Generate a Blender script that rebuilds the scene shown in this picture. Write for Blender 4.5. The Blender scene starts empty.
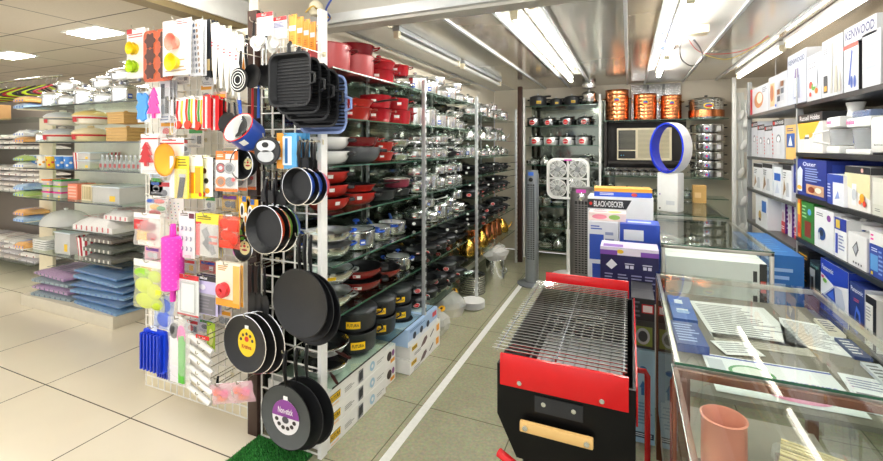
import bpy, bmesh, math, random
from mathutils import Vector, Matrix
random.seed(7)
PI=math.pi; R90=PI/2
COL=bpy.context.scene.collection
scn=bpy.context.scene
# ---------- camera ----------
FPX=433.0; CX,CY=441.5,146.0; YAW=math.radians(23.4); CAMZ=1.6
cam=bpy.data.cameras.new('camera'); camo=bpy.data.objects.new('camera',cam); COL.objects.link(camo)
camo.location=(0,0,CAMZ); camo.rotation_euler=(R90,0,YAW)
cam.sensor_fit='HORIZONTAL'; cam.sensor_width=36; cam.lens=FPX/883*36
cam.shift_y=-(230.5-CY)/883; cam.shift_x=0; cam.clip_start=.02; cam.clip_end=60
scn.camera=camo
FW=Vector((-math.sin(YAW),math.cos(YAW),0)); RT=Vector((math.cos(YAW),math.sin(YAW),0))
def P(px,py,X=None,Y=None,Z=None):
    "world point of a photo pixel on the plane X=, Y= or Z= (metres)"
    v=FW+RT*((px-CX)/FPX)+Vector((0,0,-(py-CY)/FPX))
    d = X/v.x if X is not None else Y/v.y if Y is not None else (Z-CAMZ)/v.z
    return Vector((0,0,CAMZ))+v*d
def AX(px,X): return P(px,CY,X=X)[1]      # Y where pixel column px meets plane X
def AY(px,Y): return P(px,CY,Y=Y)[0]
# ---------- materials ----------
def lin(h):
    if isinstance(h,str):
        h=h.lstrip('#'); c=[int(h[i:i+2],16)/255 for i in (0,2,4)]
    else: c=list(h)
    return tuple(x/12.92 if x<=.04045 else ((x+.055)/1.055)**2.4 for x in c)+(1,)
MATS={}
def mat(name,hexc,rough=.5,metal=0,var=.06,scale=18,bump=0,coat=0,emit=0,spec=None):
    if name in MATS: return MATS[name]
    m=bpy.data.materials.new(name); m.use_nodes=True; nt=m.node_tree; b=nt.nodes['Principled BSDF']
    c=lin(hexc)
    b.inputs['Roughness'].default_value=rough; b.inputs['Metallic'].default_value=metal
    if coat: b.inputs['Coat Weight'].default_value=coat; b.inputs['Coat Roughness'].default_value=.08
    if spec is not None: b.inputs['Specular IOR Level'].default_value=spec
    tc=nt.nodes.new('ShaderNodeTexCoord'); n=nt.nodes.new('ShaderNodeTexNoise'); n.inputs['Scale'].default_value=scale; n.inputs['Detail'].default_value=3
    nt.links.new(tc.outputs['Object'],n.inputs['Vector'])
    mx=nt.nodes.new('ShaderNodeMix'); mx.data_type='RGBA'
    mx.inputs[6].default_value=tuple(min(1,x*(1-var)) for x in c[:3])+(1,); mx.inputs[7].default_value=tuple(min(1,x*(1+var)) for x in c[:3])+(1,)
    nt.links.new(n.outputs['Fac'],mx.inputs[0]); nt.links.new(mx.outputs[2],b.inputs['Base Color'])
    if bump:
        bp=nt.nodes.new('ShaderNodeBump'); bp.inputs['Strength'].default_value=bump; bp.inputs['Distance'].default_value=.004
        nt.links.new(n.outputs['Fac'],bp.inputs['Height']); nt.links.new(bp.outputs[0],b.inputs['Normal'])
    if emit:
        b.inputs['Emission Color'].default_value=c; b.inputs['Emission Strength'].default_value=emit
    MATS[name]=m; return m
def C(h,rough=.45):   # plain printed / plastic colour
    return mat('plastic_'+h.lstrip('#')+'_%d'%int(rough*100),h,rough,var=.04)
def glassmat(name,tint='f2f8f5',refl=.04,trans=1.0,rough=.02):
    if name in MATS: return MATS[name]
    m=bpy.data.materials.new(name); m.use_nodes=True; nt=m.node_tree
    for n in list(nt.nodes): nt.nodes.remove(n)
    o=nt.nodes.new('ShaderNodeOutputMaterial'); t=nt.nodes.new('ShaderNodeBsdfTransparent'); g=nt.nodes.new('ShaderNodeBsdfGlossy')
    t.inputs[0].default_value=lin(tint); g.inputs['Roughness'].default_value=rough
    fr=nt.nodes.new('ShaderNodeFresnel'); fr.inputs[0].default_value=1.5
    ad=nt.nodes.new('ShaderNodeMath'); ad.operation='ADD'; ad.use_clamp=True; ad.inputs[1].default_value=refl
    nt.links.new(fr.outputs[0],ad.inputs[0]); ge=nt.nodes.new('ShaderNodeNewGeometry')
    iv=nt.nodes.new('ShaderNodeMath'); iv.operation='SUBTRACT'; iv.inputs[0].default_value=1; nt.links.new(ge.outputs['Backfacing'],iv.inputs[1])
    ml=nt.nodes.new('ShaderNodeMath'); ml.operation='MULTIPLY'; nt.links.new(ad.outputs[0],ml.inputs[0]); nt.links.new(iv.outputs[0],ml.inputs[1]); ad=ml
    mx=nt.nodes.new('ShaderNodeMixShader'); nt.links.new(ad.outputs[0],mx.inputs[0]); nt.links.new(t.outputs[0],mx.inputs[1]); nt.links.new(g.outputs[0],mx.inputs[2])
    nt.links.new(mx.outputs[0],o.inputs[0]); MATS[name]=m; return m
def filmmat(name,hexc='ffffff',alpha=.25):
    "thin crinkled plastic film"
    if name in MATS: return MATS[name]
    m=mat(name,hexc,.18,bump=.6,scale=30); m.node_tree.nodes['Principled BSDF'].inputs['Alpha'].default_value=alpha
    return m
STEEL=mat('polished_steel','eeefef',.2,1,scale=9); STEELD=mat('brushed_steel','cfd1d2',.34,1); CHROME=mat('chrome','e6e8ea',.08,1)
ALU=mat('aluminium_strip','cfd1d2',.4,.6); WIRE=mat('white_wire','f1efe8',.35); WHITE=mat('white_plastic','f2f2ef',.3)
BLACK=mat('black_plastic','121214',.35); NONSTICK=mat('nonstick_coating','1b1c1f',.42,.1,bump=.1,scale=90); ANOD=mat('hard_anodised_grey','3b3d40',.38,.5)
REDEN=mat('red_enamel','a3141f',.2,coat=.5); REDMT=mat('terracotta_red','a8261d',.28,coat=.3); PINKRED=mat('dusty_red','b24a4c',.35)
COPPER=mat('hammered_copper','d98a5c',.2,1,bump=.5,scale=40); GOLD=mat('brass_gold','c79a45',.22,1)
BLUEH=mat('blue_grip','1d4fb4',.35); CLEAR=glassmat('clear_glass','fafdfb',0); SHELFG=glassmat('shelf_glass','eaf3ee',.0)
GEDGE=mat('green_glass_edge','2f5a47',.15,coat=.6); WOOD=mat('pale_wood','e0b673',.5,scale=6); DWOOD=mat('dark_wood','3a2218',.45,scale=6); WALNUT=mat('brown_wood','6a3c26',.4,scale=8)
FILM=filmmat('clear_film','ffffff',.13); GREYM=mat('grey_painted_metal','9a9d9e',.4,.2); CARDBD=mat('cardboard','b98d5c',.8); CREAM=mat('cream_plastic','e9dfc2',.4)
PAPER=mat('white_carton','eceef0',.42)
# ---------- mesh builder ----------
TXT={}
def textmesh(s):
    if s in TXT: return TXT[s]
    cu=bpy.data.curves.new('t','FONT'); cu.body=s; cu.size=1; cu.resolution_u=2; cu.offset=.018
    ob=bpy.data.objects.new('t',cu); me=bpy.data.meshes.new_from_object(ob)
    vs=[v.co.copy() for v in me.vertices]; fs=[tuple(p.vertices) for p in me.polygons]
    bpy.data.objects.remove(ob); bpy.data.curves.remove(cu); bpy.data.meshes.remove(me)
    if vs:
        x0=min(v.x for v in vs); x1=max(v.x for v in vs); y0=min(v.y for v in vs); y1=max(v.y for v in vs)
        vs=[((v.x-x0)/max(1e-6,x1-x0),(v.y-y0)/max(1e-6,y1-y0)) for v in vs]
    TXT[s]=(vs,fs); return TXT[s]
def T(x=0,y=0,z=0,rx=0,ry=0,rz=0,s=1):
    m=Matrix.Translation((x,y,z))@Matrix.Rotation(rz,4,'Z')@Matrix.Rotation(ry,4,'Y')@Matrix.Rotation(rx,4,'X')
    if s!=1: m=m@(Matrix.Diagonal((s,s,s,1)) if not isinstance(s,tuple) else Matrix.Diagonal(s+(1,)))
    return m
class MB:
    def __init__(s): s.v=[]; s.f=[]; s.m=[]; s.mats=[]
    def mi(s,m):
        if m not in s.mats: s.mats.append(m)
        return s.mats.index(m)
    def add(s,vs,fs,m,xf=None):
        b=len(s.v); k=s.mi(m)
        s.v+=[tuple(xf@Vector(v)) if xf else tuple(v) for v in vs]
        s.f+=[tuple(b+i for i in f) for f in fs]; s.m+=[k]*len(fs); return s
    def box(s,x0,y0,z0,x1,y1,z1,m,xf=None,bev=0):
        if bev:
            bm=bmesh.new(); bmesh.ops.create_cube(bm,size=1)
            for v in bm.verts: v.co=Vector((x0+(v.co.x+.5)*(x1-x0),y0+(v.co.y+.5)*(y1-y0),z0+(v.co.z+.5)*(z1-z0)))
            bmesh.ops.bevel(bm,geom=bm.edges[:],offset=bev,segments=2,profile=.6,affect='EDGES')
            bm.verts.index_update(); vs=[v.co.copy() for v in bm.verts]; fs=[tuple(v.index for v in f.verts) for f in bm.faces]; bm.free()
            return s.add(vs,fs,m,xf)
        vs=[(x,y,z) for z in (z0,z1) for y in (y0,y1) for x in (x0,x1)]
        return s.add(vs,[(0,2,3,1),(4,5,7,6),(0,1,5,4),(2,6,7,3),(0,4,6,2),(1,3,7,5)],m,xf)
    def lathe(s,prof,m,n=28,xf=None,sx=1,sy=1):
        vs=[];fs=[];idx=[]
        for r,z in prof:
            if r<1e-6: idx.append([len(vs)]); vs.append((0,0,z))
            else:
                idx.append(list(range(len(vs),len(vs)+n)))
                vs+=[(r*sx*math.cos(2*PI*i/n),r*sy*math.sin(2*PI*i/n),z) for i in range(n)]
        for a,b in zip(idx,idx[1:]):
            for i in range(n):
                j=(i+1)%n
                q=(a[i%len(a)],a[j%len(a)],b[j%len(b)],b[i%len(b)])
                q=tuple(dict.fromkeys(q))
                if len(q)>2: fs.append(q)
        return s.add(vs,fs,m,xf)
    def tube(s,pts,r,m,n=8,closed=False,xf=None,flat=1):
        pts=[Vector(p) for p in pts]; N=len(pts); vs=[];fs=[]
        up=None
        for i,p in enumerate(pts):
            a=pts[(i-1)%N] if (closed or i>0) else p; b=pts[(i+1)%N] if (closed or i<N-1) else p
            t=(b-a).normalized() if (b-a).length>1e-9 else Vector((0,0,1))
            if up is None: up=Vector((0,0,1)) if abs(t.z)<.9 else Vector((1,0,0))
            u=(up-t*up.dot(t)); u=u.normalized() if u.length>1e-5 else t.orthogonal().normalized(); w=t.cross(u); up=u
            rr=r[i] if isinstance(r,(list,tuple)) else r
            vs+=[p+u*(rr*flat*math.cos(2*PI*k/n))+w*(rr*math.sin(2*PI*k/n)) for k in range(n)]
        for i in range(N if closed else N-1):
            j=(i+1)%N
            for k in range(n): fs.append((i*n+k,i*n+(k+1)%n,j*n+(k+1)%n,j*n+k))
        if not closed: fs+=[tuple(range(n-1,-1,-1)),tuple(range((N-1)*n,N*n))]
        return s.add(vs,fs,m,xf)
    def prism(s,pts,z0,z1,m,xf=None):
        n=len(pts); vs=[(x,y,z0) for x,y in pts]+[(x,y,z1) for x,y in pts]
        a=sum(pts[i][0]*pts[(i+1)%n][1]-pts[(i+1)%n][0]*pts[i][1] for i in range(n))
        if a<0: vs=[(x,y,z0) for x,y in pts[::-1]]+[(x,y,z1) for x,y in pts[::-1]]
        return s.add(vs,[tuple(range(n-1,-1,-1)),tuple(range(n,2*n))]+[(i,(i+1)%n,n+(i+1)%n,n+i) for i in range(n)],m,xf)
    def text(s,t,u0,v0,u1,v1,m,xf=None,rot=0):
        vs,fs=textmesh(t)
        if rot==1: g=lambda a,b:(u1-(u1-u0)*b,v0+(v1-v0)*a,0)
        elif rot==-1: g=lambda a,b:(u0+(u1-u0)*b,v1-(v1-v0)*a,0)
        else: g=lambda a,b:(u0+(u1-u0)*a,v0+(v1-v0)*b,0)
        return s.add([g(a,b) for a,b in vs],fs,m,xf)
    def build(s,name,parent=None,smooth=True,loc=None,rot=None,ang=.7):
        me=bpy.data.meshes.new(name); me.from_pydata(s.v,[],s.f)
        for m in s.mats: me.materials.append(m)
        me.polygons.foreach_set('material_index',s.m)
        if smooth and len(s.f):
            me.polygons.foreach_set('use_smooth',[True]*len(s.f)); me.set_sharp_from_angle(angle=ang)
        me.update(); o=bpy.data.objects.new(name,me); COL.objects.link(o)
        if parent: o.parent=parent
        if loc is not None: o.location=loc
        if rot is not None: o.rotation_euler=rot
        return o
def circ(n,rx,ry=None,cx=0,cy=0,a0=0,a1=2*PI,end=False):
    ry=rx if ry is None else ry; k=n-1 if end else n
    return [(cx+rx*math.cos(a0+(a1-a0)*i/k),cy+ry*math.sin(a0+(a1-a0)*i/k)) for i in range(n)]
def rrect(w,h,r,n=4):
    p=[]
    for cx,cy,a in ((w/2-r,h/2-r,0),(-w/2+r,h/2-r,R90),(-w/2+r,-h/2+r,PI),(w/2-r,-h/2+r,3*R90)):
        p+=[(cx+r*math.cos(a+R90*i/n),cy+r*math.sin(a+R90*i/n)) for i in range(n+1)]
    return p
# ---------- things ----------
def tag(o,label,cat,group=None,kind=None):
    o['label']=label; o['category']=cat
    if group: o['group']=group
    if kind: o['kind']=kind
    return o
def struct(o): o['kind']='structure'; return o
def empty(name,loc=(0,0,0)):
    o=bpy.data.objects.new(name,None); COL.objects.link(o); o.location=loc; o.empty_display_size=.05; return o
def copy_tree(o,parent=None):
    c=o.copy(); COL.objects.link(c); c.parent=parent
    for ch in [x for x in KIDS.get(o.name,[])]: copy_tree(ch,c)
    return c
KIDS={}
PROTO={}
ORD=['first','second','third','fourth','fifth','sixth','seventh','eighth','ninth','tenth','eleventh','twelfth','thirteenth','fourteenth','fifteenth','sixteenth','seventeenth','eighteenth','nineteenth','twentieth']
def regkids(o):
    KIDS[o.name]=[c for c in o.children]
    for c in o.children: regkids(c)
def put(key,fn,loc,label,cat,group=None,rz=0,s=1,rx=0,ry=0):
    "first call of a key builds the thing, later calls copy it with its parts"
    if key in PROTO: o=copy_tree(PROTO[key])
    else:
        o=fn(); bpy.context.view_layer.update(); regkids(o); PROTO[key]=o
    o.location=loc; o.rotation_euler=(rx,ry,rz); o.scale=s if isinstance(s,tuple) else (s,s,s)
    if 'group' in o: del o['group']
    return tag(o,label,cat,group)
# ---------- world and light ----------
w=bpy.data.worlds.new('shop_light'); scn.world=w; w.use_nodes=True
w.node_tree.nodes['Background'].inputs[0].default_value=(1,.985,.96,1); w.node_tree.nodes['Background'].inputs[1].default_value=1.0
scn.view_settings.view_transform='Standard'; scn.view_settings.look='None'; scn.view_settings.gamma=1; scn.view_settings.exposure=.58
TUBE=mat('lit_tube','fffdf6',.4,emit=44); TUBE2=mat('lit_tube_dimmed','fff8ea',.4,emit=7); LEDP=mat('lit_panel','fffcf2',.4,emit=26)  # second tube is dimmed to keep the top right cartons from blowing out
# ---------- room ----------
def nodes(m): return m.node_tree, m.node_tree.nodes['Principled BSDF']
def floor_tile():
    m=mat('polished_beige_tile','ebe1cc',.12,var=.05,scale=2.5); nt,b=nodes(m)
    tc=nt.nodes.new('ShaderNodeTexCoord'); sp=nt.nodes.new('ShaderNodeSeparateXYZ'); nt.links.new(tc.outputs['Object'],sp.inputs[0])
    fac=None
    for ax,off in ((0,2.69),(1,-1.61)):
        a=nt.nodes.new('ShaderNodeMath'); a.operation='ADD'; a.inputs[1].default_value=off+.45+9; nt.links.new(sp.outputs[ax],a.inputs[0])
        p=nt.nodes.new('ShaderNodeMath'); p.operation='PINGPONG'; p.inputs[1].default_value=.45; nt.links.new(a.outputs[0],p.inputs[0])
        g=nt.nodes.new('ShaderNodeMath'); g.operation='GREATER_THAN'; g.inputs[1].default_value=.4465; nt.links.new(p.outputs[0],g.inputs[0])
        if fac is None: fac=g
        else:
            q=nt.nodes.new('ShaderNodeMath'); q.operation='MAXIMUM'; nt.links.new(fac.outputs[0],q.inputs[0]); nt.links.new(g.outputs[0],q.inputs[1]); fac=q
    old=b.inputs['Base Color'].links[0].from_socket
    mx=nt.nodes.new('ShaderNodeMix'); mx.data_type='RGBA'; nt.links.new(fac.outputs[0],mx.inputs[0]); nt.links.new(old,mx.inputs[6]); mx.inputs[7].default_value=lin('4a4035')
    nt.links.new(mx.outputs[2],b.inputs['Base Color']); return m
def floor_vinyl():
    m=mat('olive_grey_stone','9c9870',.26,var=.14,scale=5); nt,b=nodes(m)
    tc=nt.nodes.new('ShaderNodeTexCoord'); br=nt.nodes.new('ShaderNodeTexBrick'); nt.links.new(tc.outputs['Object'],br.inputs['Vector'])
    br.offset=0; br.inputs['Scale'].default_value=1; br.inputs['Brick Width'].default_value=.6; br.inputs['Row Height'].default_value=.6; br.inputs['Mortar Size'].default_value=.0035
    n2=nt.nodes.new('ShaderNodeTexNoise'); n2.inputs['Scale'].default_value=60; n2.inputs['Detail'].default_value=6; nt.links.new(tc.outputs['Object'],n2.inputs['Vector'])
    old=b.inputs['Base Color'].links[0].from_socket
    m1=nt.nodes.new('ShaderNodeMix'); m1.data_type='RGBA'; m1.blend_type='OVERLAY'; m1.inputs[0].default_value=.5; nt.links.new(old,m1.inputs[6]); nt.links.new(n2.outputs['Color'],m1.inputs[7])
    hs=nt.nodes.new('ShaderNodeHueSaturation'); hs.inputs['Saturation'].default_value=.7; nt.links.new(m1.outputs[2],hs.inputs['Color'])
    mx=nt.nodes.new('ShaderNodeMix'); mx.data_type='RGBA'; nt.links.new(br.outputs['Fac'],mx.inputs[0]); nt.links.new(hs.outputs[0],mx.inputs[6]); mx.inputs[7].default_value=lin('68664f')
    nt.links.new(mx.outputs[2],b.inputs['Base Color']); return m
struct(MB().box(-12,-1.5,-.05,-1.88,12,0,floor_tile()).build('floor',smooth=False))
struct(MB().box(-1.88,-1.5,-.05,2.2,6.6,0,floor_vinyl()).build('floor_aisle',smooth=False))
LX=-1.43
ln=MB().box(-1.165,.6,0,-1.115,5.35,.0012,mat('worn_white_paint','e9e8e2',.5,var=.12,scale=40)); ln=ln.build('floor_line',smooth=False); struct(ln)
# walls
BEIGE=mat('beige_wall_paint','cfc6b4',.45,var=.05,scale=3); MIRROR=mat('mirror_panel','767c74',.08,1,var=.1,scale=3)
struct(MB().box(-2.02,1.86,0,-1.95,6.6,2.6,BEIGE).build('wall_left',smooth=False))
struct(MB().box(1.68,1.2,0,1.75,6.6,2.6,BEIGE).build('wall_right',smooth=False))
struct(MB().box(-1.95,6.62,0,1.68,6.7,2.6,BEIGE).build('wall_back',smooth=False))
# mirrors on the walls behind the racks
tag(MB().box(-1.948,1.9,.03,-1.942,6.55,2.08,MIRROR).build('wall_mirror',smooth=False),'long dim mirror lining the wall behind the left cookware rack','mirror')
tag(MB().box(-1.36,6.605,.03,-.18,6.612,2.25,MIRROR).build('wall_mirror',smooth=False),'tall mirror on the end wall behind the pressure cooker shelves','mirror')
# metal ceiling: long glossy strips
CEILM=mat('glossy_ceiling_sheet','cfcabf',.12,.5,var=.12,scale=1.2,bump=.05); CEILB=mat('glossy_ceiling_brown','b3a594',.12,.55,var=.15,scale=1.5,bump=.05)
CEILW=mat('white_ceiling_sheet','e4e2dc',.25,.2,var=.05,scale=2)
cm=MB()
xs=[(-2.5,-1.95,CEILW),(-1.95,-1.62,CEILW),(-1.62,-1.15,CEILM),(-1.15,-.8,CEILB),(-.8,-.5,CEILM),(-.5,-.02,CEILM),(-.02,.2,CEILB),(.2,.66,CEILW),(.66,1.05,CEILM),(1.05,1.72,CEILB)]
for a,b,m_ in xs: cm.box(a+.004,2.35,2.47,b-.004,6.65,2.5,m_)
struct(cm.build('ceiling',smooth=False))
for i,x in enumerate((-1.95,-1.15,-.8,-.5,-.02,.2,.66,1.05)):
    struct(MB().box(x-.012,2.45,2.455,x+.012,6.62,2.472,ALU,bev=.002).build('trim_%d'%(i+1)))
# white soffit nearer than the metal sheets, and the beam between
struct(MB().box(-2.55,-1.2,2.62,2.0,2.35,2.66,mat('white_soffit','f4f3ee',.35)).build('ceiling_near',smooth=False))
struct(MB().box(-2.55,2.33,2.38,1.75,2.45,2.62,mat('grey_beam_paint','c2beb4',.4)).box(-2.55,2.3,2.40,1.75,2.33,2.46,ALU).build('beam_cross',smooth=False))
struct(MB().box(-2.62,-1.2,2.42,-2.5,6.6,2.72,mat('bronze_trim','9c8a66',.35,.5)).box(-2.5,-1.2,2.46,-2.48,6.6,2.64,WHITE).build('beam_side',smooth=False))
# tile ceiling of the side hall
def tileceil():
    m=mat('mineral_ceiling_tile','dcd2c2',.8,var=.08,scale=60,bump=.3); nt,b=nodes(m)
    tc=nt.nodes.new('ShaderNodeTexCoord'); br=nt.nodes.new('ShaderNodeTexBrick'); nt.links.new(tc.outputs['Object'],br.inputs['Vector'])
    br.offset=0; br.inputs['Scale'].default_value=1; br.inputs['Brick Width'].default_value=1.2; br.inputs['Row Height'].default_value=.6; br.inputs['Mortar Size'].default_value=.008
    old=b.inputs['Base Color'].links[0].from_socket
    mx=nt.nodes.new('ShaderNodeMix'); mx.data_type='RGBA'; nt.links.new(br.outputs['Fac'],mx.inputs[0]); nt.links.new(old,mx.inputs[6]); mx.inputs[7].default_value=lin('6a6359')
    nt.links.new(mx.outputs[2],b.inputs['Base Color']); return m
struct(MB().box(-12,-1.5,2.78,-2.55,12,2.82,tileceil()).build('ceiling_hall',smooth=False))
struct(MB().box(-12,11.9,0,-2.0,12,2.8,mat('hall_wall_blue_haze','8f9bd0',.6)).build('wall_hall',smooth=False))  # blue haze of the far hall is put into this wall colour
struct(MB().box(-12.1,-1.5,0,-12,12,2.8,mat('hall_wall','b9b6b2',.6)).build('wall_hall_side',smooth=False))
def panel_light():
    r=empty('ceiling_panel_light'); MB().prism(rrect(.62,.32,.02),-.012,0,WHITE).build('frame',r,smooth=False)
    MB().box(-.26,-.12,-.02,.26,.12,-.012,LEDP).build('diffuser',r,smooth=False); return r
for (px,py,lb) in ((95,32,'recessed square panel light over the bowl display'),(12,55,'recessed panel light at the left edge of the ceiling')):
    p=P(px,py,Z=2.78); put('pl',panel_light,(p.x,p.y,2.78),lb,'ceiling light','recessed panel lights')
for i,(x,y) in enumerate(((-6.2,3.9),(-4.2,5.5),(-8.5,5.5),(-4.3,.2),(-6.3,-.4),(-7.6,1.2))):  # extra panels added to brighten the side hall
    put('pl',panel_light,(x,y,2.78),'added panel light brightening the side hall, '+['over its middle','farther back','far at the back left','near the front','near the front left','left of the gondola front'][i],'ceiling light','recessed panel lights')
# tube lights
def tube_light(L,lit=True):
    def f():
        r=empty('ceiling_tube_light'); MB().box(-.03,0,-.035,.03,L,0,WHITE if lit else GREYM,bev=.004).build('housing',r)
        for y in (0.02,L-.02): MB().box(-.022,y-.02,-.085,.022,y+.02,-.03,CREAM,bev=.004).build('end_cap',r)
        MB().lathe([(0,.04),(.019,.04),(.019,L-.04),(0,L-.04)],(TUBE2 if lit==2 else TUBE) if lit else mat('unlit_tube','c9c9c4',.3),16,T(0,0,-.066,rx=-R90)).build('tube',r)
        return r
    return f
tubes=[(-.65,2.62,2.9,True,'long lit fluorescent tube over the aisle in front of the grill'),(.31,2.7,1.55,True,'lit fluorescent tube with a loose wire near its junction box'),(.31,4.4,1.15,True,'lit fluorescent tube ending above the blue ring fan'),(1.17,2.6,1.7,2,'lit fluorescent tube over the boxed mixers'),(1.17,4.4,1.6,2,'lit fluorescent tube toward the far end of the right shelves'),(-1.55,2.75,1.25,False,'unlit fluorescent fitting above the red pots'),(-1.55,4.1,1.4,False,'unlit fluorescent fitting above the steel pots')]
for x,y,L,lit,lb in tubes:
    tag(tube_light(L,lit)(),lb,'tube light').location=(x,y,2.468)
for i,(x,y) in enumerate(((-.65,.2),(.9,.2),(-1.9,.6))):  # unseen tubes added above the camera to brighten the shelves
    o=tag(tube_light(1.5)(), ['added tube out of view on the white soffit over the aisle','added tube out of view on the white soffit over the glass cases','added tube out of view on the soffit over the hanging pans'][i],'tube light'); o.location=(x,y-.4,2.618)
# ---------- cookware prototypes (origin at base centre, label faces local -Y) ----------
def arcpatch(mb,R,z0,z1,a0,a1,m,n=8,taper=0,R2=None):
    R2=R if R2 is None else R2; vs=[];fs=[]
    for i in range(n+1):
        a=-R90+a0+(a1-a0)*i/n
        vs+=[(R*math.cos(a),R*math.sin(a),z0),(R2*math.cos(a),R2*math.sin(a),z1)]
    for i in range(n): fs.append((2*i,2*i+2,2*i+3,2*i+1))
    mb.add(vs,fs,m)
def arcoval(mb,R,zc,rz,ra,m,n=16,R2=None,off=0):
    vs=[(R*math.cos(-R90+off),R*math.sin(-R90+off),zc)]
    for i in range(n):
        t=2*PI*i/n; a=-R90+off+ra*math.cos(t); vs.append((R*math.cos(a),R*math.sin(a),zc+rz*math.sin(t)))
    mb.add(vs,[(0,1+i,1+(i+1)%n) for i in range(n)],m)
def arctext(mb,s,R,z0,z1,a0,a1,m):
    vs,fs=textmesh(s)
    mb.add([(R*math.cos(-R90+a0+(a1-a0)*u),R*math.sin(-R90+a0+(a1-a0)*u),z0+(z1-z0)*v) for u,v in vs],fs,m)
def loopside(mb,R,z,m,side=1,w=.045,out=.035,r=.006,dz=0):
    a=[]; 
    for i in range(9):
        t=-R90+PI*i/8
        a.append((side*(R-.004+out*math.cos(t)),w*math.sin(t),z+dz*math.cos(t)))
    mb.tube(a,r,m,6)
def bodyprof(R,H,taper=.94,th=.004,curve=.02,lip=.004):
    r0=R*taper
    return [(0,0),(r0-curve,0),(r0-curve*.3,curve*.3),(r0,curve),(R,H-.004),(R+lip,H),(R+lip-.002,H+.002),(R-th,H-.001),(r0-th,curve+.004),(r0-curve,th),(0,th)]
def bowlprof(R,H,th=.004,flat=.45):
    pts=[(0,0),(R*flat,0)]
    for i in range(1,8):
        t=i/7*R90; pts.append((R*flat+(R-R*flat)*math.sin(t),H*(1-math.cos(t))))
    inn=[(max(0,r-th) if r>0 else 0,z+th*.8) for r,z in pts[::-1]]
    return pts+[(R+.004,H+.001)]+[(r,z if i else H) for i,(r,z) in enumerate(inn)]
def two(mb,prof,outm,inm,n=28):
    "outer skin one material, inner skin another"
    k=max(range(len(prof)),key=lambda i:prof[i][1])
    mb.lathe(prof[:k+1],outm,n); mb.lathe(prof[k:],inm,n)
def make_lid(r,R,z,kind,knobm,h=.035):
    if kind=='glass':
        a=MB().lathe([(R*(1-i/8)**.5 if i<8 else .0,h*(i/8)) for i in range(1,9)],CLEAR,28); g=a.build('lid',r,loc=(0,0,z+.004))
        MB().lathe([(R-.008,0),(R+.003,0),(R+.003,.005),(R-.008,.006),(R-.008,0)],CHROME,28).build('rim',g)
    else:
        g=MB().lathe([(R+.003,0),(R+.004,.004)]+[(R*math.cos(R90*i/7),.004+h*math.sin(R90*i/7)) for i in range(1,8)]+[(0,.004+h)],kind,28).build('lid',r,loc=(0,0,z+.002))
    MB().lathe([(.006,-.004),(.007,.008),(.019,.013),(.021,.02),(.014,.026),(0,.028)],knobm,14).build('knob',g,loc=(0,0,h))
def pot(name,R,H,outm,inm,handle='loop',hm=None,lid=None,knobm=None,taper=.94,curve=.02,label=None,lip=.004,bowl=False,hz=.78,hlen=.17,band=None):
    def f():
        r=empty(name); mb=MB(); prof=bowlprof(R,H) if bowl else bodyprof(R,H,taper,curve=curve,lip=lip)
        two(mb,prof,outm,inm); 
        if band: mb.lathe([(R*taper+.002+(R-R*taper)*.15,H*.12),(R*taper+.004+(R-R*taper)*.15,H*.2)],band,28)
        if label: label(mb,R,H,taper)
        mb.build('body',r)
        if handle=='loop':
            for s_ in (-1,1):
                h=MB(); loopside(h,R*(.97 if bowl else .99),H*hz,hm or outm,s_,w=.042,out=.034,r=.0065,dz=.006); h.build('handle',r)
        elif handle=='block':
            for s_ in (-1,1):
                h=MB().box(R-.004,-.045,H*hz-.01,R+.038,.045,H*hz+.012,hm,bev=.008); o=h.build('handle',r)
                if s_<0: o.rotation_euler=(0,0,PI)
        elif handle=='long':
            h=MB().tube([(R-.01,0,H*.85),(R+.03,0,H*.92),(R+.07,0,H+.004),(R+hlen,0,H+.015)],[.006,.008,.011,.009],hm,8,flat=.6); h.build('handle',r)
            if R>.09:
                g=MB(); loopside(g,R,H*.8,hm,-1,w=.03,out=.025,r=.006); g.build('helper_handle',r)
        elif handle=='strap':
            for s_ in (-1,1):
                g=MB(); g.tube([(s_*(R-.003),-.05,H*hz),(s_*(R+.03),-.035,H*hz+.01),(s_*(R+.034),0,H*hz+.012),(s_*(R+.03),.035,H*hz+.01),(s_*(R-.003),.05,H*hz)],.009,hm,8,flat=.5); g.build('handle',r)
        if lid: make_lid(r,R-.002,H,lid,knobm or hm or BLACK)
        return r
    return f
YEL=C('f6c614'); RED=C('d4161c'); WHT=C('f7f7f4'); BLK=C('141414'); BLUE=C('1c3fa0'); ORG=C('f07a1e')
def lab_oval_yellow(mb,R,H,t):
    rr=R*(t+1)/2+.006; arcpatch(mb,rr,H*.3,H*.66,-.33,.33,YEL); arctext(mb,'FUTURA',rr+.001,H*.4,H*.56,-.27,.27,BLK)
def lab_red_round(mb,R,H,t):
    rr=R*(t+1)/2+.006; arcoval(mb,rr,H*.5,min(.03,H*.3),.3,WHT); arcoval(mb,rr+.001,H*.5,min(.025,H*.25),.25,RED); arctext(mb,'Hawkins',rr+.002,H*.46,H*.54,-.2,.2,WHT)
def lab_white(mb,R,H,t):
    rr=R*(t+1)/2+.005; arcpatch(mb,rr,H*.35,H*.65,-.1,.2,WHT); arcpatch(mb,rr+.001,H*.35,H*.45,-.1,.2,RED)
def lab_blue(mb,R,H,t):
    rr=R*(t+1)/2+.005; arcpatch(mb,rr,H*.3,H*.6,-.12,.16,C('3a62c4')); arcpatch(mb,rr+.001,H*.4,H*.5,-.08,.12,WHT)
LIGHTIN=mat('cream_ceramic_coating','e4ddd0',.3)
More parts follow.
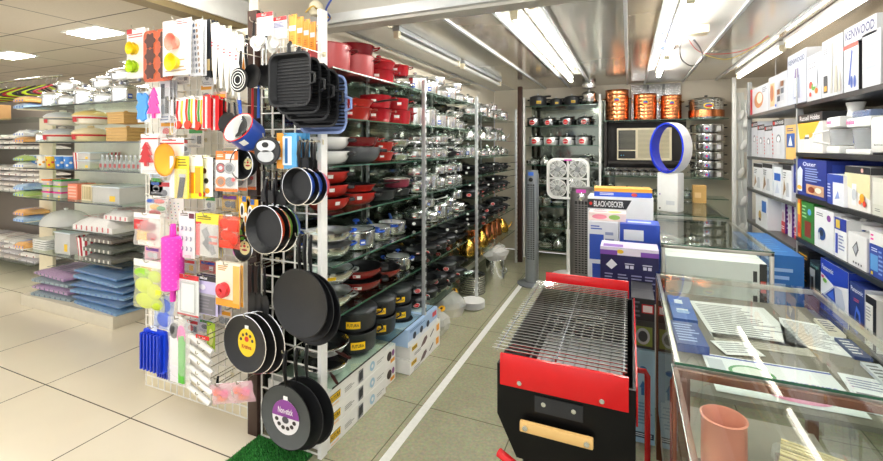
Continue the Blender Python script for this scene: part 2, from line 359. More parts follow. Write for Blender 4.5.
KIND={
 'dusty_pot':pot('stock_pot',.13,.15,PINKRED,BLACK,'strap',mat('dark_red_grip','5e1519',.4),lid=None,label=None,taper=.96),
 'red_pot':pot('casserole',.12,.1,REDEN,BLACK,'strap',REDEN,label=lab_white,taper=.93),
 'dark_red_pan':pot('saute_pan',.13,.07,mat('wine_enamel','6d1018',.22,coat=.5),LIGHTIN,'strap',REDEN,taper=.9),
 'red_lid':pot('lidded_casserole',.125,.055,REDEN,LIGHTIN,'strap',REDEN,lid=REDEN,knobm=REDEN,taper=.85,label=None),
 'terra_wok':pot('kadai_wok',.14,.085,REDMT,NONSTICK,'block',BLACK,bowl=True,label=lambda mb,R,H,t:arcpatch(mb,R*.93,H*.5,H*.78,.25,.5,WHT,R2=R*.99)),
 'terra_pot':pot('casserole',.125,.085,REDMT,LIGHTIN,'strap',REDMT,label=lab_white,taper=.86,curve=.03),
 'terra_pan':pot('frying_pan',.135,.05,REDMT,NONSTICK,'long',BLACK,taper=.85,curve=.02),
 'white_wok':pot('kadai_wok',.13,.08,mat('white_enamel','f1f1ee',.2,coat=.5),NONSTICK,'block',BLACK,bowl=True),
 'grey_wok':pot('deep_wok',.15,.1,mat('slate_grey_enamel','56595d',.3,coat=.3),LIGHTIN,'block',BLACK,bowl=True),
 'wine_pan':pot('saute_pan',.135,.06,mat('wine_enamel','6d1018',.22,coat=.5),LIGHTIN,'strap',REDEN,taper=.88),
 'glass_pan':pot('glass_lidded_pan',.13,.05,STEEL,STEEL,'loop',CHROME,lid='glass',knobm=CHROME,taper=.85),
 'purple_cass':pot('casserole',.12,.075,mat('berry_enamel','7c3040',.3),LIGHTIN,'loop',ANOD,lid='glass',knobm=BLACK),
 'grey_cass':pot('casserole',.13,.07,ANOD,NONSTICK,'strap',STEELD,lid=None,taper=.88),
 'blue_sauce':pot('saucepan',.095,.085,STEEL,STEELD,'long',BLUEH,lid=None,label=lab_blue,band=STEELD,taper=.98,curve=.012),
 'blue_pot':pot('casserole',.115,.1,STEEL,STEELD,'loop',BLUEH,lid='glass',knobm=BLUEH,label=lab_blue,taper=.98,curve=.012,hz=.9),
 'blue_kadai':pot('kadai_wok',.135,.075,STEEL,STEELD,'loop',BLUEH,bowl=True,hz=.92),
 'steel_wok':pot('kadai_wok',.15,.075,STEEL,STEELD,'loop',STEELD,bowl=True,lid='glass',knobm=STEEL,label=lambda mb,R,H,t:(arcpatch(mb,R*.97,H*.58,H*.82,-.2,.25,YEL,R2=R*1.0))),
 'maroon_wok':pot('kadai_wok',.145,.07,mat('maroon_enamel','7d1a17',.25,coat=.4),NONSTICK,'block',BLACK,bowl=True,label=lambda mb,R,H,t:(arcpatch(mb,R*.94,H*.45,H*.72,-.2,.12,WHT,R2=R*.99),arcpatch(mb,R*.96,H*.5,H*.65,-.18,-.06,RED,R2=R*.99))),
 'dark_pot':pot('anodised_pot',.135,.12,ANOD,ANOD,'strap',BLACK,lid=ANOD,knobm=BLACK,label=lab_oval_yellow,taper=.93,curve=.025),
 'dark_pot_open':pot('anodised_pot',.135,.13,ANOD,ANOD,'strap',BLACK,label=lab_oval_yellow,taper=.93,curve=.025),
 'glass_fry':pot('covered_frying_pan',.14,.05,STEELD,NONSTICK,'long',mat('dark_maroon_grip','3c1210',.35),lid='glass',knobm=BLACK,taper=.85),
 'steel_pot':pot('steel_pot',.11,.13,STEEL,STEELD,'loop',CHROME,lid=STEEL,knobm=CHROME,label=lab_blue,taper=.99,curve=.012),
 'steel_tall':pot('steel_stock_pot',.1,.17,STEEL,STEELD,'loop',CHROME,lid=STEEL,knobm=CHROME,taper=.99,curve=.012),
 'steel_cass':pot('steel_casserole',.115,.075,STEEL,STEELD,'loop',CHROME,lid=STEEL,knobm=CHROME,label=lab_white,taper=.97,curve=.012,band=STEELD),
 'steel_small':pot('steel_milk_pan',.08,.075,STEEL,STEELD,'long',STEELD,label=lab_blue,taper=.97,curve=.01,hlen=.13),
 'steel_bowl':pot('steel_bowl',.1,.06,STEEL,STEELD,None,bowl=True),
 'dark_fry':pot('frying_pan',.13,.045,ANOD,NONSTICK,'long',BLACK,taper=.82,label=lab_white),
 'dark_cass':pot('nonstick_casserole',.13,.085,NONSTICK,NONSTICK,'block',BLACK,lid=ANOD,knobm=BLACK,label=lab_red_round,taper=.9),
 'dark_wok':pot('nonstick_wok',.14,.075,NONSTICK,NONSTICK,'block',BLACK,bowl=True,label=lambda mb,R,H,t:arcoval(mb,R*1.0,H*.6,.018,.14,WHT)),
 'tiffin':pot('steel_container',.085,.07,STEEL,STEELD,None,lid=STEEL,knobm=CHROME,taper=1,curve=.008),
}
DESC={'dusty_pot':'dusty red stock pot','red_pot':'glossy red casserole','dark_red_pan':'wine-red saute pan','red_lid':'red lidded casserole with red knob','terra_wok':'terracotta red wok with black handles','terra_pot':'terracotta pot with cream lining','terra_pan':'red frying pan with black handle','white_wok':'white enamel wok','grey_wok':'grey deep wok','wine_pan':'dark red saute pan','glass_pan':'steel pan under clear lid','purple_cass':'berry red casserole','grey_cass':'grey anodised casserole','blue_sauce':'steel saucepan with blue handle','blue_pot':'steel pot with blue loop handles','blue_kadai':'steel kadai with blue handles','steel_wok':'steel wok with yellow label','maroon_wok':'maroon wok with white label','dark_pot':'dark grey pot with yellow label and lid','dark_pot_open':'dark grey pot with yellow label','glass_fry':'frying pan with glass lid and maroon handle','steel_pot':'steel pot with blue sticker','steel_tall':'tall steel stock pot','steel_cass':'low steel casserole with domed lid','steel_small':'small steel milk pan','steel_bowl':'steel bowl','dark_fry':'dark grey frying pan','dark_cass':'black casserole with red round label','dark_wok':'black nonstick wok','tiffin':'round steel container','pc_steel':'steel pressure cooker with red label','pc_black':'black pressure cooker with yellow label','pc_grey':'dark pressure cooker with red label'}
CATN={'wok':'wok','kadai':'wok','pan':'pan','pot':'pot','casserole':'casserole','cooker':'pressure cooker','bowl':'bowl','container':'container','saucepan':'pan'}
HT={}
def height(k):
    "stacking height of a kind: its rim"
    if k in HT: return HT[k]
    o=PROTO[k]; lo=0;hi=0
    for c in o.children:
        if c.name.split('.')[0]=='body': hi=max(v.co.z for v in c.data.vertices)
        if c.name.split('.')[0]=='lid': hi=max(hi,c.location.z+max(v.co.z for v in c.data.vertices)+.026)
    HT[k]=hi; return hi
USED={}
def cat_of(k):
    d=DESC[k].split(' with ')[0]
    for w_ in d.split()[::-1]:
        if w_ in CATN: return CATN[w_]
    return 'pot'
def fitl(lb):
    "keep a label within sixteen words"
    w_=lb.split()
    for drop in ('glass','round','deep','glossy','low','kadai','loop','and','lid','clear','a','the','with','of','its','its','the','on','small','wire','display','holding','hanging'):
        if len(w_)<=16: break
        if drop in w_[1:]: w_.remove(drop) if w_[0]!=drop else None
    return ' '.join(w_)
def stack(kinds,x,y,z,rz,where,group,s=1.0):
    zz=z
    for i,k in enumerate(kinds):
        sc=s
        if isinstance(k,tuple): k,sc=k
        pos='' if len(kinds)==1 else (', bottom' if i==0 else (', top' if i==len(kinds)-1 else ', middle'))
        put(k,KIND[k],(x,y,zz),fitl(DESC[k]+', '+where+pos),cat_of(k),group,rz=rz+random.uniform(-.25,.25),s=sc)
        zz+=height(k)*sc+.0015
    return zz
# ---------- rack structure helpers ----------
def shelf_run(name,label,x0,x1,y0,y1,z,m=None,edge=None,lipm=None,th=.008,group=None):
    mb=MB(); m=m or SHELFG
    mb.box(x0,y0,z-th,x1,y1,z,m); o=mb.build(name,smooth=False)
    tag(o,label,'shelf',group)
    e=MB(); t=.0025
    e.box(x1 if x1>0 or True else x0,y0,z-th,x1+t,y1,z,edge or GEDGE)
    ed=e.build('polished_edge',o,smooth=False)
    return o
def upright(name,label,x,y,z1,m=ALU,w=.03,d=.022,group=None,slots=True):
    r=MB().box(x-w/2,y-d/2,0,x+w/2,y+d/2,z1,m,bev=.002)
    if slots:
        for i in range(int(z1/.06)): r.box(x+w/2-.001,y-.006,.05+i*.06,x+w/2+.001,y+.006,.08+i*.06,BLACK)
    return tag(r.build(name),label,'rack post',group)
# ---------- LEFT RACK (front edge x=-1.43) ----------
ZS=[.33,.69,.965,1.235,1.495,1.755,2.02]
SN=['bottom glass shelf','second glass shelf up','third glass shelf up','waist-high glass shelf','glass shelf below eye level','glass shelf above eye level','top glass shelf']
BAY=[(1.86,2.93),(2.97,4.16),(4.2,5.82)]
BN=['near red cookware bay','middle steel bay','far bay of the left rack']
ZB=[ZS,ZS,[.45,.755,1.06,1.29,1.48,1.665,1.93]]
for b in range(3):
    for i,z in enumerate(ZB[b]):
        edge=BLACK if z<.5 else GEDGE
        shelf_run('glass_shelf','%s in the %s'%(SN[i] if b<2 else ORD[i]+' glass shelf from the floor',BN[b]),-1.9,LX,BAY[b][0],BAY[b][1],z-.001,edge=edge,group='glass shelves of the left rack')
for y,lb,m_ in ((2.95,'slotted grey post between red cookware and steel pots',ALU),(4.18,'slotted grey post between steel pots and far bay',ALU),(5.85,'slotted grey post at the far end of the left rack',ALU)):
    upright('rack_post',lb,LX+.01,y,2.1,m_,group=None)
    upright('rack_post','rear '+lb,-1.92,y,2.1,m_,w=.02)
G='cookware on the left rack'
def L(b,i,y,kinds,x=-1.585,s=1.0,rz=.6,n=None):
    z=ZB[b][i]; w_='%s left bay %s shelf'%(['near','middle','far'][b],['bottom','second','third','fourth','fifth','sixth','top'][i])
    key=(b,i,x<-1.65); USED[key]=USED.get(key,0)+1; c=USED[key]
    w_+=(' back row, ' if x<-1.65 else ', ')+['nearest','second nearest','third along','fourth along','fifth along','sixth along','seventh along','farthest'][c-1]
    return stack(kinds,x,y,z,rz,w_,G,s)
y0=2.01
# near bay, seven shelves, near to far
L(0,6,2.02,['dusty_pot']); L(0,6,2.29,['dusty_pot','dark_red_pan'],s=.92); L(0,6,2.57,['red_pot','red_lid'],s=.92); L(0,6,2.82,['glass_pan','red_pot'],s=.78)
L(0,5,2.0,['terra_pot'],s=1.05); L(0,5,2.27,['terra_pot','terra_pan'],s=.92); L(0,5,2.53,['red_pot','red_pot'],s=.9); L(0,5,2.8,['red_pot',('red_pot',.85)],s=1)
L(0,4,2.02,['white_wok',('white_wok',.95)],s=.95); L(0,4,2.32,['grey_wok','wine_pan'],s=.97); L(0,4,2.59,['terra_pot','terra_pot'],s=.75); L(0,4,2.8,['glass_pan','glass_pan'],s=.85)
L(0,3,2.02,['terra_wok','terra_wok','terra_wok'],s=.85); L(0,3,2.3,['terra_wok','terra_pan',],s=.9); L(0,3,2.57,['grey_cass'],s=.95,rz=.7); L(0,3,2.82,['grey_cass','purple_cass'],s=.82)
L(0,2,2.02,['blue_kadai','blue_kadai'],s=1); L(0,2,2.3,['blue_pot'],s=1.05,rz=.9); L(0,2,2.54,['blue_sauce'],s=1,rz=2.6); L(0,2,2.76,['blue_sauce'],s=1,rz=2.4)
L(0,1,2.03,['steel_wok',('steel_wok',.95)],s=.93); L(0,1,2.34,['maroon_wok','maroon_wok'],s=1); L(0,1,2.62,['maroon_wok'],s=.9);L(0,1,2.84,['blue_pot'],s=.85,rz=.4)
L(0,0,2.0,['glass_fry','glass_fry'],s=.92,rz=-.6); L(0,0,2.3,['dark_pot_open','dark_pot'],s=.98); L(0,0,2.57,['dark_pot_open','dark_pot'],s=.9); L(0,0,2.82,['dark_pot_open','dark_pot'],s=.86)
# middle bay
yy=[3.09,3.31,3.53,3.75,3.96]
rows={6:[['steel_pot'],['steel_pot'],['steel_cass','steel_small'],['steel_pot'],['steel_cass','steel_small']],
 5:[['steel_tall'],['steel_tall'],['steel_pot'],['steel_pot'],['steel_cass','steel_bowl']],
 4:[['steel_cass','steel_bowl'],['steel_cass','steel_bowl'],['steel_cass','steel_cass'],['dark_wok','steel_bowl'],['steel_cass','steel_bowl']],
 3:[['steel_cass','steel_cass'],['steel_pot'],['tiffin','tiffin'],['steel_cass','steel_cass'],['tiffin','tiffin']],
 2:[['dark_wok','steel_cass'],['steel_cass','steel_small'],['steel_pot'],['steel_small','tiffin'],['steel_cass','tiffin']],
 1:[['dark_wok','dark_fry'],['dark_cass','dark_wok'],['dark_cass','dark_fry'],['dark_cass','dark_wok'],['dark_wok','dark_wok','dark_wok']],
 0:[['dark_cass','dark_cass'],['dark_cass','dark_wok'],['dark_wok','dark_cass'],['dark_cass','dark_cass'],['dark_cass','dark_wok']]}
for i in range(6,-1,-1):
    for y,k in zip(yy,rows[i]): L(1,i,y,k,s=.72 if k[0].startswith('dark') else .86,x=-1.57,rz=.45)
    for y in (3.2,3.5,3.8,4.05): L(1,i,y,[random.choice(['steel_pot','steel_cass','tiffin'] if i>1 else ['dark_wok','dark_cass'])],x=-1.8,s=.68,rz=.3)
for i in range(0,7):
    for y in (2.12,2.42,2.72): L(0,i,y,[random.choice(['red_pot','steel_cass','terra_pot'] if i>2 else ['steel_cass','glass_pan','steel_pot'])],x=-1.8,s=.72)
# far bay
KETB=COPPER
def kettle(bm_):
    def f():
        r=empty('kettle')
        MB().lathe([(0,0),(.075,0),(.085,.02),(.08,.07),(.055,.12),(.035,.14),(.033,.142),(0,.142)],bm_,24).build('body',r)
        MB().lathe([(.034,0),(.028,.012),(.008,.02),(.01,.03),(0,.036)],bm_,16).build('lid',r,loc=(0,0,.142))
        MB().tube([(.07,0,.05),(.11,0,.08),(.125,0,.125)],[.014,.01,.007],bm_,8).build('spout',r)
        MB().tube([(-.06,0,.11),(-.11,0,.12),(-.12,0,.07),(-.08,0,.03)],.006,bm_,8).build('handle',r); return r
    return f
KIND['kettle']=kettle(GOLD); DESC['kettle']='brass coloured kettle'
def jug():
    r=empty('water_jug'); MB().lathe([(0,0),(.05,0),(.06,.03),(.052,.1),(.038,.15),(.045,.19),(.042,.19),(.034,.15),(.048,.1),(.05,.03),(0,.01)],COPPER,24).build('body',r)
    MB().tube([(-.04,0,.17),(-.09,0,.16),(-.095,0,.09),(-.055,0,.05)],.006,COPPER,8).build('handle',r); return r
KIND['jug']=jug; DESC['jug']='copper water jug'
CATN.update({'kettle':'kettle','jug':'jug'})
yy=[4.33,4.55,4.77,4.99,5.21,5.43,5.66]
rows={6:[['steel_cass','tiffin'],['glass_pan','steel_bowl'],['steel_pot'],['steel_cass','steel_bowl'],['tiffin','tiffin']],5:[['kettle2'],['tiffin','steel_bowl'],['kettle2'],['steel_cass','steel_bowl'],['steel_pot']],4:[['steel_pot'],['kettle2'],['steel_cass'],['kettle2'],['steel_cass']],
 3:[['dark_wok','dark_wok'],['dark_cass'],['dark_wok','dark_fry'],['dark_cass'],['dark_wok','dark_wok']],2:[['dark_cass','dark_wok'],['dark_cass','dark_wok'],['dark_cass','dark_fry'],['dark_wok','dark_wok'],['dark_cass','dark_wok']],
 1:[['dark_wok','dark_wok','dark_wok'],['dark_cass','dark_cass'],['dark_cass','dark_wok'],['dark_wok','dark_cass'],['dark_cass','dark_cass']],0:[['kettle'],['jug'],['kettle'],['jug'],['jug']]}
KIND['kettle2']=kettle(STEEL); DESC['kettle2']='steel kettle'
for i in range(6,-1,-1):
    for y,k in zip(yy,rows[i]+rows[i][1:3]): L(2,i,y,k,s=.68 if k[0].startswith('dark') else (.8 if i else 1.1),x=-1.57,rz=.45)
    for y in (4.4,4.7,5.0,5.3,5.6): L(2,i,y,[random.choice(['kettle2','steel_bowl','tiffin'] if i>3 else (['dark_cass','dark_wok'] if i else ['jug','kettle']))],x=-1.8,s=.58,rz=.3)
# ---------- printed faces and cartons ----------
def facexf(side,w,d,h,k):
    e=.0008*(k+1)
    if side=='f': return T(-w/2,-d/2-e,0,rx=R90)
    if side=='r': return T(w/2+e,-d/2,0,rz=R90)@T(rx=R90)
    if side=='l': return T(-w/2-e,d/2,0,rz=-R90)@T(rx=R90)
    if side=='t': return T(-w/2,-d/2,h+e)
def decals(mb,lst,W,H,xf):
    for k,dc in enumerate(lst):
        x=xf(k); t=dc[0]
        if t=='r': _,u0,v0,u1,v1,c=dc; mb.add([(u0*W,v0*H,0),(u1*W,v0*H,0),(u1*W,v1*H,0),(u0*W,v1*H,0)],[(0,1,2,3)],C(c),x)
        elif t=='t': _,s,u0,v0,u1,v1,c=dc[:7]; mb.text(s,u0*W,v0*H,u1*W,v1*H,C(c),x,dc[7] if len(dc)>7 else 0)
        elif t=='e':
            _,u,v,ru,rv,c=dc; p=circ(22,ru*W,rv*H,u*W,v*H); mb.add([(a,b,0) for a,b in p],[tuple(range(22))],C(c),x)
        elif t=='p': _,pts,c=dc; mb.add([(a*W,b*H,0) for a,b in pts],[tuple(range(len(pts)))],C(c),x)
        elif t=='L':   # lines of small print
            _,u0,v0,u1,v1,n,c=dc; rr=random.Random(n*7+int(u0*90))
            for i in range(n):
                v=v1-(v1-v0)*(i+.2)/n; vv=v-(v1-v0)*.45/n; ue=u0+(u1-u0)*rr.uniform(.6,1)
                mb.add([(u0*W,vv*H,0),(ue*W,vv*H,0),(ue*W,v*H,0),(u0*W,v*H,0)],[(0,1,2,3)],C(c),x)
def carton(name,w,d,h,base='eceef0',f=(),r=(),l=(),t=(),rough=.42):
    def fn():
        mb=MB().box(-w/2,-d/2,0,w/2,d/2,h,C(base,rough),bev=.0015)
        for side,lst in (('f',f),('r',r),('l',l),('t',t)):
            W=w if side in 'ft' else d; Hh=h if side!='t' else d
            decals(mb,lst,W,Hh,lambda k,s_=side:facexf(s_,w,d,h,k))
        mb.add([(-w/2,-.0015,h+.0006),(w/2,-.0015,h+.0006),(w/2,.0015,h+.0006),(-w/2,.0015,h+.0006)],[(0,1,2,3)],C('6b6b6b'))
        return mb.build(name,smooth=False)
    return fn
# ---------- cartons under the left rack (front faces +X) ----------
cooktop=carton('boxed_stove',.6,.4,.1,'f1f0ec',
 f=[('r',.05,.3,.2,.72,'1a1a1a'),('r',.052,.33,.198,.69,'f2c414'),('t','FUTURA',.06,.4,.19,.62,'1a1a1a'),('t','HARD ANODISED',.06,.12,.17,.22,'eda22c'),('r',.48,.12,.56,.85,'8d8f92'),('p',[(.49,.2),(.55,.3),(.55,.8),(.49,.7)],'2b2d30'),
    ('e',.72,.5,.045,.28,'a9cbe0'),('e',.72,.5,.02,.12,'f1f0ec'),('L',.25,.3,.42,.6,3,'9a9a98'),('L',.8,.3,.95,.55,2,'b3b3b0')],
 l=[('r',.2,.12,.75,.85,'c9a35c'),('r',.22,.15,.73,.82,'f1f0ec'),('p',[(.3,.2),(.65,.2),(.47,.75)],'b9945a')])
for i in range(3):
    put('cooktop',cooktop,(-1.645,2.13,.002+i*.1015),'long white carton with yellow badge nearest under the rack, %s of three'%['bottom','middle','top'][i],'box','white stove cartons under the left rack',rz=R90)
fanbox=carton('boxed_appliance',.5,.3,.12,'a9c6ea',f=[('r',0,.0,1,.3,'e9eef6'),('e',.2,.42,.05,.2,'22304a'),('e',.42,.42,.05,.2,'22304a'),('e',.64,.42,.05,.2,'22304a'),('r',.8,.55,.95,.85,'d8505c'),('L',.05,.75,.6,.92,2,'4a6fa8')],
 t=[('e',.35,.5,.18,.3,'30353f'),('e',.35,.5,.1,.17,'66707c'),('r',.65,.2,.9,.75,'dfe8f4')])
stir=carton('boxed_appliance',.52,.3,.1,'f2f1ee',f=[('r',.04,.5,.2,.8,'f2c414'),('t','FUTURA',.05,.55,.19,.75,'1a1a1a'),('p',[(.3,.2),(.36,.5),(.42,.7),(.5,.75),(.52,.5),(.44,.25)],'6f5a5a'),('p',[(.6,.4),(.74,.75),(.75,.65),(.62,.32)],'2a2a2c'),('r',.84,.3,.94,.8,'eda22c'),('L',.1,.08,.3,.3,2,'888888')])
mini=carton('boxed_appliance',.14,.25,.12,'f4f2ee',f=[('e',.4,.55,.22,.25,'3a2a26'),('r',.5,.1,.9,.3,'eda22c'),('e',.75,.6,.12,.18,'8a4a8a')])
for i in range(2): put('mini',mini,(-1.6,2.54,.002+i*.1215),'small white carton with dark pictures between two piles under the rack, %s'%['lower','upper'][i],'box','small white cartons under the left rack',rz=R90)
put('stir',stir,(-1.55,2.94,.002),'white carton with yellow badge on the floor below the blue one','box','white cartons below the blue one',rz=R90)
put('stir',stir,(-1.55,2.95,.1035),'white carton with yellow badge directly beneath the blue carton','box','white cartons below the blue one',rz=R90)
put('fanbox',fanbox,(-1.55,2.90,.205),'light blue appliance carton topping the pile below grey pots','box',None,rz=R90)
# wrapped glassware and steelware on the floor
def basket_glass():
    r=empty('wrapped_glass_set'); mb=MB()
    for i in range(3):
        for j in range(2):
            x=(i-1)*.1; y=(j-.5)*.1
            mb.lathe([(.02,0),(.038,.01),(.044,.12),(.042,.12),(.036,.012),(0,.008)],CLEAR,14,T(x,y,.005))
    mb.build('tumblers',r); 
    w_=MB(); rr=random.Random(3); n=18
    prof=[(.15,0),(.17,.05),(.18,.09),(.165,.14),(.12,.18),(.08,.21),(.03,.24),(.06,.28)]
    w_.lathe(prof,filmmat('crumpled_wrap','fbfbf8',.38),n); w_.v=[(x*(1+rr.uniform(-.12,.12)),y*(1+rr.uniform(-.12,.12))*.8,z) for x,y,z in w_.v]; MB().lathe([(0,0),(.1,0),(.12,.11),(.125,.115),(.115,.11),(.095,.008),(0,.006)],C('e9e2c4',.4),24).build('bucket',r); MB().lathe([(0,0),(.03,0),(.034,.006),(0,.01)],C('f2b01c'),12,T(.1,.04,.2,rx=.6)).lathe([(0,0),(.013,.012),(0,.016)],C('4a2a14'),10,T(.1,.04,.2,rx=.6)).build('sunflower',r)
    w_.build('plastic_wrap',r,ang=.2)
    return r
for i,y in enumerate((3.4,3.82)): put('wrapglass',basket_glass,(-1.58,y,0),'glass tumbler set in crinkled clear wrap, %s on the floor under the steel bay'%['nearer','farther'][i],'glass set','wrapped glass sets on the floor',rz=i,s=.95)
def plate(): return MB().lathe([(0,0),(.07,0),(.075,.004),(.12,.016),(.12,.019),(.072,.008),(0,.006)],WHITE,28).build('dinner_plate')
for i in range(6): put('plate',plate,(-1.42,4.06,i*.011),'white plate in the pile on the floor by the second post, %s from the floor'%ORD[i],'plate','white plates on the floor')
def thali(): return MB().lathe([(0,0),(.13,0),(.135,.004),(.14,.022),(.137,.022),(.131,.004),(0,.003)],STEEL,28).build('steel_plate')
for i in range(9): put('thali',thali,(-1.56,4.45,i*.0235),'steel rimmed plate in the floor pile of the far bay, %s from the floor'%ORD[i],'plate','steel plates on the floor')
def canister():
    r=empty('steel_canister'); two(mb:=MB(),bodyprof(.11,.3,1,curve=.006),STEEL,STEELD); mb.build('body',r)
    g=MB(); g.tube([(-.05,-.112,.2),(-.04,-.135,.17),(0,-.14,.16),(.04,-.135,.17),(.05,-.112,.2)],.005,STEELD,6); g.build('handle',r)
    rr=random.Random(5); w_=MB().lathe([(.105,.0),(.15,.05),(.14,.1),(.07,.13),(0,.12)],filmmat('crumpled_wrap'),16); w_.v=[(x*(1+rr.uniform(-.2,.2)),y*(1+rr.uniform(-.2,.2)),z+rr.uniform(-.01,.01)) for x,y,z in w_.v]; w_.build('plastic_wrap',r,loc=(0,0,.3),ang=.2)
    return r
put('canister',canister,(-1.42,4.85,0),'tall steel canister on the floor topped with clear wrap','canister',rz=1.2)
put('canister',canister,(-1.52,5.2,0),'steel canister behind the wrapped one near the back post','canister',rz=.8,s=.9)
# ---------- END CAP: wire grid, pegboard and everything hanging on it ----------
GY=1.80
def wire_grid(name,label,x0,x1,z0,z1,y,nx,nz,r=.0035,post=None):
    rt=empty(name,((x0+x1)/2,y,z0)); cx=(x0+x1)/2; mb=MB()
    for i in range(nx+1):
        x=x0+(x1-x0)*i/nx-cx; mb.box(x-r,-r,0,x+r,r,z1-z0,WIRE)
    mb.build('upright_wires',rt,smooth=False); mb=MB()
    for i in range(nz+1):
        z=(z1-z0)*i/nz; mb.box(x0-cx,-r*2.2,z-r,x1-cx,-r*.6,z+r,WIRE)
    mb.build('cross_wires',rt,smooth=False); tag(rt,label,'display grid'); return rt
wire_grid('wire_grid','white wire grid behind the hanging pans at the rack end',-1.86,-1.47,.01,2.22,GY,5,25)
tag(MB().box(-1.462,GY-.02,0,-1.437,GY+.03,2.3,WHITE,bev=.003).build('rack_post'),'white slotted post at the near corner of the left rack','rack post')
tag(MB().box(-1.945,GY-.02,0,-1.875,GY+.03,2.35,DWOOD,bev=.003).build('wooden_post'),'dark wooden post between pegboard and pan grid','post')
# panel behind the gadgets
pb=MB().box(-2.98,1.9,.1,-1.96,1.93,2.3,mat('ivory_back_panel','f3efe4',.5)).box(-2.98,1.88,0,-1.96,1.95,.1,CREAM)
tag(pb.build('backing_board',smooth=False),'ivory back panel carrying the kitchen gadget grid','panel')
wire_grid('wire_grid','ivory wire grid carrying carded kitchen gadgets',-2.94,-1.97,.02,2.28,1.86,16,34,.003)
# plinth under the gadget wall
tag(MB().box(-2.98,1.955,0,-2.6,2.2,.12,mat('ivory_metal','d8d0bd',.4),bev=.003).build('gondola_plinth'),'ivory plinth under the gadget wall','plinth')
# green mat
mt=MB().box(-1.87,1.42,0,-1.5,1.79,.006,mat('green_mat_backing','1d5a24',.9)); mo=mt.build('turf_backing_mat',smooth=False); tag(mo,'green artificial turf mat under the hanging pans','mat')
gb=MB(); GR=[C('2f8a35',.7),C('1f6b2a',.7),C('49a549',.7)]; rr=random.Random(1)
for i in range(5200):
    x=rr.uniform(-1.865,-1.505); y=rr.uniform(1.425,1.785); a=rr.uniform(0,PI); dx=.003*math.cos(a); dy=.003*math.sin(a); lx=rr.uniform(-.006,.006); ly=rr.uniform(-.006,.006)
    gb.add([(x-dx,y-dy,.006),(x+dx,y+dy,.006),(x+lx,y+ly,.02)],[(0,1,2)],GR[i%3])
tag(gb.build('artificial_grass',smooth=False),'short green plastic grass of the mat','grass',kind='stuff')
# hooks
def hook(n=.13):
    def f():
        mb=MB().tube([(0,.0,0),(0,-n,0),(0,-n-.008,.006),(0,-n-.01,.02)],.0028,mat('hook_wire','b7b2a2',.3,.8),6).box(-.012,-.004,-.014,.012,0,.01,CREAM); return mb.build('display_hook')
    return f
HOOKN=[0]
def hk(x,z,y=1.853,n=.13,what=''):
    HOOKN[0]+=1
    put('hook%.2f'%n,hook(n),(x,y,z),fitl('wire display hook holding '+what),'hook','display hooks')
def area(px0,py0,px1,py1,Y):
    a=P(px0,py0,Y=Y); b=P(px1,py1,Y=Y); return a.x,b.x,b.z,a.z
def hang(key,fn,px0,py0,px1,py1,label,cat,Y=1.72,n=1,dy=.022,group=None,tilt=0,hooky=1.853,nohook=False,place=None):
    "fn(w,h) builds the item hanging down from its top centre; n copies one behind the other"
    x0,x1,z0,z1=area(px0,py0,px1,py1,Y); w_,h_=x1-x0,z1-z0; cx=(x0+x1)/2
    for i in range(n):
        lb=label if n==1 else label+', '+(['front','second','third','fourth','fifth','sixth'][i] if i<n-1 else 'rearmost')+' on its hook'
        put(key,lambda:fn(w_,h_),(cx,Y+i*dy,z1),fitl(lb),cat,(group or label[:40]) if n>1 else group,ry=tilt)
    if not nohook: hk(cx,z1-.008,hooky,max(.03,round(hooky-Y+.02,2)),label)
def tabpart(r,w,h=.03,c='ffffff',y=0):
    mb=MB().box(-w/2,y-.001,-h,w/2,y+.001,0,C(c)); mb.build('hang_tab',r,smooth=False)
def card(name,base,dec,film=None,prod=None,depth=.012):
    "carded item: backing card with print, optional product builder and blister"
    def fn(w,h):
        r=empty(name); mb=MB().box(-w/2,-.0012,-h,w/2,.0012,0,C(base))
        decals(mb,dec,w,h,lambda k:T(-w/2,-.0016-.0006*k,-h,rx=R90)); mb.build('hang_card',r,smooth=False)
        if prod: prod(r,w,h)
        if film:
            u0,v0,u1,v1=film
            bm=MB().box((u0-.5)*w,-depth-.004,-(1-v0)*h,(u1-.5)*w,-.003,-(1-v1)*h,FILM,bev=.003); bm.build('blister',r)
        return r
    return fn
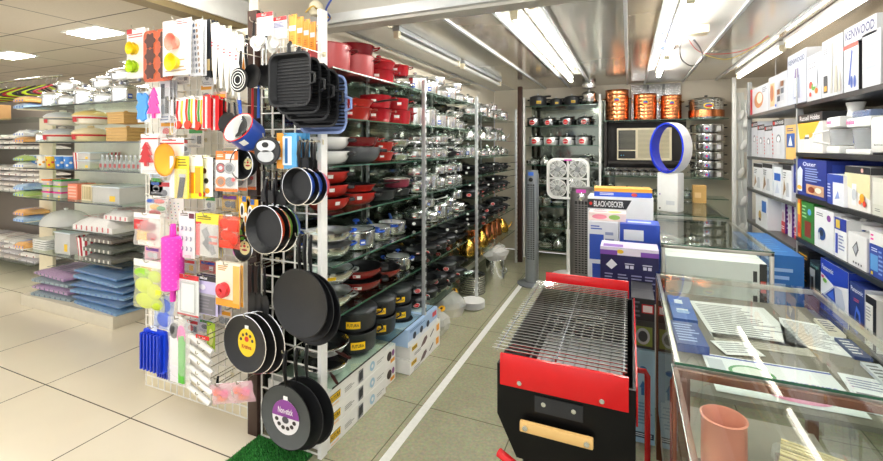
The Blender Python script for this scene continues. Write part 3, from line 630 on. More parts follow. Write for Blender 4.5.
def bag(name,base,alpha,blobs,header=None,thick=.03):
    "soft clear bag with coloured contents"
    def fn(w,h):
        r=empty(name); rr=random.Random(len(blobs)*7+3); hd=.14*h if header else .03*h
        nx,nz=9,11; vs=[];fs=[]
        for sgn in (-1,1):
            b=len(vs)
            for j in range(nz):
                for i in range(nx):
                    u=i/(nx-1); v=j/(nz-1); bul=math.sin(PI*u)**.6*math.sin(PI*min(1,v*1.02))**.5 if 0<u<1 and 0<v<1 else 0
                    vs.append(((u-.5)*w*(1+.05*math.sin(v*9)),sgn*thick*.5*bul*(1+rr.uniform(-.35,.35)),-hd-(h-hd)*v))
            for j in range(nz-1):
                for i in range(nx-1):
                    q=(b+j*nx+i,b+j*nx+i+1,b+(j+1)*nx+i+1,b+(j+1)*nx+i); fs.append(q if sgn<0 else q[::-1])
        MB().add(vs,fs,filmmat('film_'+base,base,alpha)).build('bag',r,ang=.25)
        for k,(u,v,ru,rv,c,sh) in enumerate(blobs):
            x=(u-.5)*w; z=-hd-(h-hd)*(1-v); mb=MB()
            if sh=='o': mb.lathe([(0,-1),(.5,-.87),(.87,-.5),(1,0),(.87,.5),(.5,.87),(0,1)],C(c),12); mb.v=[(a*ru*w,b_*thick*.3,c_*rv*h) for a,b_,c_ in mb.v]
            else: mb.box(-ru*w,-thick*.22,-rv*h,ru*w,thick*.22,rv*h,C(c),bev=.002)
            mb.build('content',r,loc=(x,(k%3-1)*.002,z))
        if header:
            m2=MB().box(-w/2,-.0015,-hd,w/2,.0015,0,C(header)); m2.add([(-w*.3,-.002,-hd*.7),(w*.3,-.002,-hd*.7),(w*.3,-.002,-hd*.3),(-w*.3,-.002,-hd*.3)],[(0,1,2,3)],WHT); m2.build('hang_header',r,smooth=False)
        else: tabpart(r,w*.3,hd)
        return r
    return fn
def pan(R,dep,inm=NONSTICK,outm=NONSTICK,rim=CHROME,hlen=.16,hm=BLACK,label=None,handle=True,ring=None,name='frying_pan'):
    "pan hanging from its handle, mouth to the viewer; origin at the handle's eye"
    def fn():
        r=empty(name); zc=-(hlen+R) if handle else -R
        mb=MB(); X=T(0,dep/2,zc,rx=R90)
        r0=R*.8 if dep>.015 else R*.95
        mb.lathe([(0,0),(r0,0),(R,dep-.002)],outm,36,X); mb.lathe([(R,dep-.002),(R+.003,dep),(R-.001,dep+.001)],rim,36,X); mb.lathe([(R-.001,dep+.001),(r0-.001,.005),(0,.005)],inm,36,X)
        if ring: mb.lathe([(R*.94,dep*.8),(R*.97,dep*.93),(R*.95,dep*.95)],ring,36,X)
        mb.build('body',r)
        if handle:
            g=MB().tube([(0,0,zc+R-.006),(0,-.004,zc+R+.03),(0,-.01,-hlen*.5),(0,-.004,-.012),(0,0,0)],[.007,.010,.013,.012,.007],hm,8,flat=.55); g.build('hanging_handle',r)
        else: tabpart(r,.02,.02)
        if label: 
            g=MB(); label(g,R,T(0,dep/2-.0062 if dep>.015 else dep/2-.008,zc,rx=R90)); g.build('paper_label',r,smooth=False)
        return r
    return fn
def circle_label(col,txt,col2,dots,fx=.5,fy=.6):
    def f(mb,R,X):
        rx,ry=R*fx,R*fy
        mb.add([(a,b,0) for a,b in circ(28,rx,ry)],[tuple(range(28))],C(col),X)
        x2=X@Matrix.Translation((0,0,.0008)); 
        if col2: mb.add([(a,b,0) for a,b in circ(16,rx,ry,0,0,0,PI,True)],[tuple(range(16))],C(col2),x2)
        x3=X@Matrix.Translation((0,0,.0016)); mb.text(txt,-rx*.55,-ry*.45 if not col2 else ry*.2,rx*.55,-ry*.15 if not col2 else ry*.55,C('b0202a' if not col2 else 'f7f0f4'),x3)
        for i in range(dots):
            a=PI*(.1+.8*i/max(1,dots-1)); a=a if not col2 else -a
            mb.add([(p,q,0) for p,q in circ(10,rx*.14,ry*.12,rx*.68*math.cos(a),ry*.62*math.sin(a))],[tuple(range(10))],C('3a3230'),x3)
        mb.add([(p,q,0) for p,q in circ(12,rx*.25,ry*.2,0,ry*.25 if not col2 else -ry*.15)],[tuple(range(12))],C('d8392a' if not col2 else '4a4a50'),x3)
        mb.add([(-R*.09,ry*.98,0),(R*.09,ry*.98,0),(R*.09,ry*1.22,0),(-R*.09,ry*1.22,0)],[(0,1,2,3)],WHT,x2)
    return f
def panstack(key,builder,R,px,py,Y,lb,n,dR,dy,cat='pan',top=True,hl=.16,handle=True,hk_=True):
    "px,py = pixel of the front pan's centre"
    c=P(px,py,Y=Y); z=c.z+R+(hl if handle else 0)
    for i in range(n):
        s_=1+dR*i
        put(key+'%d'%i if callable(builder(0)) and key.endswith('*') else key,builder(i),(c.x+.012*i,Y+dy*i,z-.002*i),fitl(lb+([', front',', second',', third',', fourth',', fifth'][i] if n>1 else '')),cat,lb[:40],s=s_)
    if hk_: hk(c.x,z-.012,GY-.006,max(.03,round(GY-Y+.02,2)),lb)
BLUEO=mat('blue_enamel_outside','2a4fae',.3); REDO=mat('pink_red_outside','c43a4a',.3); ORO=mat('orange_enamel_outside','d9512c',.3); GRO=mat('green_enamel_outside','7fb04a',.3)
# set of small pans, blue and red outsides
for key,px,py,R,cols,lb in (('spA*',300,186,.088,[BLUEO,BLUEO,REDO],'small frying pan in the shoulder high group'),('spB*',267,229,.118,[ORO,GRO,BLUEO],'frying pan with bright rim beside the black griddles')):
    hl=.13; Y=1.63; c=P(px,py,Y=Y); z=c.z+R+hl
    for i in range(3):
        put(key+str(i),pan(R,.045,outm=cols[i],hlen=hl),(c.x+.006*i,Y+.048*i,z-.004*i),lb+', '+[['blue in front','blue behind it','pink red at the back'],['orange in front','green in the middle','blue at the back']][key=='spB*'][i],'pan')
    hk(c.x,z-.006,GY-.008,.15,lb)
# big black griddles
c=P(300,303,Y=1.655); z=c.z+.165+.17
for i in range(3):
    put('tawa',pan(.165,.01,hlen=.17,rim=NONSTICK),(c.x+.012*i,1.655+.026*i,z-.006*i),'large flat black griddle hanging above the turf mat, '+['front','middle','rear']	[i],'griddle','large black griddles on the grid',s=1+.04*i)
hk(c.x,z-.008,GY-.008,.16,'the large black griddles')
# round griddles with the purple label
c=P(286,417,Y=1.62); z=c.z+.152+.17
put('tawaL',pan(.152,.01,hlen=.17,rim=NONSTICK,inm=mat('grey_griddle','4c4f50',.45),label=circle_label('f1eef0','Non-stick','8a3f96',6,.55,.55)),(c.x,1.62,z),'grey griddle with purple and white round label near the floor','griddle')
for i in range(1,3): put('tawa2',pan(.165,.012,hlen=.16,rim=NONSTICK),(c.x+.022*i,1.62+.05*i,z-.006),'black griddle hanging behind the purple label one, '+['nearer','farther'][i-1],'griddle')
hk(c.x,z-.008,GY-.008,.19,'the purple labelled griddle')
# frying pans with yellow label on the pegboard corner
c=P(246,343,Y=1.66); z=c.z+.147
put('yp',pan(.147,.022,rim=CHROME,label=circle_label('f4cf1d','Krishna',None,5,.42,.5),handle=False),(c.x,1.66,z),'black pan with oval yellow label hanging by the wooden post','pan')
for i in range(1,3): put('yp2',pan(.152,.022,rim=CHROME,handle=False),(c.x+.022*i,1.66+.035*i,z+.002),'black steel-rimmed pan behind the yellow label one, '+['middle','rear'][i-1],'pan',s=1+.03*i)
hk(c.x,z-.01,1.853,.2,'the yellow label pans')
# square grill pans
def grillpan(k):
    def fn():
        r=empty('grill_pan'); w=.25; R_=.045; hl=.05; zc=-w/2-hl; mb=MB()
        o=rrect(w,w,R_,6); a=rrect(w-.02,w-.02,R_-.008,6); n=len(o)
        om=NONSTICK if k<3 else mat('blue_grey_enamel','7d90c0',.3)
        def rg(p,y): return [(x,y,z+zc) for x,z in p]
        rings=[rg(rrect(w-.05,w-.05,R_-.015,6),.02),rg(o,-.02),rg(a,-.02),rg(rrect(w-.045,w-.045,R_-.015,6),.012)]
        vs=sum(rings,[]); fs=[]
        for q in range(3):
            for i in range(n): fs.append((q*n+i,q*n+(i+1)%n,(q+1)*n+(i+1)%n,(q+1)*n+i))
        fs+=[tuple(range(n))[::-1],tuple(range(3*n,4*n))]; mb.add(vs,fs,om)
        for i in range(13):
            z=zc-w/2+.035+i*(w-.07)/12; mb.tube([(-w/2+.03,.009,z),(w/2-.03,.009,z)],.0035,NONSTICK,6)
        mb.build('body',r)
        MB().tube([(0,-.02,zc+w/2-.002),(0,-.02,zc+w/2+.03),(0,-.006,0)],[.014,.012,.01],BLACK,8,flat=.5).build('hanging_handle',r)
        m3=MB()
        m3.tube([(w/2-.01,-.02,zc-.03),(w/2+.022,-.02,zc-.02),(w/2+.022,-.02,zc+.02),(w/2-.01,-.02,zc+.03)],.006,om,6); m3.build('helper_handle',r); return r
    return fn
c=P(292,80,Y=1.56); z=c.z+.175
for i in range(5):
    put('grill%d'%(i>3),grillpan(3 if i>3 else 0),(c.x+.008*i,1.56+.05*i,z-.018*i),'square ridged grill pan hanging high on the grid, '+['front','second','third','fourth','bluish rearmost'][i],'pan','square grill pans',s=(1+.04*i))
hk(c.x,z-.01,GY-.008,.25,'the square grill pans')
# small deep pans
c=P(245,164,Y=1.66); R=.08
put('sm1',pan(.08,.05,hlen=.1,label=circle_label('f3e6b0','.',None,3,.38,.38)),(c.x,1.66,c.z+.18),'small black pan with cream round label beside the wooden post','pan'); hk(c.x,c.z+.172,1.853,.2,'the small black pan')
c=P(244,248,Y=1.68)
put('sm2',pan(.068,.02,hlen=.07,label=circle_label('f7e9a8','.',None,3,.55,.55)),(c.x,1.68,c.z+.138),'little black pan with yellow round label below the scissors','pan'); hk(c.x,c.z+.13,1.853,.18,'the little labelled pan')
# blue and white saucepan, tilted
def saucepan_hang():
    r=empty('saucepan'); mb=MB().lathe([(0,0),(.075,0),(.08,.012),(.08,.1),(.083,.103)],BLUEO,30); mb.lathe([(.083,.103),(.085,.108),(.08,.108)],RED,30); mb.lathe([(.08,.108),(.076,.1),(.074,.01),(0,.008)],WHITE,30)
    arcpatch(mb,.0805,.05,.085,-.2,.2,WHT); mb.build('body',r)
    MB().tube([(0,.075,.08),(0,.12,.09),(0,.2,.1),(0,.24,.1)],[.006,.01,.012,.008],BLUEH,8,flat=.6).build('hanging_handle',r); return r
c=P(250,127,Y=1.66); o=saucepan_hang(); o.location=(c.x+.02,c.y,c.z-.06); o.rotation_euler=(.95,-.45,.3); tag(o,'blue saucepan with white inside tilted on its hook','pan')
# owl shaped grater pack and blue cards
def owl(w,h):
    r=empty('grater_pack'); mb=MB().prism(circ(24,w*.46,h*.48),-.006,.006,C('2a2a2c'),T(0,0,-h/2,rx=R90)); mb.build('hang_body',r)
    m2=MB(); m2.prism(circ(20,w*.3,h*.2,0,-h*.18),.007,.012,C('b9bcc0',.3),T(0,0,-h/2,rx=R90)); m2.prism(circ(20,w*.34,h*.2,0,h*.16),.007,.012,C('d8dade',.3),T(0,0,-h/2,rx=R90))
    m2.prism(circ(12,w*.12,h*.09,0,h*.2),.013,.015,C('17181a'),T(0,0,-h/2,rx=R90)); m2.build('steel_plate',r); return r
hang('owl',owl,254,136,281,166,'black and steel oval grater beside the light blue cards','grater',1.6,hooky=GY-.008)
hang('bluecard',card('carded_peeler','5aa9dc',[('r',0,0,.35,1,'f2a43a'),('r',.3,.1,.75,.9,'e9f2f8'),('r',.42,.15,.56,.85,'2d6fb4'),('L',.05,.2,.25,.8,4,'ffffff')]),277,133,297,169,'orange and light blue gadget card hanging under the grill pans','carded gadget',1.64,n=4,dy=.03,hooky=GY-.008)
def spat(w,h,headc='17181a'):
    r=empty('turner'); MB().tube([(0,0,0),(0,-.004,-h*.3),(0,0,-h*.62)],[.006,.009,.006],BLACK,8,flat=.6).build('hanging_handle',r)
    MB().prism([(-w*.25,-h*.6),(w*.25,-h*.6),(w*.5,-h*.72),(w*.46,-h),(-w*.46,-h),(-w*.5,-h*.72)],-.002,.002,C(headc),T(0,0,0,rx=R90)).build('head',r); return r
hang('spat',spat,298,139,309,170,'short black turner below the grill pans','turner',1.66,n=3,dy=.03,hooky=GY-.008)
for i,(a,b) in enumerate(((264,169),(270,170),(276,171),(282,172))): hang('spatb',spat,a-3,b,a+4,202,'black handled turner between griddle pans and wooden post, %s from left'%ORD[i],'turner',1.68,hooky=GY-.008,group='black turners above the bright pans')
for i,(a,b) in enumerate(((253,262),(259,263),(265,265))): hang('comb',spat,a-4,b,a+4,312,'long black turner hanging over the yellow label pans, %s from left'%ORD[i],'turner',1.72,group='long black turners')
# ladles
def ladle(w,h,strain=False):
    r=empty('ladle'); R=w/2; hc=C('b71e1e') if strain=='red' else BLACK
    MB().tube([(0,0,0),(0,-.003,-h*.3),(0,0,-h*.42)],[.006,.01,.005],hc,8,flat=.6).build('hanging_handle',r); MB().tube([(0,0,-h*.4),(0,0,-h+2*R*.9)],.003,STEELD,6).build('shaft',r)
    mb=MB(); X=T(0,.012,-h+R,rx=R90)
    mb.lathe([(0,0),(R*.6,.004),(R*.95,.02),(R,.026),(R*.92,.024),(R*.55,.008),(0,.005)],BLACK,24,X)
    if strain:
        for q in (.35,.6,.82): mb.tube([(q*R*math.cos(2*PI*i/20),-.02,-h+R+q*R*math.sin(2*PI*i/20)) for i in range(20)],.002,WHT,5,True)
    mb.build('bowl',r); return r
hang('ladA',lambda w,h:ladle(w,h,True),232,52,250,92,'black strainer ladle with pale rings beside the piping bags','ladle',1.58)
hang('ladB',ladle,245,22,263,88,'black ladle with long handle left of the white scoops','ladle',1.62)
hang('ladC',ladle,258,30,275,86,'black ladle hanging behind the red and white cards','ladle',1.66,hooky=GY-.008)
for i,(a,c_) in enumerate(((252,'c02020'),(258,'1f55b5'))):
    def stick(w,h,c_=c_):
        r=empty('spoon_handle'); MB().tube([(0,0,0),(0,0,-h)],[.005,.008],C(c_),8).build('hanging_handle',r); return r
    hang('stick%d'%i,stick,a-2,86,a+3,118,'%s handled utensil hanging above the blue saucepan'%['red','blue'][i],'utensil',1.7)
# white scoops on red cards
def scoops(w,h):
    r=empty('carded_spoons'); mb=MB().box(-w/2,-.0012,-h*.55,w/2,.0012,0,C('f4f4f6')); decals(mb,[('r',0,.82,1,1,'d3202a'),('L',.3,.86,.7,.95,2,'ffffff'),('L',.1,.5,.9,.75,4,'7a86c0')],w,h*.55,lambda k:T(-w/2,-.0018-.0004*k,-h*.55,rx=R90)); mb.build('hang_card',r,smooth=False)
    for i in range(3):
        m2=MB().lathe([(0,0),(.5,.1),(.9,.4),(1,.8),(.95,.8),(.85,.42),(.45,.14),(0,.06)],WHITE,18); m2.v=[(x*w*.28,y*w*.28,z*w*.35) for x,y,z in m2.v]; m2.build('scoop',r,loc=((i-1)*w*.28,-.01-.012*i,-h*.72-(i%2)*h*.1),rot=(R90,0,0))
    MB().tube([(-.01,-.004,-h*.6),(-.01,-.004,-h*1.25)],.003,STEELD,6).tube([(.012,-.004,-h*.6),(.012,-.004,-h*1.25)],.003,STEELD,6).build('stem',r); return r
hang('scoopA',scoops,257,14,273,54,'white scoops on a red topped card, left of two','spoon set',1.6,hooky=GY-.008)
hang('scoopB',scoops,272,18,287,56,'white scoops on a red topped card, right of two','spoon set',1.66,hooky=GY-.008)
hang('orcard',card('carded_skewers','ef9a25',[('r',.0,0,.2,1,'d97f14'),('r',.8,0,.86,1,'fbc66a'),('r',.1,.45,.9,.62,'e8e4ee'),('L',.3,.1,.7,.3,3,'b86a10')]),289,15,297,44,'orange boxed skewer card at the top of the pan grid','carded gadget',1.60,n=4,dy=.045,hooky=GY-.008)
# ---------- gadget wall ----------
def cups_card(cols,R=.03):
    def prod(r,w,h):
        for i,c in enumerate(cols):
            mb=MB().lathe([(0,0),(R*.7,0),(R,.035),(R*1.08,.037),(R*.95,.035),(R*.65,.004),(0,.004)],C(c),20,T(0,-.004,-h*(.42+.36*i),rx=R90)); mb.build('cup',r)
    return prod
hang('cupcard',card('carded_cups','f5f3f0',[('r',0,.9,.3,1,'c22a30'),('L',.1,.8,.9,.9,2,'c8585c')],None,cups_card(['f0d01c','b8d62a'],.036)),127,30,145,77,'white card with a yellow and a lime cup mould','carded mould',1.68,n=2)
def muffin(w,h):
    r=empty('muffin_mould'); mb=MB().prism(rrect(w,h,.03),-.004,.004,C('b9532f'),T(0,0,-h/2,rx=R90)); mb.build('hang_tray',r)
    for i in range(2):
        for j in range(3):
            X=T((i-.5)*w*.48,-.004,-h*(.2+.3*j),rx=R90); c=MB()
            pts=[((w*.17)*(1+.16*math.cos(k*2*PI*6/36))*math.cos(2*PI*k/36),(w*.17)*(1+.16*math.cos(k*2*PI*6/36))*math.sin(2*PI*k/36)) for k in range(36)]
            c.prism([(a*1.12,b*1.12) for a,b in pts],0,.003,C('c96a44'),X); c.prism(pts,.003,.0045,C('4a2015'),X); c.build('cavity',r)
    return r
hang('muffin',muffin,144,32,173,80,'terracotta silicone mould with six flower cavities','baking mould',1.64)
hang('cupcard2',card('carded_cups','f7f5f2',[('r',0,.88,1,1,'eadfe0'),('L',.5,.9,.9,.97,2,'c22a30'),('L',.1,.05,.9,.3,4,'b8a28a')],None,cups_card(['ee8a78','ecd21e'],.046)),163,22,191,74,'white card with pink and yellow measuring cups','carded cups',1.62,n=2,dy=.05)
hang('nozzles',card('carded_nozzles','e6e8ee',[('r',.0,0,.06,1,'2b4f8c')]+[('e',.2+.2*(k%4),.08+.1*(k//4),.07,.035,['5a6270','8a6a4a','39485e','b3b6bd'][(k*7)%4]) for k in range(36)],(.05,.02,.95,.95)),189,21,203,75,'blister card crowded with small metal piping nozzles','carded nozzles',1.66,n=2)
hang('darkpack',card('carded_spatula','25282e',[('r',.1,.1,.5,.9,'4a4f58'),('r',.5,.1,.9,.3,'c8b080')]),203,20,211,76,'dark narrow card beside the nozzle blister','carded gadget',1.7,n=3)
def piping(w,h):
    r=empty('piping_bag'); n=10; vs=[];fs=[]
    for j in range(10):
        v=j/9; ww=w/2*(1-v*.8)*(1 if v>.05 else .8)
        for i in range(n): a=2*PI*i/n; vs.append((ww*math.cos(a)+.004*math.sin(v*7),.010*(1-v*.6)*math.sin(a),-h*v))
    for j in range(9):
        for i in range(n): fs.append((j*n+i,(j+1)*n+i,(j+1)*n+(i+1)%n,j*n+(i+1)%n))
    MB().add(vs,fs,C('f3f1ea',.5)).build('hanging_bag',r); m2=MB(); decals(m2,[('L',.3,.6,.55,.7,2,'c04858')],w,h,lambda k:T(-w/2,-.012,-h,rx=R90)); m2.build('print',r,smooth=False); return r
for i in range(5): hang('piping',piping,210+i*6,24+i*3,220+i*6,84+i,'white tapered piping bag, %s from left of five'%ORD[i],'piping bag',1.66-.01*i,group='white piping bags')
def peeler(w,h):
    r=empty('can_opener'); MB().tube([(-w*.2,0,0),(-w*.3,-.004,-h*.4),(-w*.1,0,-h)],.007,C('f0961e'),8).build('hanging_handle',r)
    MB().tube([(w*.2,0,0),(w*.1,-.004,-h*.4),(w*.25,0,-h)],.007,C('26262a'),8).build('second_handle',r); MB().lathe([(0,0),(.02,0),(.02,.01),(0,.012)],CHROME,16,T(0,-.006,-h*.25,rx=R90)).build('wheel',r); return r
hang('opener',peeler,240,36,250,72,'orange and black can opener left of the ladles','can opener',1.7)
# second tier
def animal(col,pts):
    def fn(w,h):
        r=empty('cutter_card'); MB().box(-w/2,.004,-h,w/2,.006,0,C('f2f4f6')).build('hang_card',r,smooth=False)
        MB().prism([((x-.5)*w,(y-1)*h) for x,y in pts],0,.01,C(col),T(0,.003,0,rx=R90)).build('shape',r); return r
    return fn
bone=[(.1,.95),(.4,.98),(.5,.85),(.7,.95),(.95,.85),(.85,.65),(.95,.45),(.75,.3),(.8,.1),(.5,.02),(.3,.12),(.05,.1),(.15,.35),(0,.5),(.2,.65),(.05,.8)]
tree=[(.5,1),(.8,.72),(.68,.72),(.92,.45),(.75,.45),(1,.15),(.6,.15),(.6,0),(.4,0),(.4,.15),(0,.15),(.25,.45),(.08,.45),(.32,.72),(.2,.72)]
hang('bone',animal('4a9be8',bone),137,92,149,122,'blue bone shaped silicone mould on a card','mould',1.66)
hang('star',animal('f04aa8',tree),148,88,160,118,'hot pink tower shaped gadget on a white card','mould',1.66)
hang('misc1',card('carded_gadget','e9eaf0',[('r',.1,.55,.5,.9,'5a5f6a'),('r',.55,.2,.9,.6,'2c2c30'),('e',.35,.3,.2,.12,'a9b6c8'),('L',.1,.02,.9,.15,2,'7a88a8')],(.05,.05,.95,.8)),160,80,170,122,'pale card with grey and black gadget','carded gadget',1.7,n=3)
def whisk(w,h):
    r=empty('balloon_whisk'); MB().tube([(0,0,0),(0,0,-h*.45)],[.005,.008],C('f4f1ee'),8).build('hanging_handle',r); mb=MB()
    for k in range(5):
        a=PI*k/5; mb.tube([(w*.45*math.sin(t)*math.cos(a),w*.45*math.sin(t)*math.sin(a)*.6,-h*.45-h*.55*(1-math.cos(t))/2) for t in [PI*i/10*1 for i in range(11)]],.0016,WHITE,5)
    mb.build('wires',r); return r
hang('whisk',whisk,167,100,177,134,'white whisk hanging left of the red scissors','whisk',1.64)
def scissors(col,col2,w_=None):
    def fn(w,h):
        r=empty('kitchen_scissors'); 
        for s_ in (-1,1):
            MB().tube([(s_*w*.25+w*.2*math.cos(t),0,-h*.8+h*.18*math.sin(t)) for t in [2*PI*i/14 for i in range(14)]],.004,C(col if s_<0 else col2),6,True).build('grip',r)
            MB().prism([(s_*w*.06-w*.06,-h*.62),(s_*w*.06+w*.08,-h*.62),(s_*w*.02,-h*.04)],-.0012*s_,.0008,STEEL,T(0,.002*s_,0,rx=R90)).build('blade',r)
        tabpart(r,w*.6,h*.12,'d81f26'); return r
    return fn
def redpeel(c1,c2):
    def fn(w,h):
        r=empty('carded_peeler'); MB().box(-w/2,.004,-h,w/2,.006,0,C('f3f0f0')).build('hang_card',r,smooth=False)
        a=MB(); a.tube([(-w*.2,0,-h*.1),(-w*.28,-.002,-h*.5),(-w*.18,0,-h*.88)],.005,C(c1),8); a.tube([(w*.05,0,-h*.1),(w*.0,-.002,-h*.5),(w*.05,0,-h*.9)],.0045,C(c2),8); a.tube([(w*.3,0,-h*.1),(w*.22,0,-h*.5),(w*.28,0,-h*.85)],.004,C('f2c81c'),8); a.build('handle',r)
        MB().lathe([(0,0),(w*.3,0),(w*.3,.01),(0,.012)],C('e03a1e'),16,T(0,-.002,-h*.9,rx=R90)).build('ring',r); return r
    return fn
hang('rp1',redpeel('c8161c','e8e4e2'),175,98,184,128,'red capped tool on white card with oval red patch','carded gadget',1.66,n=2)
hang('rp2',redpeel('e8381a','3a8f3a'),184,96,194,128,'rainbow handled peeler set, left bunch','peeler',1.66,n=3)
hang('rp2',redpeel('e8381a','3a8f3a'),194,97,203,129,'rainbow handled peeler set, right bunch','peeler',1.68,n=3)
hang('rc',card('carded_knife','d6161c',[('r',.3,.0,.55,.95,'f0ecec'),('r',.42,.1,.5,.8,'9a9ca4')]),203,95,211,128,'tall red card with white knife strip','carded knife',1.66,n=3)
hang('rc',card('carded_knife','d6161c',[]),211,97,219,128,'tall plain red card beside the black scoops','carded knife',1.68,n=3)
def bscoop(w,h):
    r=empty('measuring_scoop'); MB().tube([(0,0,0),(0,-.006,-h*.4)],[.006,.01],BLACK,8,flat=.5).build('hanging_handle',r)
    mb=MB().lathe([(0,0),(.6,.02),(.95,.35),(1,.5),(.93,.48),(.55,.08),(0,.06)],BLACK,20); mb.v=[(x*w*.5,-z*w*.3+.01,y*h*.32-h*.68) for x,y,z in mb.v]; mb.build('bowl',r); return r
for i in range(4): hang('bscoop',bscoop,210+i*5,97+i*2,229+i*5,128+i*3,'black measuring scoop in the dark bunch, %s from left'%ORD[i],'scoop',1.76-.045*i,group='black scoops in a bunch',tilt=.25-.15*i)
# third tier
def cutter(c1):
    def prod(r,w,h):
        MB().prism([((x-.6)*w*.75,(y-1.2)*h*.6) for x,y in tree],0,.014,C(c1),T(0,-.003,-.02,rx=R90)).build('cutter',r)
    return prod
hang('cut1',card('carded_cutter','f5f2ef',[('r',0,.86,1,.9,'c93a3a'),('L',.1,.02,.9,.1,2,'d0b0b0')],(.03,.02,.97,.85),cutter('c01c24')),141,134,158,174,'dark red tree cutter on a white card','carded cutter',1.62,n=2)
hang('cut2',card('carded_cutter','f5f2ef',[('r',0,.86,1,.9,'c93a3a')],None,cutter('e83ac0')),150,134,166,172,'magenta tree cutter on a white card','carded cutter',1.68)
def funnel(r,w,h): MB().lathe([(0,0),(w*.18,0),(w*.42,.03),(w*.46,.032),(w*.38,.028),(w*.14,.004),(0,.004)],C('f4a81c'),24,T(-w*.05,-.004,-h*.55,rx=R90)).build('bowl',r)
hang('fun',card('carded_funnel','f6f3f1',[('r',0,.84,1,.88,'c93a3a'),('L',.1,.9,.9,.97,1,'c93a3a')],None,funnel),160,138,184,178,'bright orange bowl on a white card above the brush','carded bowl',1.64)
hang('brush',card('carded_brush','f2dc30',[('r',0,0,.25,1,'e9e6ea'),('r',.3,0,.42,1,'e3c81c'),('L',.45,.75,.95,.95,3,'8a7a1a'),('p',[(.4,.0),(.7,.02),(.85,.5),(.55,.52)],'2a2a2c'),('r',.5,.5,.85,.58,'b9bcc0')],(.25,.02,.95,.7)),170,156,189,199,'yellow card with a black bristled brush','carded brush',1.62,n=2)
hang('orpeg',card('carded_gadget','f6ee2c',[('r',.0,.75,1,1,'f6f3f0'),('r',.1,.12,.42,.72,'f0960e'),('r',.5,.12,.85,.72,'f3a618'),('r',.15,.6,.5,.75,'f8ecd0'),('e',.85,.1,.1,.05,'d8401c')]),188,155,203,199,'yellow card with two orange tools','carded gadget',1.64,n=3)
hang('holes',card('carded_gadget','f4f3f1',[('e',.35,.65,.18,.07,'5a3022'),('e',.5,.4,.18,.07,'222226'),('e',.6,.15,.18,.07,'e8a428')]),200,157,213,197,'white card with three round dark pictures','carded gadget',1.66)
hang('holes2',card('carded_gadget','3a3c42',[('e',.3+.4*(k%2),.1+.16*(k//2),.2,.08,['b8bcc4','84888f','d3d6da'][k%3]) for k in range(11)],(.03,.02,.97,.97)),210,158,219,198,'dark blister filled with silver metal tips','carded gadget',1.69,n=2)
gauge=[('r',0,.78,1,1,'ef7a2c'),('r',.45,.8,.85,.93,'f3e8e0'),('L',.06,.84,.38,.92,2,'fff4ea'),('r',0,0,1,.08,'ef7a2c'),('e',.25,.58,.22,.13,'3a2a2c'),('e',.25,.58,.17,.1,'b8262c'),('e',.25,.58,.09,.05,'cfd3d8'),('e',.65,.58,.24,.14,'9fa2a6'),('e',.65,.58,.16,.09,'5e6166'),('e',.27,.24,.23,.13,'d87a22'),('e',.27,.24,.14,.08,'8e6c58'),('e',.68,.24,.2,.12,'86898d'),('e',.85,.3,.08,.05,'d82c2c')]
hang('gauge',card('carded_gauge','f3f1ef',gauge,(.03,.06,.97,.78)),216,151,238,192,'orange topped card with four round gauges','carded gauge',1.64,n=3,dy=.06)
def sc2(w,h): return scissors('f0a818','f0a818')(w,h)
for i,(a,b) in enumerate(((239,196),(247,199))):
    o_=hang('scor',card('carded_scissors','f4b424',[('e',.3,.6,.2,.22,'f7f3e8'),('e',.3,.6,.12,.14,'20242c'),('e',.65,.35,.22,.2,'f7f3e8'),('e',.65,.35,.1,.1,'d8921c'),('r',.35,.85,.7,1,'2c5fae')]),a,b,a+11,b+36,'yellow orange scissors card with blue tab, %s'%['left','right'][i],'carded scissors',1.68)
# fourth tier
hang('snack',bag('bag_of_moulds','fdf6f4',.3,[(.3,.75,.25,.15,'c8262c','b'),(.65,.7,.2,.14,'9a3a4a','o'),(.35,.35,.22,.16,'f0c060','b'),(.7,.35,.2,.14,'b86a70','o'),(.5,.12,.3,.07,'f4e6dc','b')],'f2f0ee'),134,212,160,248,'clear bag of red and orange moulds at the left edge','bag',1.62)
hang('spice',bag('bag_of_cutters','ffffff',.25,[(.25,.8,.2,.12,'2c5fc0','o'),(.6,.8,.25,.12,'d8301f','o'),(.4,.5,.25,.14,'f2b81c','o'),(.7,.45,.2,.12,'2f9a4a','o'),(.4,.2,.28,.14,'c8281f','o')]),146,196,168,218,'small bag of blue, red and yellow cutters','bag',1.68)
hang('dots',card('carded_towel','f7f3ee',[('e',.15+.22*(k%4),.1+.13*(k//4),.03,.02,['c8302c','3a5fae','2f9a4a'][k%3]) for k in range(26)]),166,196,184,222,'white towel card with tiny coloured dots','carded towel',1.72)
def rolling(w,h):
    r=empty('rolling_pin'); P_=C('ee3fc0'); MB().lathe([(0,0),(.014,0),(.017,.01),(.015,h*.14),(.013,h*.16),(0,h*.16)],P_,16,T(0,0,-h*.16)).build('hanging_handle',r)
    mb=MB(); R=w*.42; mb.lathe([(0,-h*.16),(R*.9,-h*.16),(R,-h*.17),(R,-h*.83),(R*.9,-h*.84),(0,-h*.84)][::-1],P_,20)
    PL=C('f46ad0')
    for j in range(16):
        for i in range(10):
            a=2*PI*(i+.5*(j%2))/10; z=-h*(.19+.62*j/15); mb.lathe([(0,.0015),(.004,.0005),(.005,-.001)],PL,6,T(R*math.cos(a),R*math.sin(a),z)@Matrix.Rotation(a,4,'Z')@Matrix.Rotation(R90,4,'Y'))
    mb.build('roller',r); MB().lathe([(0,0),(.013,0),(.016,.02),(.014,h*.15),(0,h*.15)],P_,16,T(0,0,-h)).build('lower_handle',r); return r
hang('rolling',rolling,165,223,181,303,'magenta embossed rolling pin hanging upright','rolling pin',1.62)
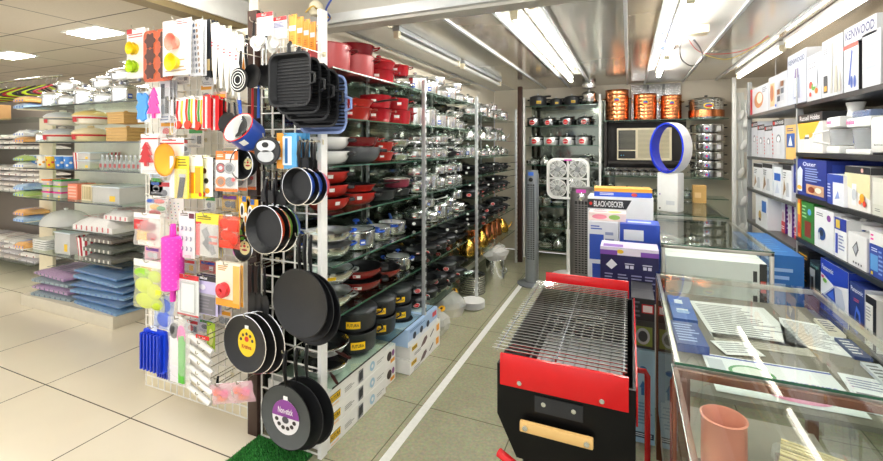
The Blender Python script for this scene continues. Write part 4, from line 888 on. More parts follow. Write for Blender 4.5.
hookc=[('r',0,.88,1,1,'efe9ea'),('L',.1,.9,.6,.97,2,'3a2430'),('r',.65,.86,.97,.97,'6a2038')]+[('e',.25+.27*(k%3),.2+.22*(k//3),.07,.05,'9a9eb4') for k in range(9)]+[('e',.25+.27*(k%3),.21+.22*(k//3),.045,.03,'f4f2f4') for k in range(9)]+[('r',.1,.02,.3,.1,'8a2030'),('r',.5,.02,.9,.08,'d8c0c8')]
hang('hookcard',card('carded_hooks','f4f2f3',hookc),179,211,195,259,'white card with rows of small wall hooks','carded hooks',1.64,n=2)
hang('tongs',card('carded_tongs','f5e445',[('r',0,0,.25,.8,'d01c1c'),('r',.2,.0,1,.76,'c8c4bc'),('p',[(.25,.6),(.5,.7),(.9,.1),(.7,.03)],'6f7276'),('p',[(.3,.3),(.55,.5),(.6,.1)],'54565a'),('r',.6,.45,.95,.5,'d8604c'),('r',.6,.3,.95,.36,'d8604c'),('L',.1,.85,.7,.95,2,'8a7a1a')],(.2,.02,1,.78),depth=.03),196,213,219,258,'yellow topped pack of grey graters with red side','carded grater',1.62,n=2)
hang('redbag',bag('bag_of_silicone','ff6a50',.35,[(.3,.75,.25,.16,'e0301a','o'),(.7,.7,.22,.16,'d82a14','b'),(.4,.4,.3,.16,'ea3c20','o'),(.7,.3,.22,.18,'e0301a','o'),(.4,.12,.3,.1,'e83a20','b'),(.45,.62,.16,.06,'f6f2ee','b')]),218,214,240,250,'bag of bright red silicone pieces','bag',1.62)
hang('gr',card('carded_gadget','5cbf3a',[('r',.2,.1,.8,.9,'8fd86a')]),238,217,244,240,'narrow green card right of the red bag','carded gadget',1.68)
# fifth tier
hang('gloves',bag('bag_of_gloves','f4f6c8',.3,[(.3,.85,.28,.1,'8fc62c','o'),(.7,.8,.22,.12,'c4dc30','o'),(.35,.55,.32,.16,'d8e81e','o'),(.7,.45,.24,.16,'e0ec3a','o'),(.4,.2,.34,.16,'d3e224','o'),(.75,.15,.2,.12,'bcd42a','o')],'eeeee8',.05),134,258,164,313,'lime yellow rubber gloves in a clear bag','bag of gloves',1.62)
hang('bluebrush',bag('bag_of_scrubbers','9fc0ff',.35,[(.5,.7,.35,.2,'1a3fd0','o'),(.5,.3,.35,.22,'2448e0','o')],None,.04),154,292,174,332,'blue scrubbers in a small clear bag','bag',1.64)
hang('rack',card('carded_grater','dfe3e2',[('r',0,.88,1,1,'c8262c'),('r',.12,.06,.85,.82,'b9c0bd'),('r',.18,.1,.79,.78,'f0f3f2'),('r',0,0,1,.04,'c8262c')],(.08,.04,.92,.86)),178,273,199,318,'white grater tray in red edged pack','carded grater',1.62)
hang('purp',card('carded_gadget','cfc4ec',[('r',.0,.86,1,1,'1c1c24'),('r',.15,.9,.5,.96,'f0eef4'),('r',.08,.02,.9,.48,'77747c'),('r',.08,.48,.9,.54,'a9a6b0'),('L',.15,.1,.8,.42,4,'8e8b94'),('e',.3,.7,.15,.07,'f4f0ff')]),197,274,218,317,'lilac pack with grey tray and black top','carded gadget',1.64,n=2)
def tape(r,w,h):
    mb=MB().lathe([(.008,0),(.034,0),(.038,.004),(.038,.022),(.034,.026),(.014,.028),(.008,.022),(.008,0)],C('d8323a',.25),28,T(-w*.12,-.004,-h*.62,rx=R90)); mb.build('roll',r)
hang('tape',card('carded_tape','f3ead8',[('r',0,0,1,.16,'eda02c'),('r',.72,.1,1,.95,'f0b860'),('L',.1,.8,.6,.93,3,'c8923a')],None,tape),216,261,240,309,'orange edged card with a glossy red roll','carded tape',1.60,n=2)
# sixth tier
def bigbrush(w,h):
    r=empty('floor_brush'); mb=MB()
    o=rrect(w*.9,h*.86,.02); mb.prism(o,-.022,.0,C('1c46e0',.3),T(0,0,-h*.52,rx=R90))
    for i in range(6): mb.box(-w*.38+i*w*.14,-.001,-h*.9,-w*.32+i*w*.14,.028,-h*.14,C('1438c0',.3),T(0,-.03,0),bev=.003)
    mb.build('hang_block',r); tabpart(r,w*.25,h*.1,'dfe6fa'); return r
hang('bigbrush',bigbrush,142,323,166,378,'large ribbed blue brush head hanging low at left','brush',1.62)
hang('bigbrush2',bigbrush,160,330,176,384,'blue brush head partly behind the green and white bag','brush',1.72)
hang('gbag',bag('bag_of_gadgets','ffffff',.3,[(.3,.8,.2,.12,'2a2c30','o'),(.6,.75,.2,.15,'f06ab8','o'),(.3,.45,.2,.25,'f2f2f4','b'),(.65,.4,.12,.35,'58c03a','b'),(.4,.15,.25,.12,'e9e6ee','b')],None,.03),168,314,190,388,'clear bag with green strip and white tools','bag',1.62)
def roll_white(w,h):
    r=empty('foil_roll'); MB().lathe([(0,-w/2),(h*.4,-w/2),(h*.48,-w*.47),(h*.48,w*.47),(h*.4,w/2),(0,w/2)],C('f4f2ee',.3),18,T(0,0,-h/2,rx=0)@Matrix.Rotation(R90,4,'Y')).build('hang_roll',r); return r
for i in range(6): hang('wroll',roll_white,190-(i%2)*2,338+i*10,214-(i%2)*2,350+i*10,'white plastic roll, %s from the top of the hanging column'%ORD[i],'plastic roll',1.64,group='white hanging rolls',tilt=.35,hooky=1.853)
hang('redtag',card('carded_tag','e01c1c',[('t','Lux',.25,.3,.75,.7,'ffffff')]),196,334,209,341,'small red label card above the white rolls','label card',1.6)
for i,(a,b) in enumerate(((209,380),(230,378))): hang('pinkbag',bag('bag_of_sweets','ffd0dc',.35,[(.3,.6,.2,.2,'f06a2c','o'),(.65,.5,.22,.2,'e8508c','o'),(.45,.25,.25,.15,'f28a3a','o')],None,.03),a,b,a+21,b+27,'pink and orange pieces in a clear bag, %s of two low ones'%['left','right'][i],'bag',1.64,tilt=-.3)
hang('lgreen',card('carded_gadget','b6d23a',[('e',.5,.5,.3,.3,'e9ee9a')]),207,322,215,352,'lime gadget card partly behind the yellow label pan','carded gadget',1.72)
hang('dk',spat,214,375,222,395,'small dark tool hanging among the low bags','utensil',1.72)
# top left extras behind
for i,(a,b,c_,h_) in enumerate(((176,225,'f6f5f2',22),(150,180,'c9d6ee',16),(140,262,'efe7e2',30),(181,262,'c48a2c',28),(219,266,'e8e4de',20),(226,322,'efe9e4',25),(200,84,'e8e3d6',20),(222,155,'f0ede6',30),(178,138,'e9edf2',18),(190,300,'f0f0ee',20),(214,92,'e8c0b0',25),(150,176,'f0dcd6',20),(158,180,'e8eef4',22))):
    hang('bk%d'%i,card('carded_gadget',c_,[('r',.1,.7,.9,.9,['c8343a','3a5fae','e8a02c','4aa04a'][i%4]),('e',.5,.4,.25,.15,'8a8d94'),('L',.1,.05,.9,.2,2,'8a8a90')]),a,b,a+13,b+h_,'small card tucked behind the front gadgets, the one %s'%['above the hooks card','under the blue bone mould','behind the gloves','with amber face','by the red roll','beside the low pans','under the nozzle blister','behind the gauges','above the orange bowl','behind the lilac pack','behind the piping bags','below the dark red tree','below the magenta tree'][i],'carded gadget',1.79)

ex=[(203,60,214,86,'eceae6','silver sieve card under the piping bags',1.78),(176,66,190,84,'f4efe8','low card under the cup mould cards',1.78),(160,122,176,138,'ece4e0','small card above the red line cards',1.76),(205,196,216,212,'f2f0ea','white hook strip below the gauge cards',1.78),(222,194,238,212,'e6b84a','amber card below the gauge cards',1.77),
(180,258,196,274,'d8dce4','pale card above the white grater tray',1.77),(200,260,216,274,'c85a4a','brick red card above the lilac pack',1.77),(216,308,232,330,'f3e2d0','peach card below the tape card',1.78),(199,318,214,334,'e8e2f0','lilac edged card below the lilac pack',1.77),(145,246,160,262,'f0b8c8','pink card above the lime gloves',1.76),
(186,318,199,336,'f0f0ee','white card below the grater tray',1.78),(150,158,163,178,'c8dcf0','light blue card behind the tree cutters',1.77),(224,126,240,148,'efe4d0','cream card under the black scoops',1.78),(188,128,204,148,'f2ece2','ivory card under the rainbow peelers',1.78)]
for i,(a,b,c,d,col,lb,Y) in enumerate(ex):
    hang('ex%d'%i,card('carded_gadget',col,[('r',.08,.72,.92,.93,['d8343a','2f5fb8','f0a41c','3fa04a','7a3a9c'][i%5]),('e',.4,.42,.22,.2,['5a5e66','c8ccd2','d83a2c','8a8d94'][i%4]),('r',.6,.2,.85,.6,['e9ebee','4a4c52','f0c83a'][i%3]),('L',.08,.04,.9,.16,2,'8a8a90')],(.05,.03,.95,.7)),a,b,c,d,lb,'carded gadget',Y)
# ---------- LEFT GONDOLA (faces -Y, front edge y=2.32) ----------
GY2=2.34
def zat(px,py): return P(px,py,Y=GY2).z
xl,xr=-5.62,-4.02
STEP=[(1.78,1),(1.545,1),(1.33,1),(1.05,0),(.78,0),(.5,0)]
gz=[zat(90,103),zat(90,141.5),zat(90,170),zat(90,203),zat(90,232),zat(90,262)]
base=MB().box(xl,2.32,0,-4.12,3.2,.11,mat('ivory_metal','d8d0bd',.4),bev=.004); tag(base.build('gondola_plinth'),'long ivory plinth of the plastics gondola on the tile floor','plinth')
tag(MB().box(xl,2.78,.11,-4.1,2.82,2.0,mat('ivory_back_panel','dcd6c6',.5)).build('gondola_back_board',smooth=False),'ivory back board of the plastics gondola','board')
tag(MB().box(xl-.03,2.83,0,xl,2.86,2.0,CREAM,bev=.002).build('gondola_post',smooth=False),'ivory post at the left end of the plastics gondola','post')
tag(MB().box(-4.08,2.83,0,-4.04,2.86,1.95,CREAM,bev=.002).build('gondola_post',smooth=False),'ivory post at the right end of the plastics gondola','post')
DARKSH=mat('dark_smoked_glass','23302c',.15,coat=.5)
for i,z in enumerate(gz):
    x1=-3.62 if i<2 else (-3.75 if i==2 else -4.02)
    tag((lambda o_:(MB().box(xl,GY2-.003,z-.012,x1,GY2,z,DARKSH).build('dark_edge',o_,smooth=False),o_)[1])(MB().box(xl,GY2,z-.012,x1,2.78,z,SHELFG).build('gondola_shelf',smooth=False)),'dark glass shelf of the plastics gondola, %s from the top'%ORD[i],'shelf','gondola shelves')
GN='plastics gondola'
def gx(px,Y=2.5): return AY(px,Y)
def gput(k,fn,px,i,lb,cat,Y=2.5,s=1,rz=0,dz=0,group=None): return put(k,fn,(gx(px,Y),Y,gz[i]+.001+dz),fitl(lb),cat,group,rz=rz,s=s)
# top shelf: steel pots
tops=[(55,['steel_pot'],.8),(72,['steel_cass','steel_cass'],.85),(91,['steel_pot','steel_cass'],.9) if 0 else (89,['steel_pot'],.85),(108,['steel_cass','steel_cass'],.85),(126,['steel_pot','steel_cass'],.85)]
for j,(px,k,s_) in enumerate(tops):
    zz=gz[0]
    for q,kk in enumerate(k):
        put(kk,KIND[kk],(gx(px),2.5,zz+.001),fitl(DESC[kk]+' atop the plastics gondola, %s from left%s'%(ORD[j],'' if len(k)==1 else [', bottom',', top'][q])),'pot','steel pots on the gondola top',s=s_*1.2,rz=1.3+.2*q); zz+=height(kk)*s_*1.2+.001
for j,px in enumerate((44,68,93,116,136)):
    put('steel_cass',KIND['steel_cass'],(gx(px,2.67),2.68,gz[0]+.001),'steel casserole in the back row atop the gondola, %s from left'%ORD[j],'pot','steel pots on the gondola top',s=.65,rz=1.4)
# second shelf: casseroles and wooden pieces
def hotpot(c1,c2,lidc):
    def fn():
        r=empty('insulated_casserole'); R=.15
        MB().lathe([(0,0),(.11,0),(.13,.01),(R,.075),(R+.004,.08),(0,.08)],C(c1,.3),32).lathe([(.1435,.052),(.149,.062),(.149,.07)],C(c2),32).build('body',r)
        g=MB().lathe([(R+.005,.081),(R+.003,.09),(R*.85,.115),(R*.4,.135),(0,.14)],C(lidc,.3),32).build('lid',r)
        MB().lathe([(0,.138),(.03,.14),(.028,.155),(0,.16)],C(c1),16).build('knob',g)
        m2=MB(); arcpatch(m2,.148,.02,.055,-.22,.22,C('c8262c'),R2=.152); m2.build('label',r); return r
    return fn
def bread(w=.3,d=.2,h=.12):
    def fn():
        r=empty('wooden_bread_box'); mb=MB()
        for i in range(4): mb.box(-w/2,-d/2,i*h/4+.0005,w/2,d/2,(i+1)*h/4-.0015,WOOD,bev=.003)
        mb.build('body',r); MB().box(-w/2-.006,-d/2-.006,h,w/2+.006,d/2+.006,h+.014,WOOD,bev=.004).build('lid',r); MB().lathe([(0,0),(.012,0),(.016,.015),(0,.02)],WOOD,12,T(0,0,h+.014)).build('knob',r); return r
    return fn
hp=[('hpA',hotpot('ece6d8','c8262c','c6ccd4'),62,0,'cream insulated casserole with grey lid'),('hpB',hotpot('f2dfae','c8262c','f0e4c0'),91,0,'cream casserole with red rim label, lower'),('hpC',hotpot('f3ecdc','c8262c','f6d98a'),92,.165,'cream casserole with yellow lid, stacked upper'),('hpD',hotpot('e9e2d2','8a8a86','d8dade'),63,.165,'pale casserole with silvery lid, stacked upper at left')]
for k,fn,px,dz,lb in hp: gput(k,fn,px,1,lb+' on the second gondola shelf','casserole',dz=dz,s=.98)
gput('brd',bread(.3,.2,.11),128,1,'pale wooden box with slatted sides and knob on the second gondola shelf','wooden box')
gput('brd2',bread(.24,.18,.09),126,1,'smaller pale wooden box stacked on the slatted one','wooden box',dz=.16)
def claypot():
    r=empty('serving_pot'); MB().lathe([(0,0),(.08,0),(.12,.04),(.125,.07),(0,.07)],mat('brown_clay','8a5a30',.4),26).build('body',r); g=MB().lathe([(.125,.071),(.1,.095),(.04,.115),(0,.12)],mat('brown_clay2','6a4020',.4),26).build('lid',r); MB().lathe([(0,.11),(.012,.12),(.018,.135),(0,.14)],BLACK,12).build('knob',g); return r
gput('clay',claypot,110,1,'brown lidded serving pot behind the wooden boxes','pot',Y=2.64,s=.6)
gput('tiffin',KIND['tiffin'],46,1,'small steel container at the left of the second gondola shelf','container')
# third shelf: printed tubs
def tub(c1,c2,clear=False):
    def fn():
        r=empty('printed_tub'); mb=MB().lathe([(0,0),(.06,0),(.07,.13),(.066,.13),(0,.01)],C(c1,.3),24)
        for i in range(10): arcoval(mb,.066+.0012*(i%2),.03+.03*(i%3),.014,.22,C(c2),10,off=(i-5)*.55)
        mb.build('body',r); MB().lathe([(.07,.13),(.073,.132),(.073,.142),(0,.146)],C('e8eef6'),24).build('lid',r); return r
    return fn
tb=[('3f86d8','f0f0f0'),('f2f0e4','e8a41c'),('f3c21c','d83a2c'),('2f7ed0','e9e4da')]
for j,px in enumerate((37,44,53,62,71)):
    gput('tub%d'%(j%4),tub(*tb[j%4]),px,2,'printed snack tub with picture band, %s from left on the third gondola shelf'%ORD[j],'tub',s=.85)
def striped(c='c8262c',h=.2,R=.07):
    def fn():
        mb=MB(); n=24; vs=[];
        for i in range(n):
            a0=2*PI*i/n; a1=2*PI*(i+1)/n; 
            mb.add([(R*.8*math.cos(a0),R*.8*math.sin(a0),0),(R*.8*math.cos(a1),R*.8*math.sin(a1),0),(R*math.cos(a1),R*math.sin(a1),h),(R*math.cos(a0),R*math.sin(a0),h)],[(0,1,2,3)],C(c) if i%2 else WHT)
        mb.lathe([(0,.004),(R*.78,.006)],WHT,24); return mb.build('striped_tub')
    return fn
for j,px in enumerate((81,113)): gput('striped',striped(h=.17),px,2,'red and white striped popcorn tub, %s on the third gondola shelf'%['left','right behind the bottles'][j],'tub',Y=2.5 if j==0 else 2.7,s=.9)
def clearbox(w,d,h,c='e9eef0',lidc='d7e2ea',inner=None):
    def fn():
        r=empty('clear_storage_box'); MB().box(-w/2,-d/2,0,w/2,d/2,h,filmmat('milky_plastic','ffffff',.5),bev=.006).build('body',r); MB().box(-w/2-.006,-d/2-.006,h,w/2+.006,d/2+.006,h+.014,C(lidc,.25),bev=.004).build('lid',r)
        if inner: MB().box(-w*.4,-d*.4,.006,w*.4,d*.4,h*.6,C(inner)).build('content',r)
        MB().box(w*.15,-d/2-.001,h*.15,w*.35,-d/2,h*.5,C('f0c83a')).build('label',r,smooth=False)
        return r
    return fn
gput('cbA',clearbox(.2,.16,.07,inner='c8d83a'),93,2,'clear food box with lime contents on the third gondola shelf','storage box')
gput('cbB',clearbox(.2,.16,.06,inner='f0e8d0'),93,2,'clear food box with pale contents stacked on the lime one','storage box',dz=.086)
def bottle():
    r=empty('glass_bottle'); MB().lathe([(0,0),(.024,0),(.026,.008),(.026,.07),(.012,.095),(.011,.12),(0,.12)],filmmat('bottle_glass','dfe8ea',.45),16).build('body',r); MB().lathe([(0,.12),(.013,.12),(.013,.135),(0,.136)],STEELD,12).build('cap',r); arcp=MB(); arcpatch(arcp,.0265,.02,.055,-.7,.7,C('b85a5a')); arcp.build('label',r); return r
for j in range(9): gput('bottle',bottle,103+j*4.7,2,'small stoppered glass bottle, %s from left in the row'%ORD[j],'bottle',Y=2.44,group='row of small glass bottles')
# fourth shelf: colourful boxes
cols=['e01c8c','5cb82c','f07a1c','e8459c','8fc83a','2c9a4a']
for j,px in enumerate((55,66)):
    for q in range(3): gput('col%d'%((j*3+q)%6),clearbox(.14,.15,.045,lidc=cols[(j*3+q)%6],inner=cols[(j*3+q+1)%6]),px,3,'small box with %s lid, %s pile on the fourth gondola shelf, %s'%(['magenta','green','orange','pink','light green','dark green'][(j*3+q)%6],['left','right'][j],['bottom','middle','top'][q]),'storage box',dz=q*.0605)
gput('basket1',carton('plastic_basket',.16,.16,.15,'f08a6c',f=[('r',.1,.15+.2*k,.9,.25+.2*k,'f8c0aa') for k in range(4)]),82,3,'salmon plastic basket on the fourth gondola shelf','basket')
gput('basket2',carton('plastic_basket',.16,.16,.15,'f1e2c0',f=[('r',.08+.18*k,.1,.2+.18*k,.9,'c9b688') for k in range(5)]),96,3,'cream slotted plastic basket on the fourth gondola shelf','basket')
gput('cont',clearbox(.4,.26,.14),121,3,'large clear lidded storage box on the fourth gondola shelf','storage box')
gput('dkbox',carton('dark_carton',.32,.2,.13,'2c2c2a',f=[('L',.1,.2,.9,.8,6,'6a6a60')]),100,3,'dark printed carton behind the baskets','box',Y=2.66,dz=0)
gput('grbox',carton('patterned_carton',.14,.08,.15,'f0f0ec',f=[('r',.1,.1,.9,.5,'3a9a4a'),('p',[(.2,.2),(.5,.7),(.8,.3)],'1c1c1c')]),79,3,'green and white patterned carton behind the salmon basket','box',Y=2.68)
# fifth shelf: domes, bags, trays, striped tub
def dome(): 
    r=empty('food_cover'); MB().lathe([(.2*math.cos(R90*i/8),.14*math.sin(R90*i/8)) for i in range(9)],filmmat('milky_plastic','ffffff',.5),28).build('dome',r); MB().lathe([(0,.14),(.014,.14),(.018,.155),(0,.16)],WHITE,12).build('knob',r); return r
gput('dome',dome,66,4,'clear domed food cover on the fifth gondola shelf','food cover',s=(1.3,.95,1))
def softpack(base,stripes,w=.34,d=.3,h=.09,seed=1,name='wrapped_textile'):
    def fn():
        r=empty(name); rr=random.Random(seed); nx=10;ny=8; vs=[];fs=[]
        for lay in range(2):
            for j in range(ny):
                for i in range(nx):
                    u=i/(nx-1);v=j/(ny-1); e=min(u,1-u,v,1-v)*6
                    vs.append(((u-.5)*w,(v-.5)*d,(h*(.45+.55*min(1,e))+rr.uniform(-.012,.004)) if lay else 0))
        for j in range(ny-1):
            for i in range(nx-1):
                q=(j*nx+i,j*nx+i+1,(j+1)*nx+i+1,(j+1)*nx+i); fs.append(q[::-1]); fs.append(tuple(nx*ny+k for k in q))
        for i in range(nx-1):
            fs.append((i,i+1,nx*ny+i+1,nx*ny+i)); b=(ny-1)*nx; fs.append((b+i+1,b+i,nx*ny+b+i,nx*ny+b+i+1))
        for j in range(ny-1):
            fs.append(((j+1)*nx,j*nx,nx*ny+j*nx,nx*ny+(j+1)*nx)); fs.append((j*nx+nx-1,(j+1)*nx+nx-1,nx*ny+(j+1)*nx+nx-1,nx*ny+j*nx+nx-1))
        mb=MB().add(vs,fs,C(base,.6))
        mb.build('folded_cloth',r)
        for k in range(stripes[1] if stripes else 0):
            x=(-.4+.8*k/max(1,stripes[1]-1))*w; MB().box(x-.01,-d*.503,h*.05,x+.01,-d*.5,h*.4,C(stripes[0])).box(x-.01,-d*.3,h*1.0,x+.01,d*.3,h*1.005,C(stripes[0])).build('stripe',r,smooth=False)
        m2=MB().add([(x*1.02,y*1.02,z*1.05+.002+rr.uniform(0,.008)) for x,y,z in vs],fs,FILM); m2.build('plastic_wrap',r,ang=.2); return r
    return fn
gput('sp1',softpack('eceae8',('c83a4a',7),.6,.3,.12,4),110,4,'striped white and red cloths in clear wrap on the fifth gondola shelf','textile pack')
gput('sp1b',softpack('e9e6e4',('d05a68',5),.34,.26,.09,5),131,4,'upper wrapped cloth pack with red marks, right end of the gondola','textile pack',dz=.12,Y=2.5)
def tray(): return MB().prism(rrect(.3,.24,.03),0,.012,C('f2f2ef',.3)).prism(rrect(.31,.25,.03),.012,.02,C('e6e6e2',.3)).build('serving_tray')
for i in range(5): gput('tray',tray,50,5,'white plastic tray in the pile, %s from the shelf'%ORD[i],'tray',dz=i*.022,s=.8,group='white trays on the gondola')
gput('organ',clearbox(.26,.2,.2),74,5,'tall frosted drawer organiser on the sixth gondola shelf','storage box')
gput('striped2',striped('b8283a',.2,.1),88,5,'dark red striped tub beside the leafy pillows','tub',s=.9)
for i in range(3): gput('leafy%d'%i,softpack(['4a4a40','3a4638','54463e'][i],('d8d4c8',6),.42,.3,.075,8+i),115,5,'dark leaf patterned cushion in wrap, %s of the pile'%['bottom','middle','top'][i],'cushion',dz=i*.09,group='leafy cushions')
# bottom: blue mats
for i in range(6):
    put('bmat%d'%(i%2),softpack(['5f96c4','3f76ac'][i%2],('2c68b8',9),.72,.4,.05,20+i,'wrapped_mat'),(-4.45,2.56,.112+i*.061),'blue patterned mat in clear wrap, %s from the bottom of the pile'%ORD[i],'mat','blue mats on the plinth',rz=random.uniform(-.08,.08))
for i in range(4):
    put('gmat%d'%(i%2),softpack(['7f96a0','b08ab8'][i%2],('38506a',7),.6,.4,.055,30+i,'wrapped_mat'),(-5.2,2.56,.112+i*.067),'grey and lilac mat in clear wrap at the left, %s from the bottom'%ORD[i],'mat','grey mats on the plinth',rz=random.uniform(-.08,.08))
# narrow shelf strip at x 28-42 px : stacks of towels and bottles left end
for i in range(6):
    for q in range(2 if i<5 else 1):
        put('tow%d'%((i+q)%4),softpack(['a8cdf0','f0b050','f2f4f6','b8d86a'][(i+q)%4],('3a76d8',4),.2,.22,.055,40+i,'folded_towel'),(-5.78,2.475,gz[i]+.001+q*.066),'small folded towel pack left of the gondola, level %s, %s'%(ORD[i],['lower','upper'][q]),'towel pack','towels on the side ladder')
tag((lambda mb:[mb.box(-5.9,2.4,z-.01,-5.66,2.62,z,CREAM) for z in gz] and mb.box(-5.92,2.6,0,-5.66,2.63,1.9,CREAM).build('side_shelf_unit',smooth=False))(MB()),'narrow ivory side unit holding towel packs','shelf unit')
# FAR LEFT unit with hangers and bags (x<30px)
FY=2.75
def fz(py): return P(12,py,Y=FY).z
fzs=[fz(118),fz(149),fz(192),fz(262),fz(300)]
tag((lambda mb:[mb.box(-8.6,FY-.0,z-.015,-6.45,FY+.5,z,SHELFG) for z in fzs] and mb.box(-8.6,FY+.5,0,-6.45,FY+.53,fzs[0]+.3,C('7a706a')).box(-8.62,FY,0,-8.6,FY+.5,fzs[0],CREAM).build('wall_shelf_unit',smooth=False))(MB()),'dark shelved unit at the far left edge holding bagged linen','shelf unit')
for i,z in enumerate(fzs[1:]):
    for j in range(5):
        for q in range([3,5,4,3][i] if i<4 else 0):
            c_=['f0ece6','ddd2ca','d0ccd0','faf6f0'][(i+j+q)%4]
            put('lin%d'%((i+j+q)%4),softpack(c_,('a04048' if j%2 else '8a8a90',3),.38,.36,.05,60+(i+j+q)%4,'bagged_linen'),(-8.3+j*.4,FY+.25,z+.001+q*.064),'bagged pale linen in the far left unit, shelf %s, stack %s, %s up'%(ORD[i+1],ORD[j],ORD[q]),'linen pack','bagged linen at the far left')
def binder(c):
    return carton('box_file',.09,.24,.2,c,f=[('e',.5,.3,.15,.06,'e8e2d8'),('r',.2,.6,.8,.85,'efe9dc')])
for j,c_ in enumerate(('1a1a1c','24201e','b98d5c','b07c48','2a2a2c','5a3020','1c1c20','c69a68')):
    put('bind'+c_,binder(c_),(-8.35+j*.24,FY+.14,fzs[1]+.0+.075*2+.003) if False else (-8.35+j*.11,FY+.14,fzs[0]+.001),'upright box file in the far left unit, %s from the left'%ORD[j],'box file','box files at the far left')
def hanger(c):
    def fn():
        r=empty('clothes_hanger'); MB().tube([(-.2,0,-.12),(-.17,0,-.1),(0,0,-.01),(.17,0,-.1),(.2,0,-.12),(.16,0,-.13),(-.16,0,-.13),(-.2,0,-.12)],.009,C(c),8).build('hanging_frame',r)
        MB().tube([(0,0,-.01),(0,0,.03),(.02,0,.06),(0,0,.085),(-.02,0,.07)],.003,CHROME,6).build('hook',r); return r
    return fn
tag(MB().tube([(-8.4,2.7,fz(82)+.0),(-5.7,2.7,fz(82))],.012,CHROME,10).build('hanging_rail'),'chrome rail carrying the clothes hangers at the far left','rail')
for j in range(18):
    c_=['b8d81c','a8182c','1c1c1e','c8e020','3a1a2a','1f1f22'][(j*5)%6]
    put('hgr'+c_,hanger(c_),(-7.6+j*.105,2.7,fz(82)-.078),'coloured clothes hanger on the far left rail, %s along'%ORD[j],'hanger','clothes hangers on the rail',rz=R90+random.uniform(-.12,.12),s=1.0)
# ---------- BACK RACK (faces -Y, front y=6.2) ----------
BY=6.2
def bx(px,Y=BY): return AY(px,Y)
def pcook(bm_,lm,lab,wide=1,body_lab_c=None):
    def fn():
        r=empty('pressure_cooker'); mb=MB(); R=.12*wide; H=.13
        mb.lathe([(0,0),(R*.95,0),(R,.012),(R*1.02,H*.6),(R*.98,H),(0,H)],bm_,30); lab(mb,R*1.02,H); mb.build('body',r)
        g=MB().lathe([(R*1.02,0),(R*1.03,.008),(R*.9,.02),(R*.5,.034),(0,.038)],lm,30).build('lid',r,loc=(0,0,H))
        MB().lathe([(0,.036),(.008,.038),(.012,.05),(.012,.066),(0,.07)],STEELD,12).build('weight_valve',g)
        MB().box(R*.3,-.013,H+.006,R+.07,.013,H+.03,BLACK,bev=.006).box(R-.005,-.013,H-.045,R+.065,.013,H-.02,BLACK,bev=.006).build('handle',r)
        MB().box(-R-.035,-.02,H-.04,-R+.004,.02,H-.015,BLACK,bev=.005).build('helper_handle',r); return r
    return fn
def l_yel(mb,R,H): arcpatch(mb,R+.002,H*.3,H*.6,.1,.65,YEL); arctext(mb,'Hawkins',R+.003,H*.38,H*.52,.16,.6,BLK)
def l_red(mb,R,H): arcoval(mb,R+.002,H*.5,.046,.42,WHT,off=.6); arcoval(mb,R+.003,H*.5,.041,.37,RED,off=.6); arctext(mb,'Hawkins',R+.004,H*.44,H*.56,.3,.9,WHT)
pcs={'pc_black':(ANOD,ANOD,l_yel),'pc_grey':(mat('satin_dark_steel','8a8c8e',.25,1),ANOD,l_red),'pc_steel':(mat('satin_steel','eceded',.38,.85),STEEL,l_red)}
for k,v in pcs.items(): KIND[k]=pcook(*v)
BX0,BX1=bx(524),bx(600)
for i,(z,lb) in enumerate(((2.17,'top'),(1.885,'second'),(1.61,'third'),(1.33,'fourth'),(1.05,'fifth'),(.75,'sixth'),(.45,'seventh'),(.15,'lowest'))):
    mb=MB().box(BX0+.02,BY,z-.008,BX1-.02,6.6,z,SHELFG); o=tag(mb.build('glass_shelf',smooth=False),'%s glass shelf of the end wall pressure cooker rack'%lb,'shelf','end wall glass shelves')
    MB().box(BX0+.02,BY-.003,z-.008,BX1-.02,BY,z,GEDGE).build('polished_edge',o,smooth=False)
for x,lb in ((BX0,'left'),(BX1,'right')): tag(MB().box(x-.015,BY-.01,0,x+.015,BY+.02,2.3,WHITE,bev=.003).build('rack_post'),'white post at the %s of the pressure cooker shelves'%lb,'rack post')
def bput(k,px,z,lb,s=1,Y=6.38,rz=0,cat=None,group='cookware on the end wall'): return put(k,KIND[k],(bx(px,Y),Y,z+.001),fitl(lb),cat or cat_of(k),group,s=s,rz=rz)
for j,(px,s) in enumerate(((538,1.0),(556,.7),(572,.85))): bput('pc_black',px,2.17,'black pressure cooker with yellow label, top end wall shelf, %s from left'%ORD[j],s,cat='pressure cooker',rz=-.1)
z=2.17
for j,k in enumerate(('steel_bowl','tiffin','tiffin')):
    bput(k,589,z,'%s in the small copper rimmed pile on the top end wall shelf, %s'%(DESC[k],['bottom','middle','top'][j]),1.15,Y=6.38); z+=height(k)*1.15+.001
for j,px in enumerate((534,549,567,585)): bput('pc_grey',px,1.885,'dark steel pressure cooker with red label, second end wall shelf, %s from left'%ORD[j],(.84,.74,.8,.78)[j],cat='pressure cooker',rz=-.7)
for j,px in enumerate((536,551,567,583)): bput('pc_steel',px,1.61,'shiny pressure cooker with red round label, third end wall shelf, %s from left'%ORD[j],.86,cat='pressure cooker',rz=-.7)
for i,z in enumerate((1.33,1.05,.75,.45,.15)):
    for j,px in enumerate((532,545,558,571,585,596)):
        k=['steel_cass','steel_pot','kettle2','steel_bowl','tiffin','steel_cass','steel_small'][(i*3+j*2)%7]
        bput(k,px,z,'%s on %s end wall shelf below the pressure cookers, %s from left'%(DESC[k].split(' with')[0],ORD[i+3],ORD[j]),.8,Y=6.34,rz=R90)
        bput('steel_bowl' if j%2 else 'tiffin',px+1,z,'steel piece on %s end wall shelf, back row, %s from left'%(ORD[i+3],ORD[j]),.7,Y=6.52,cat='container')
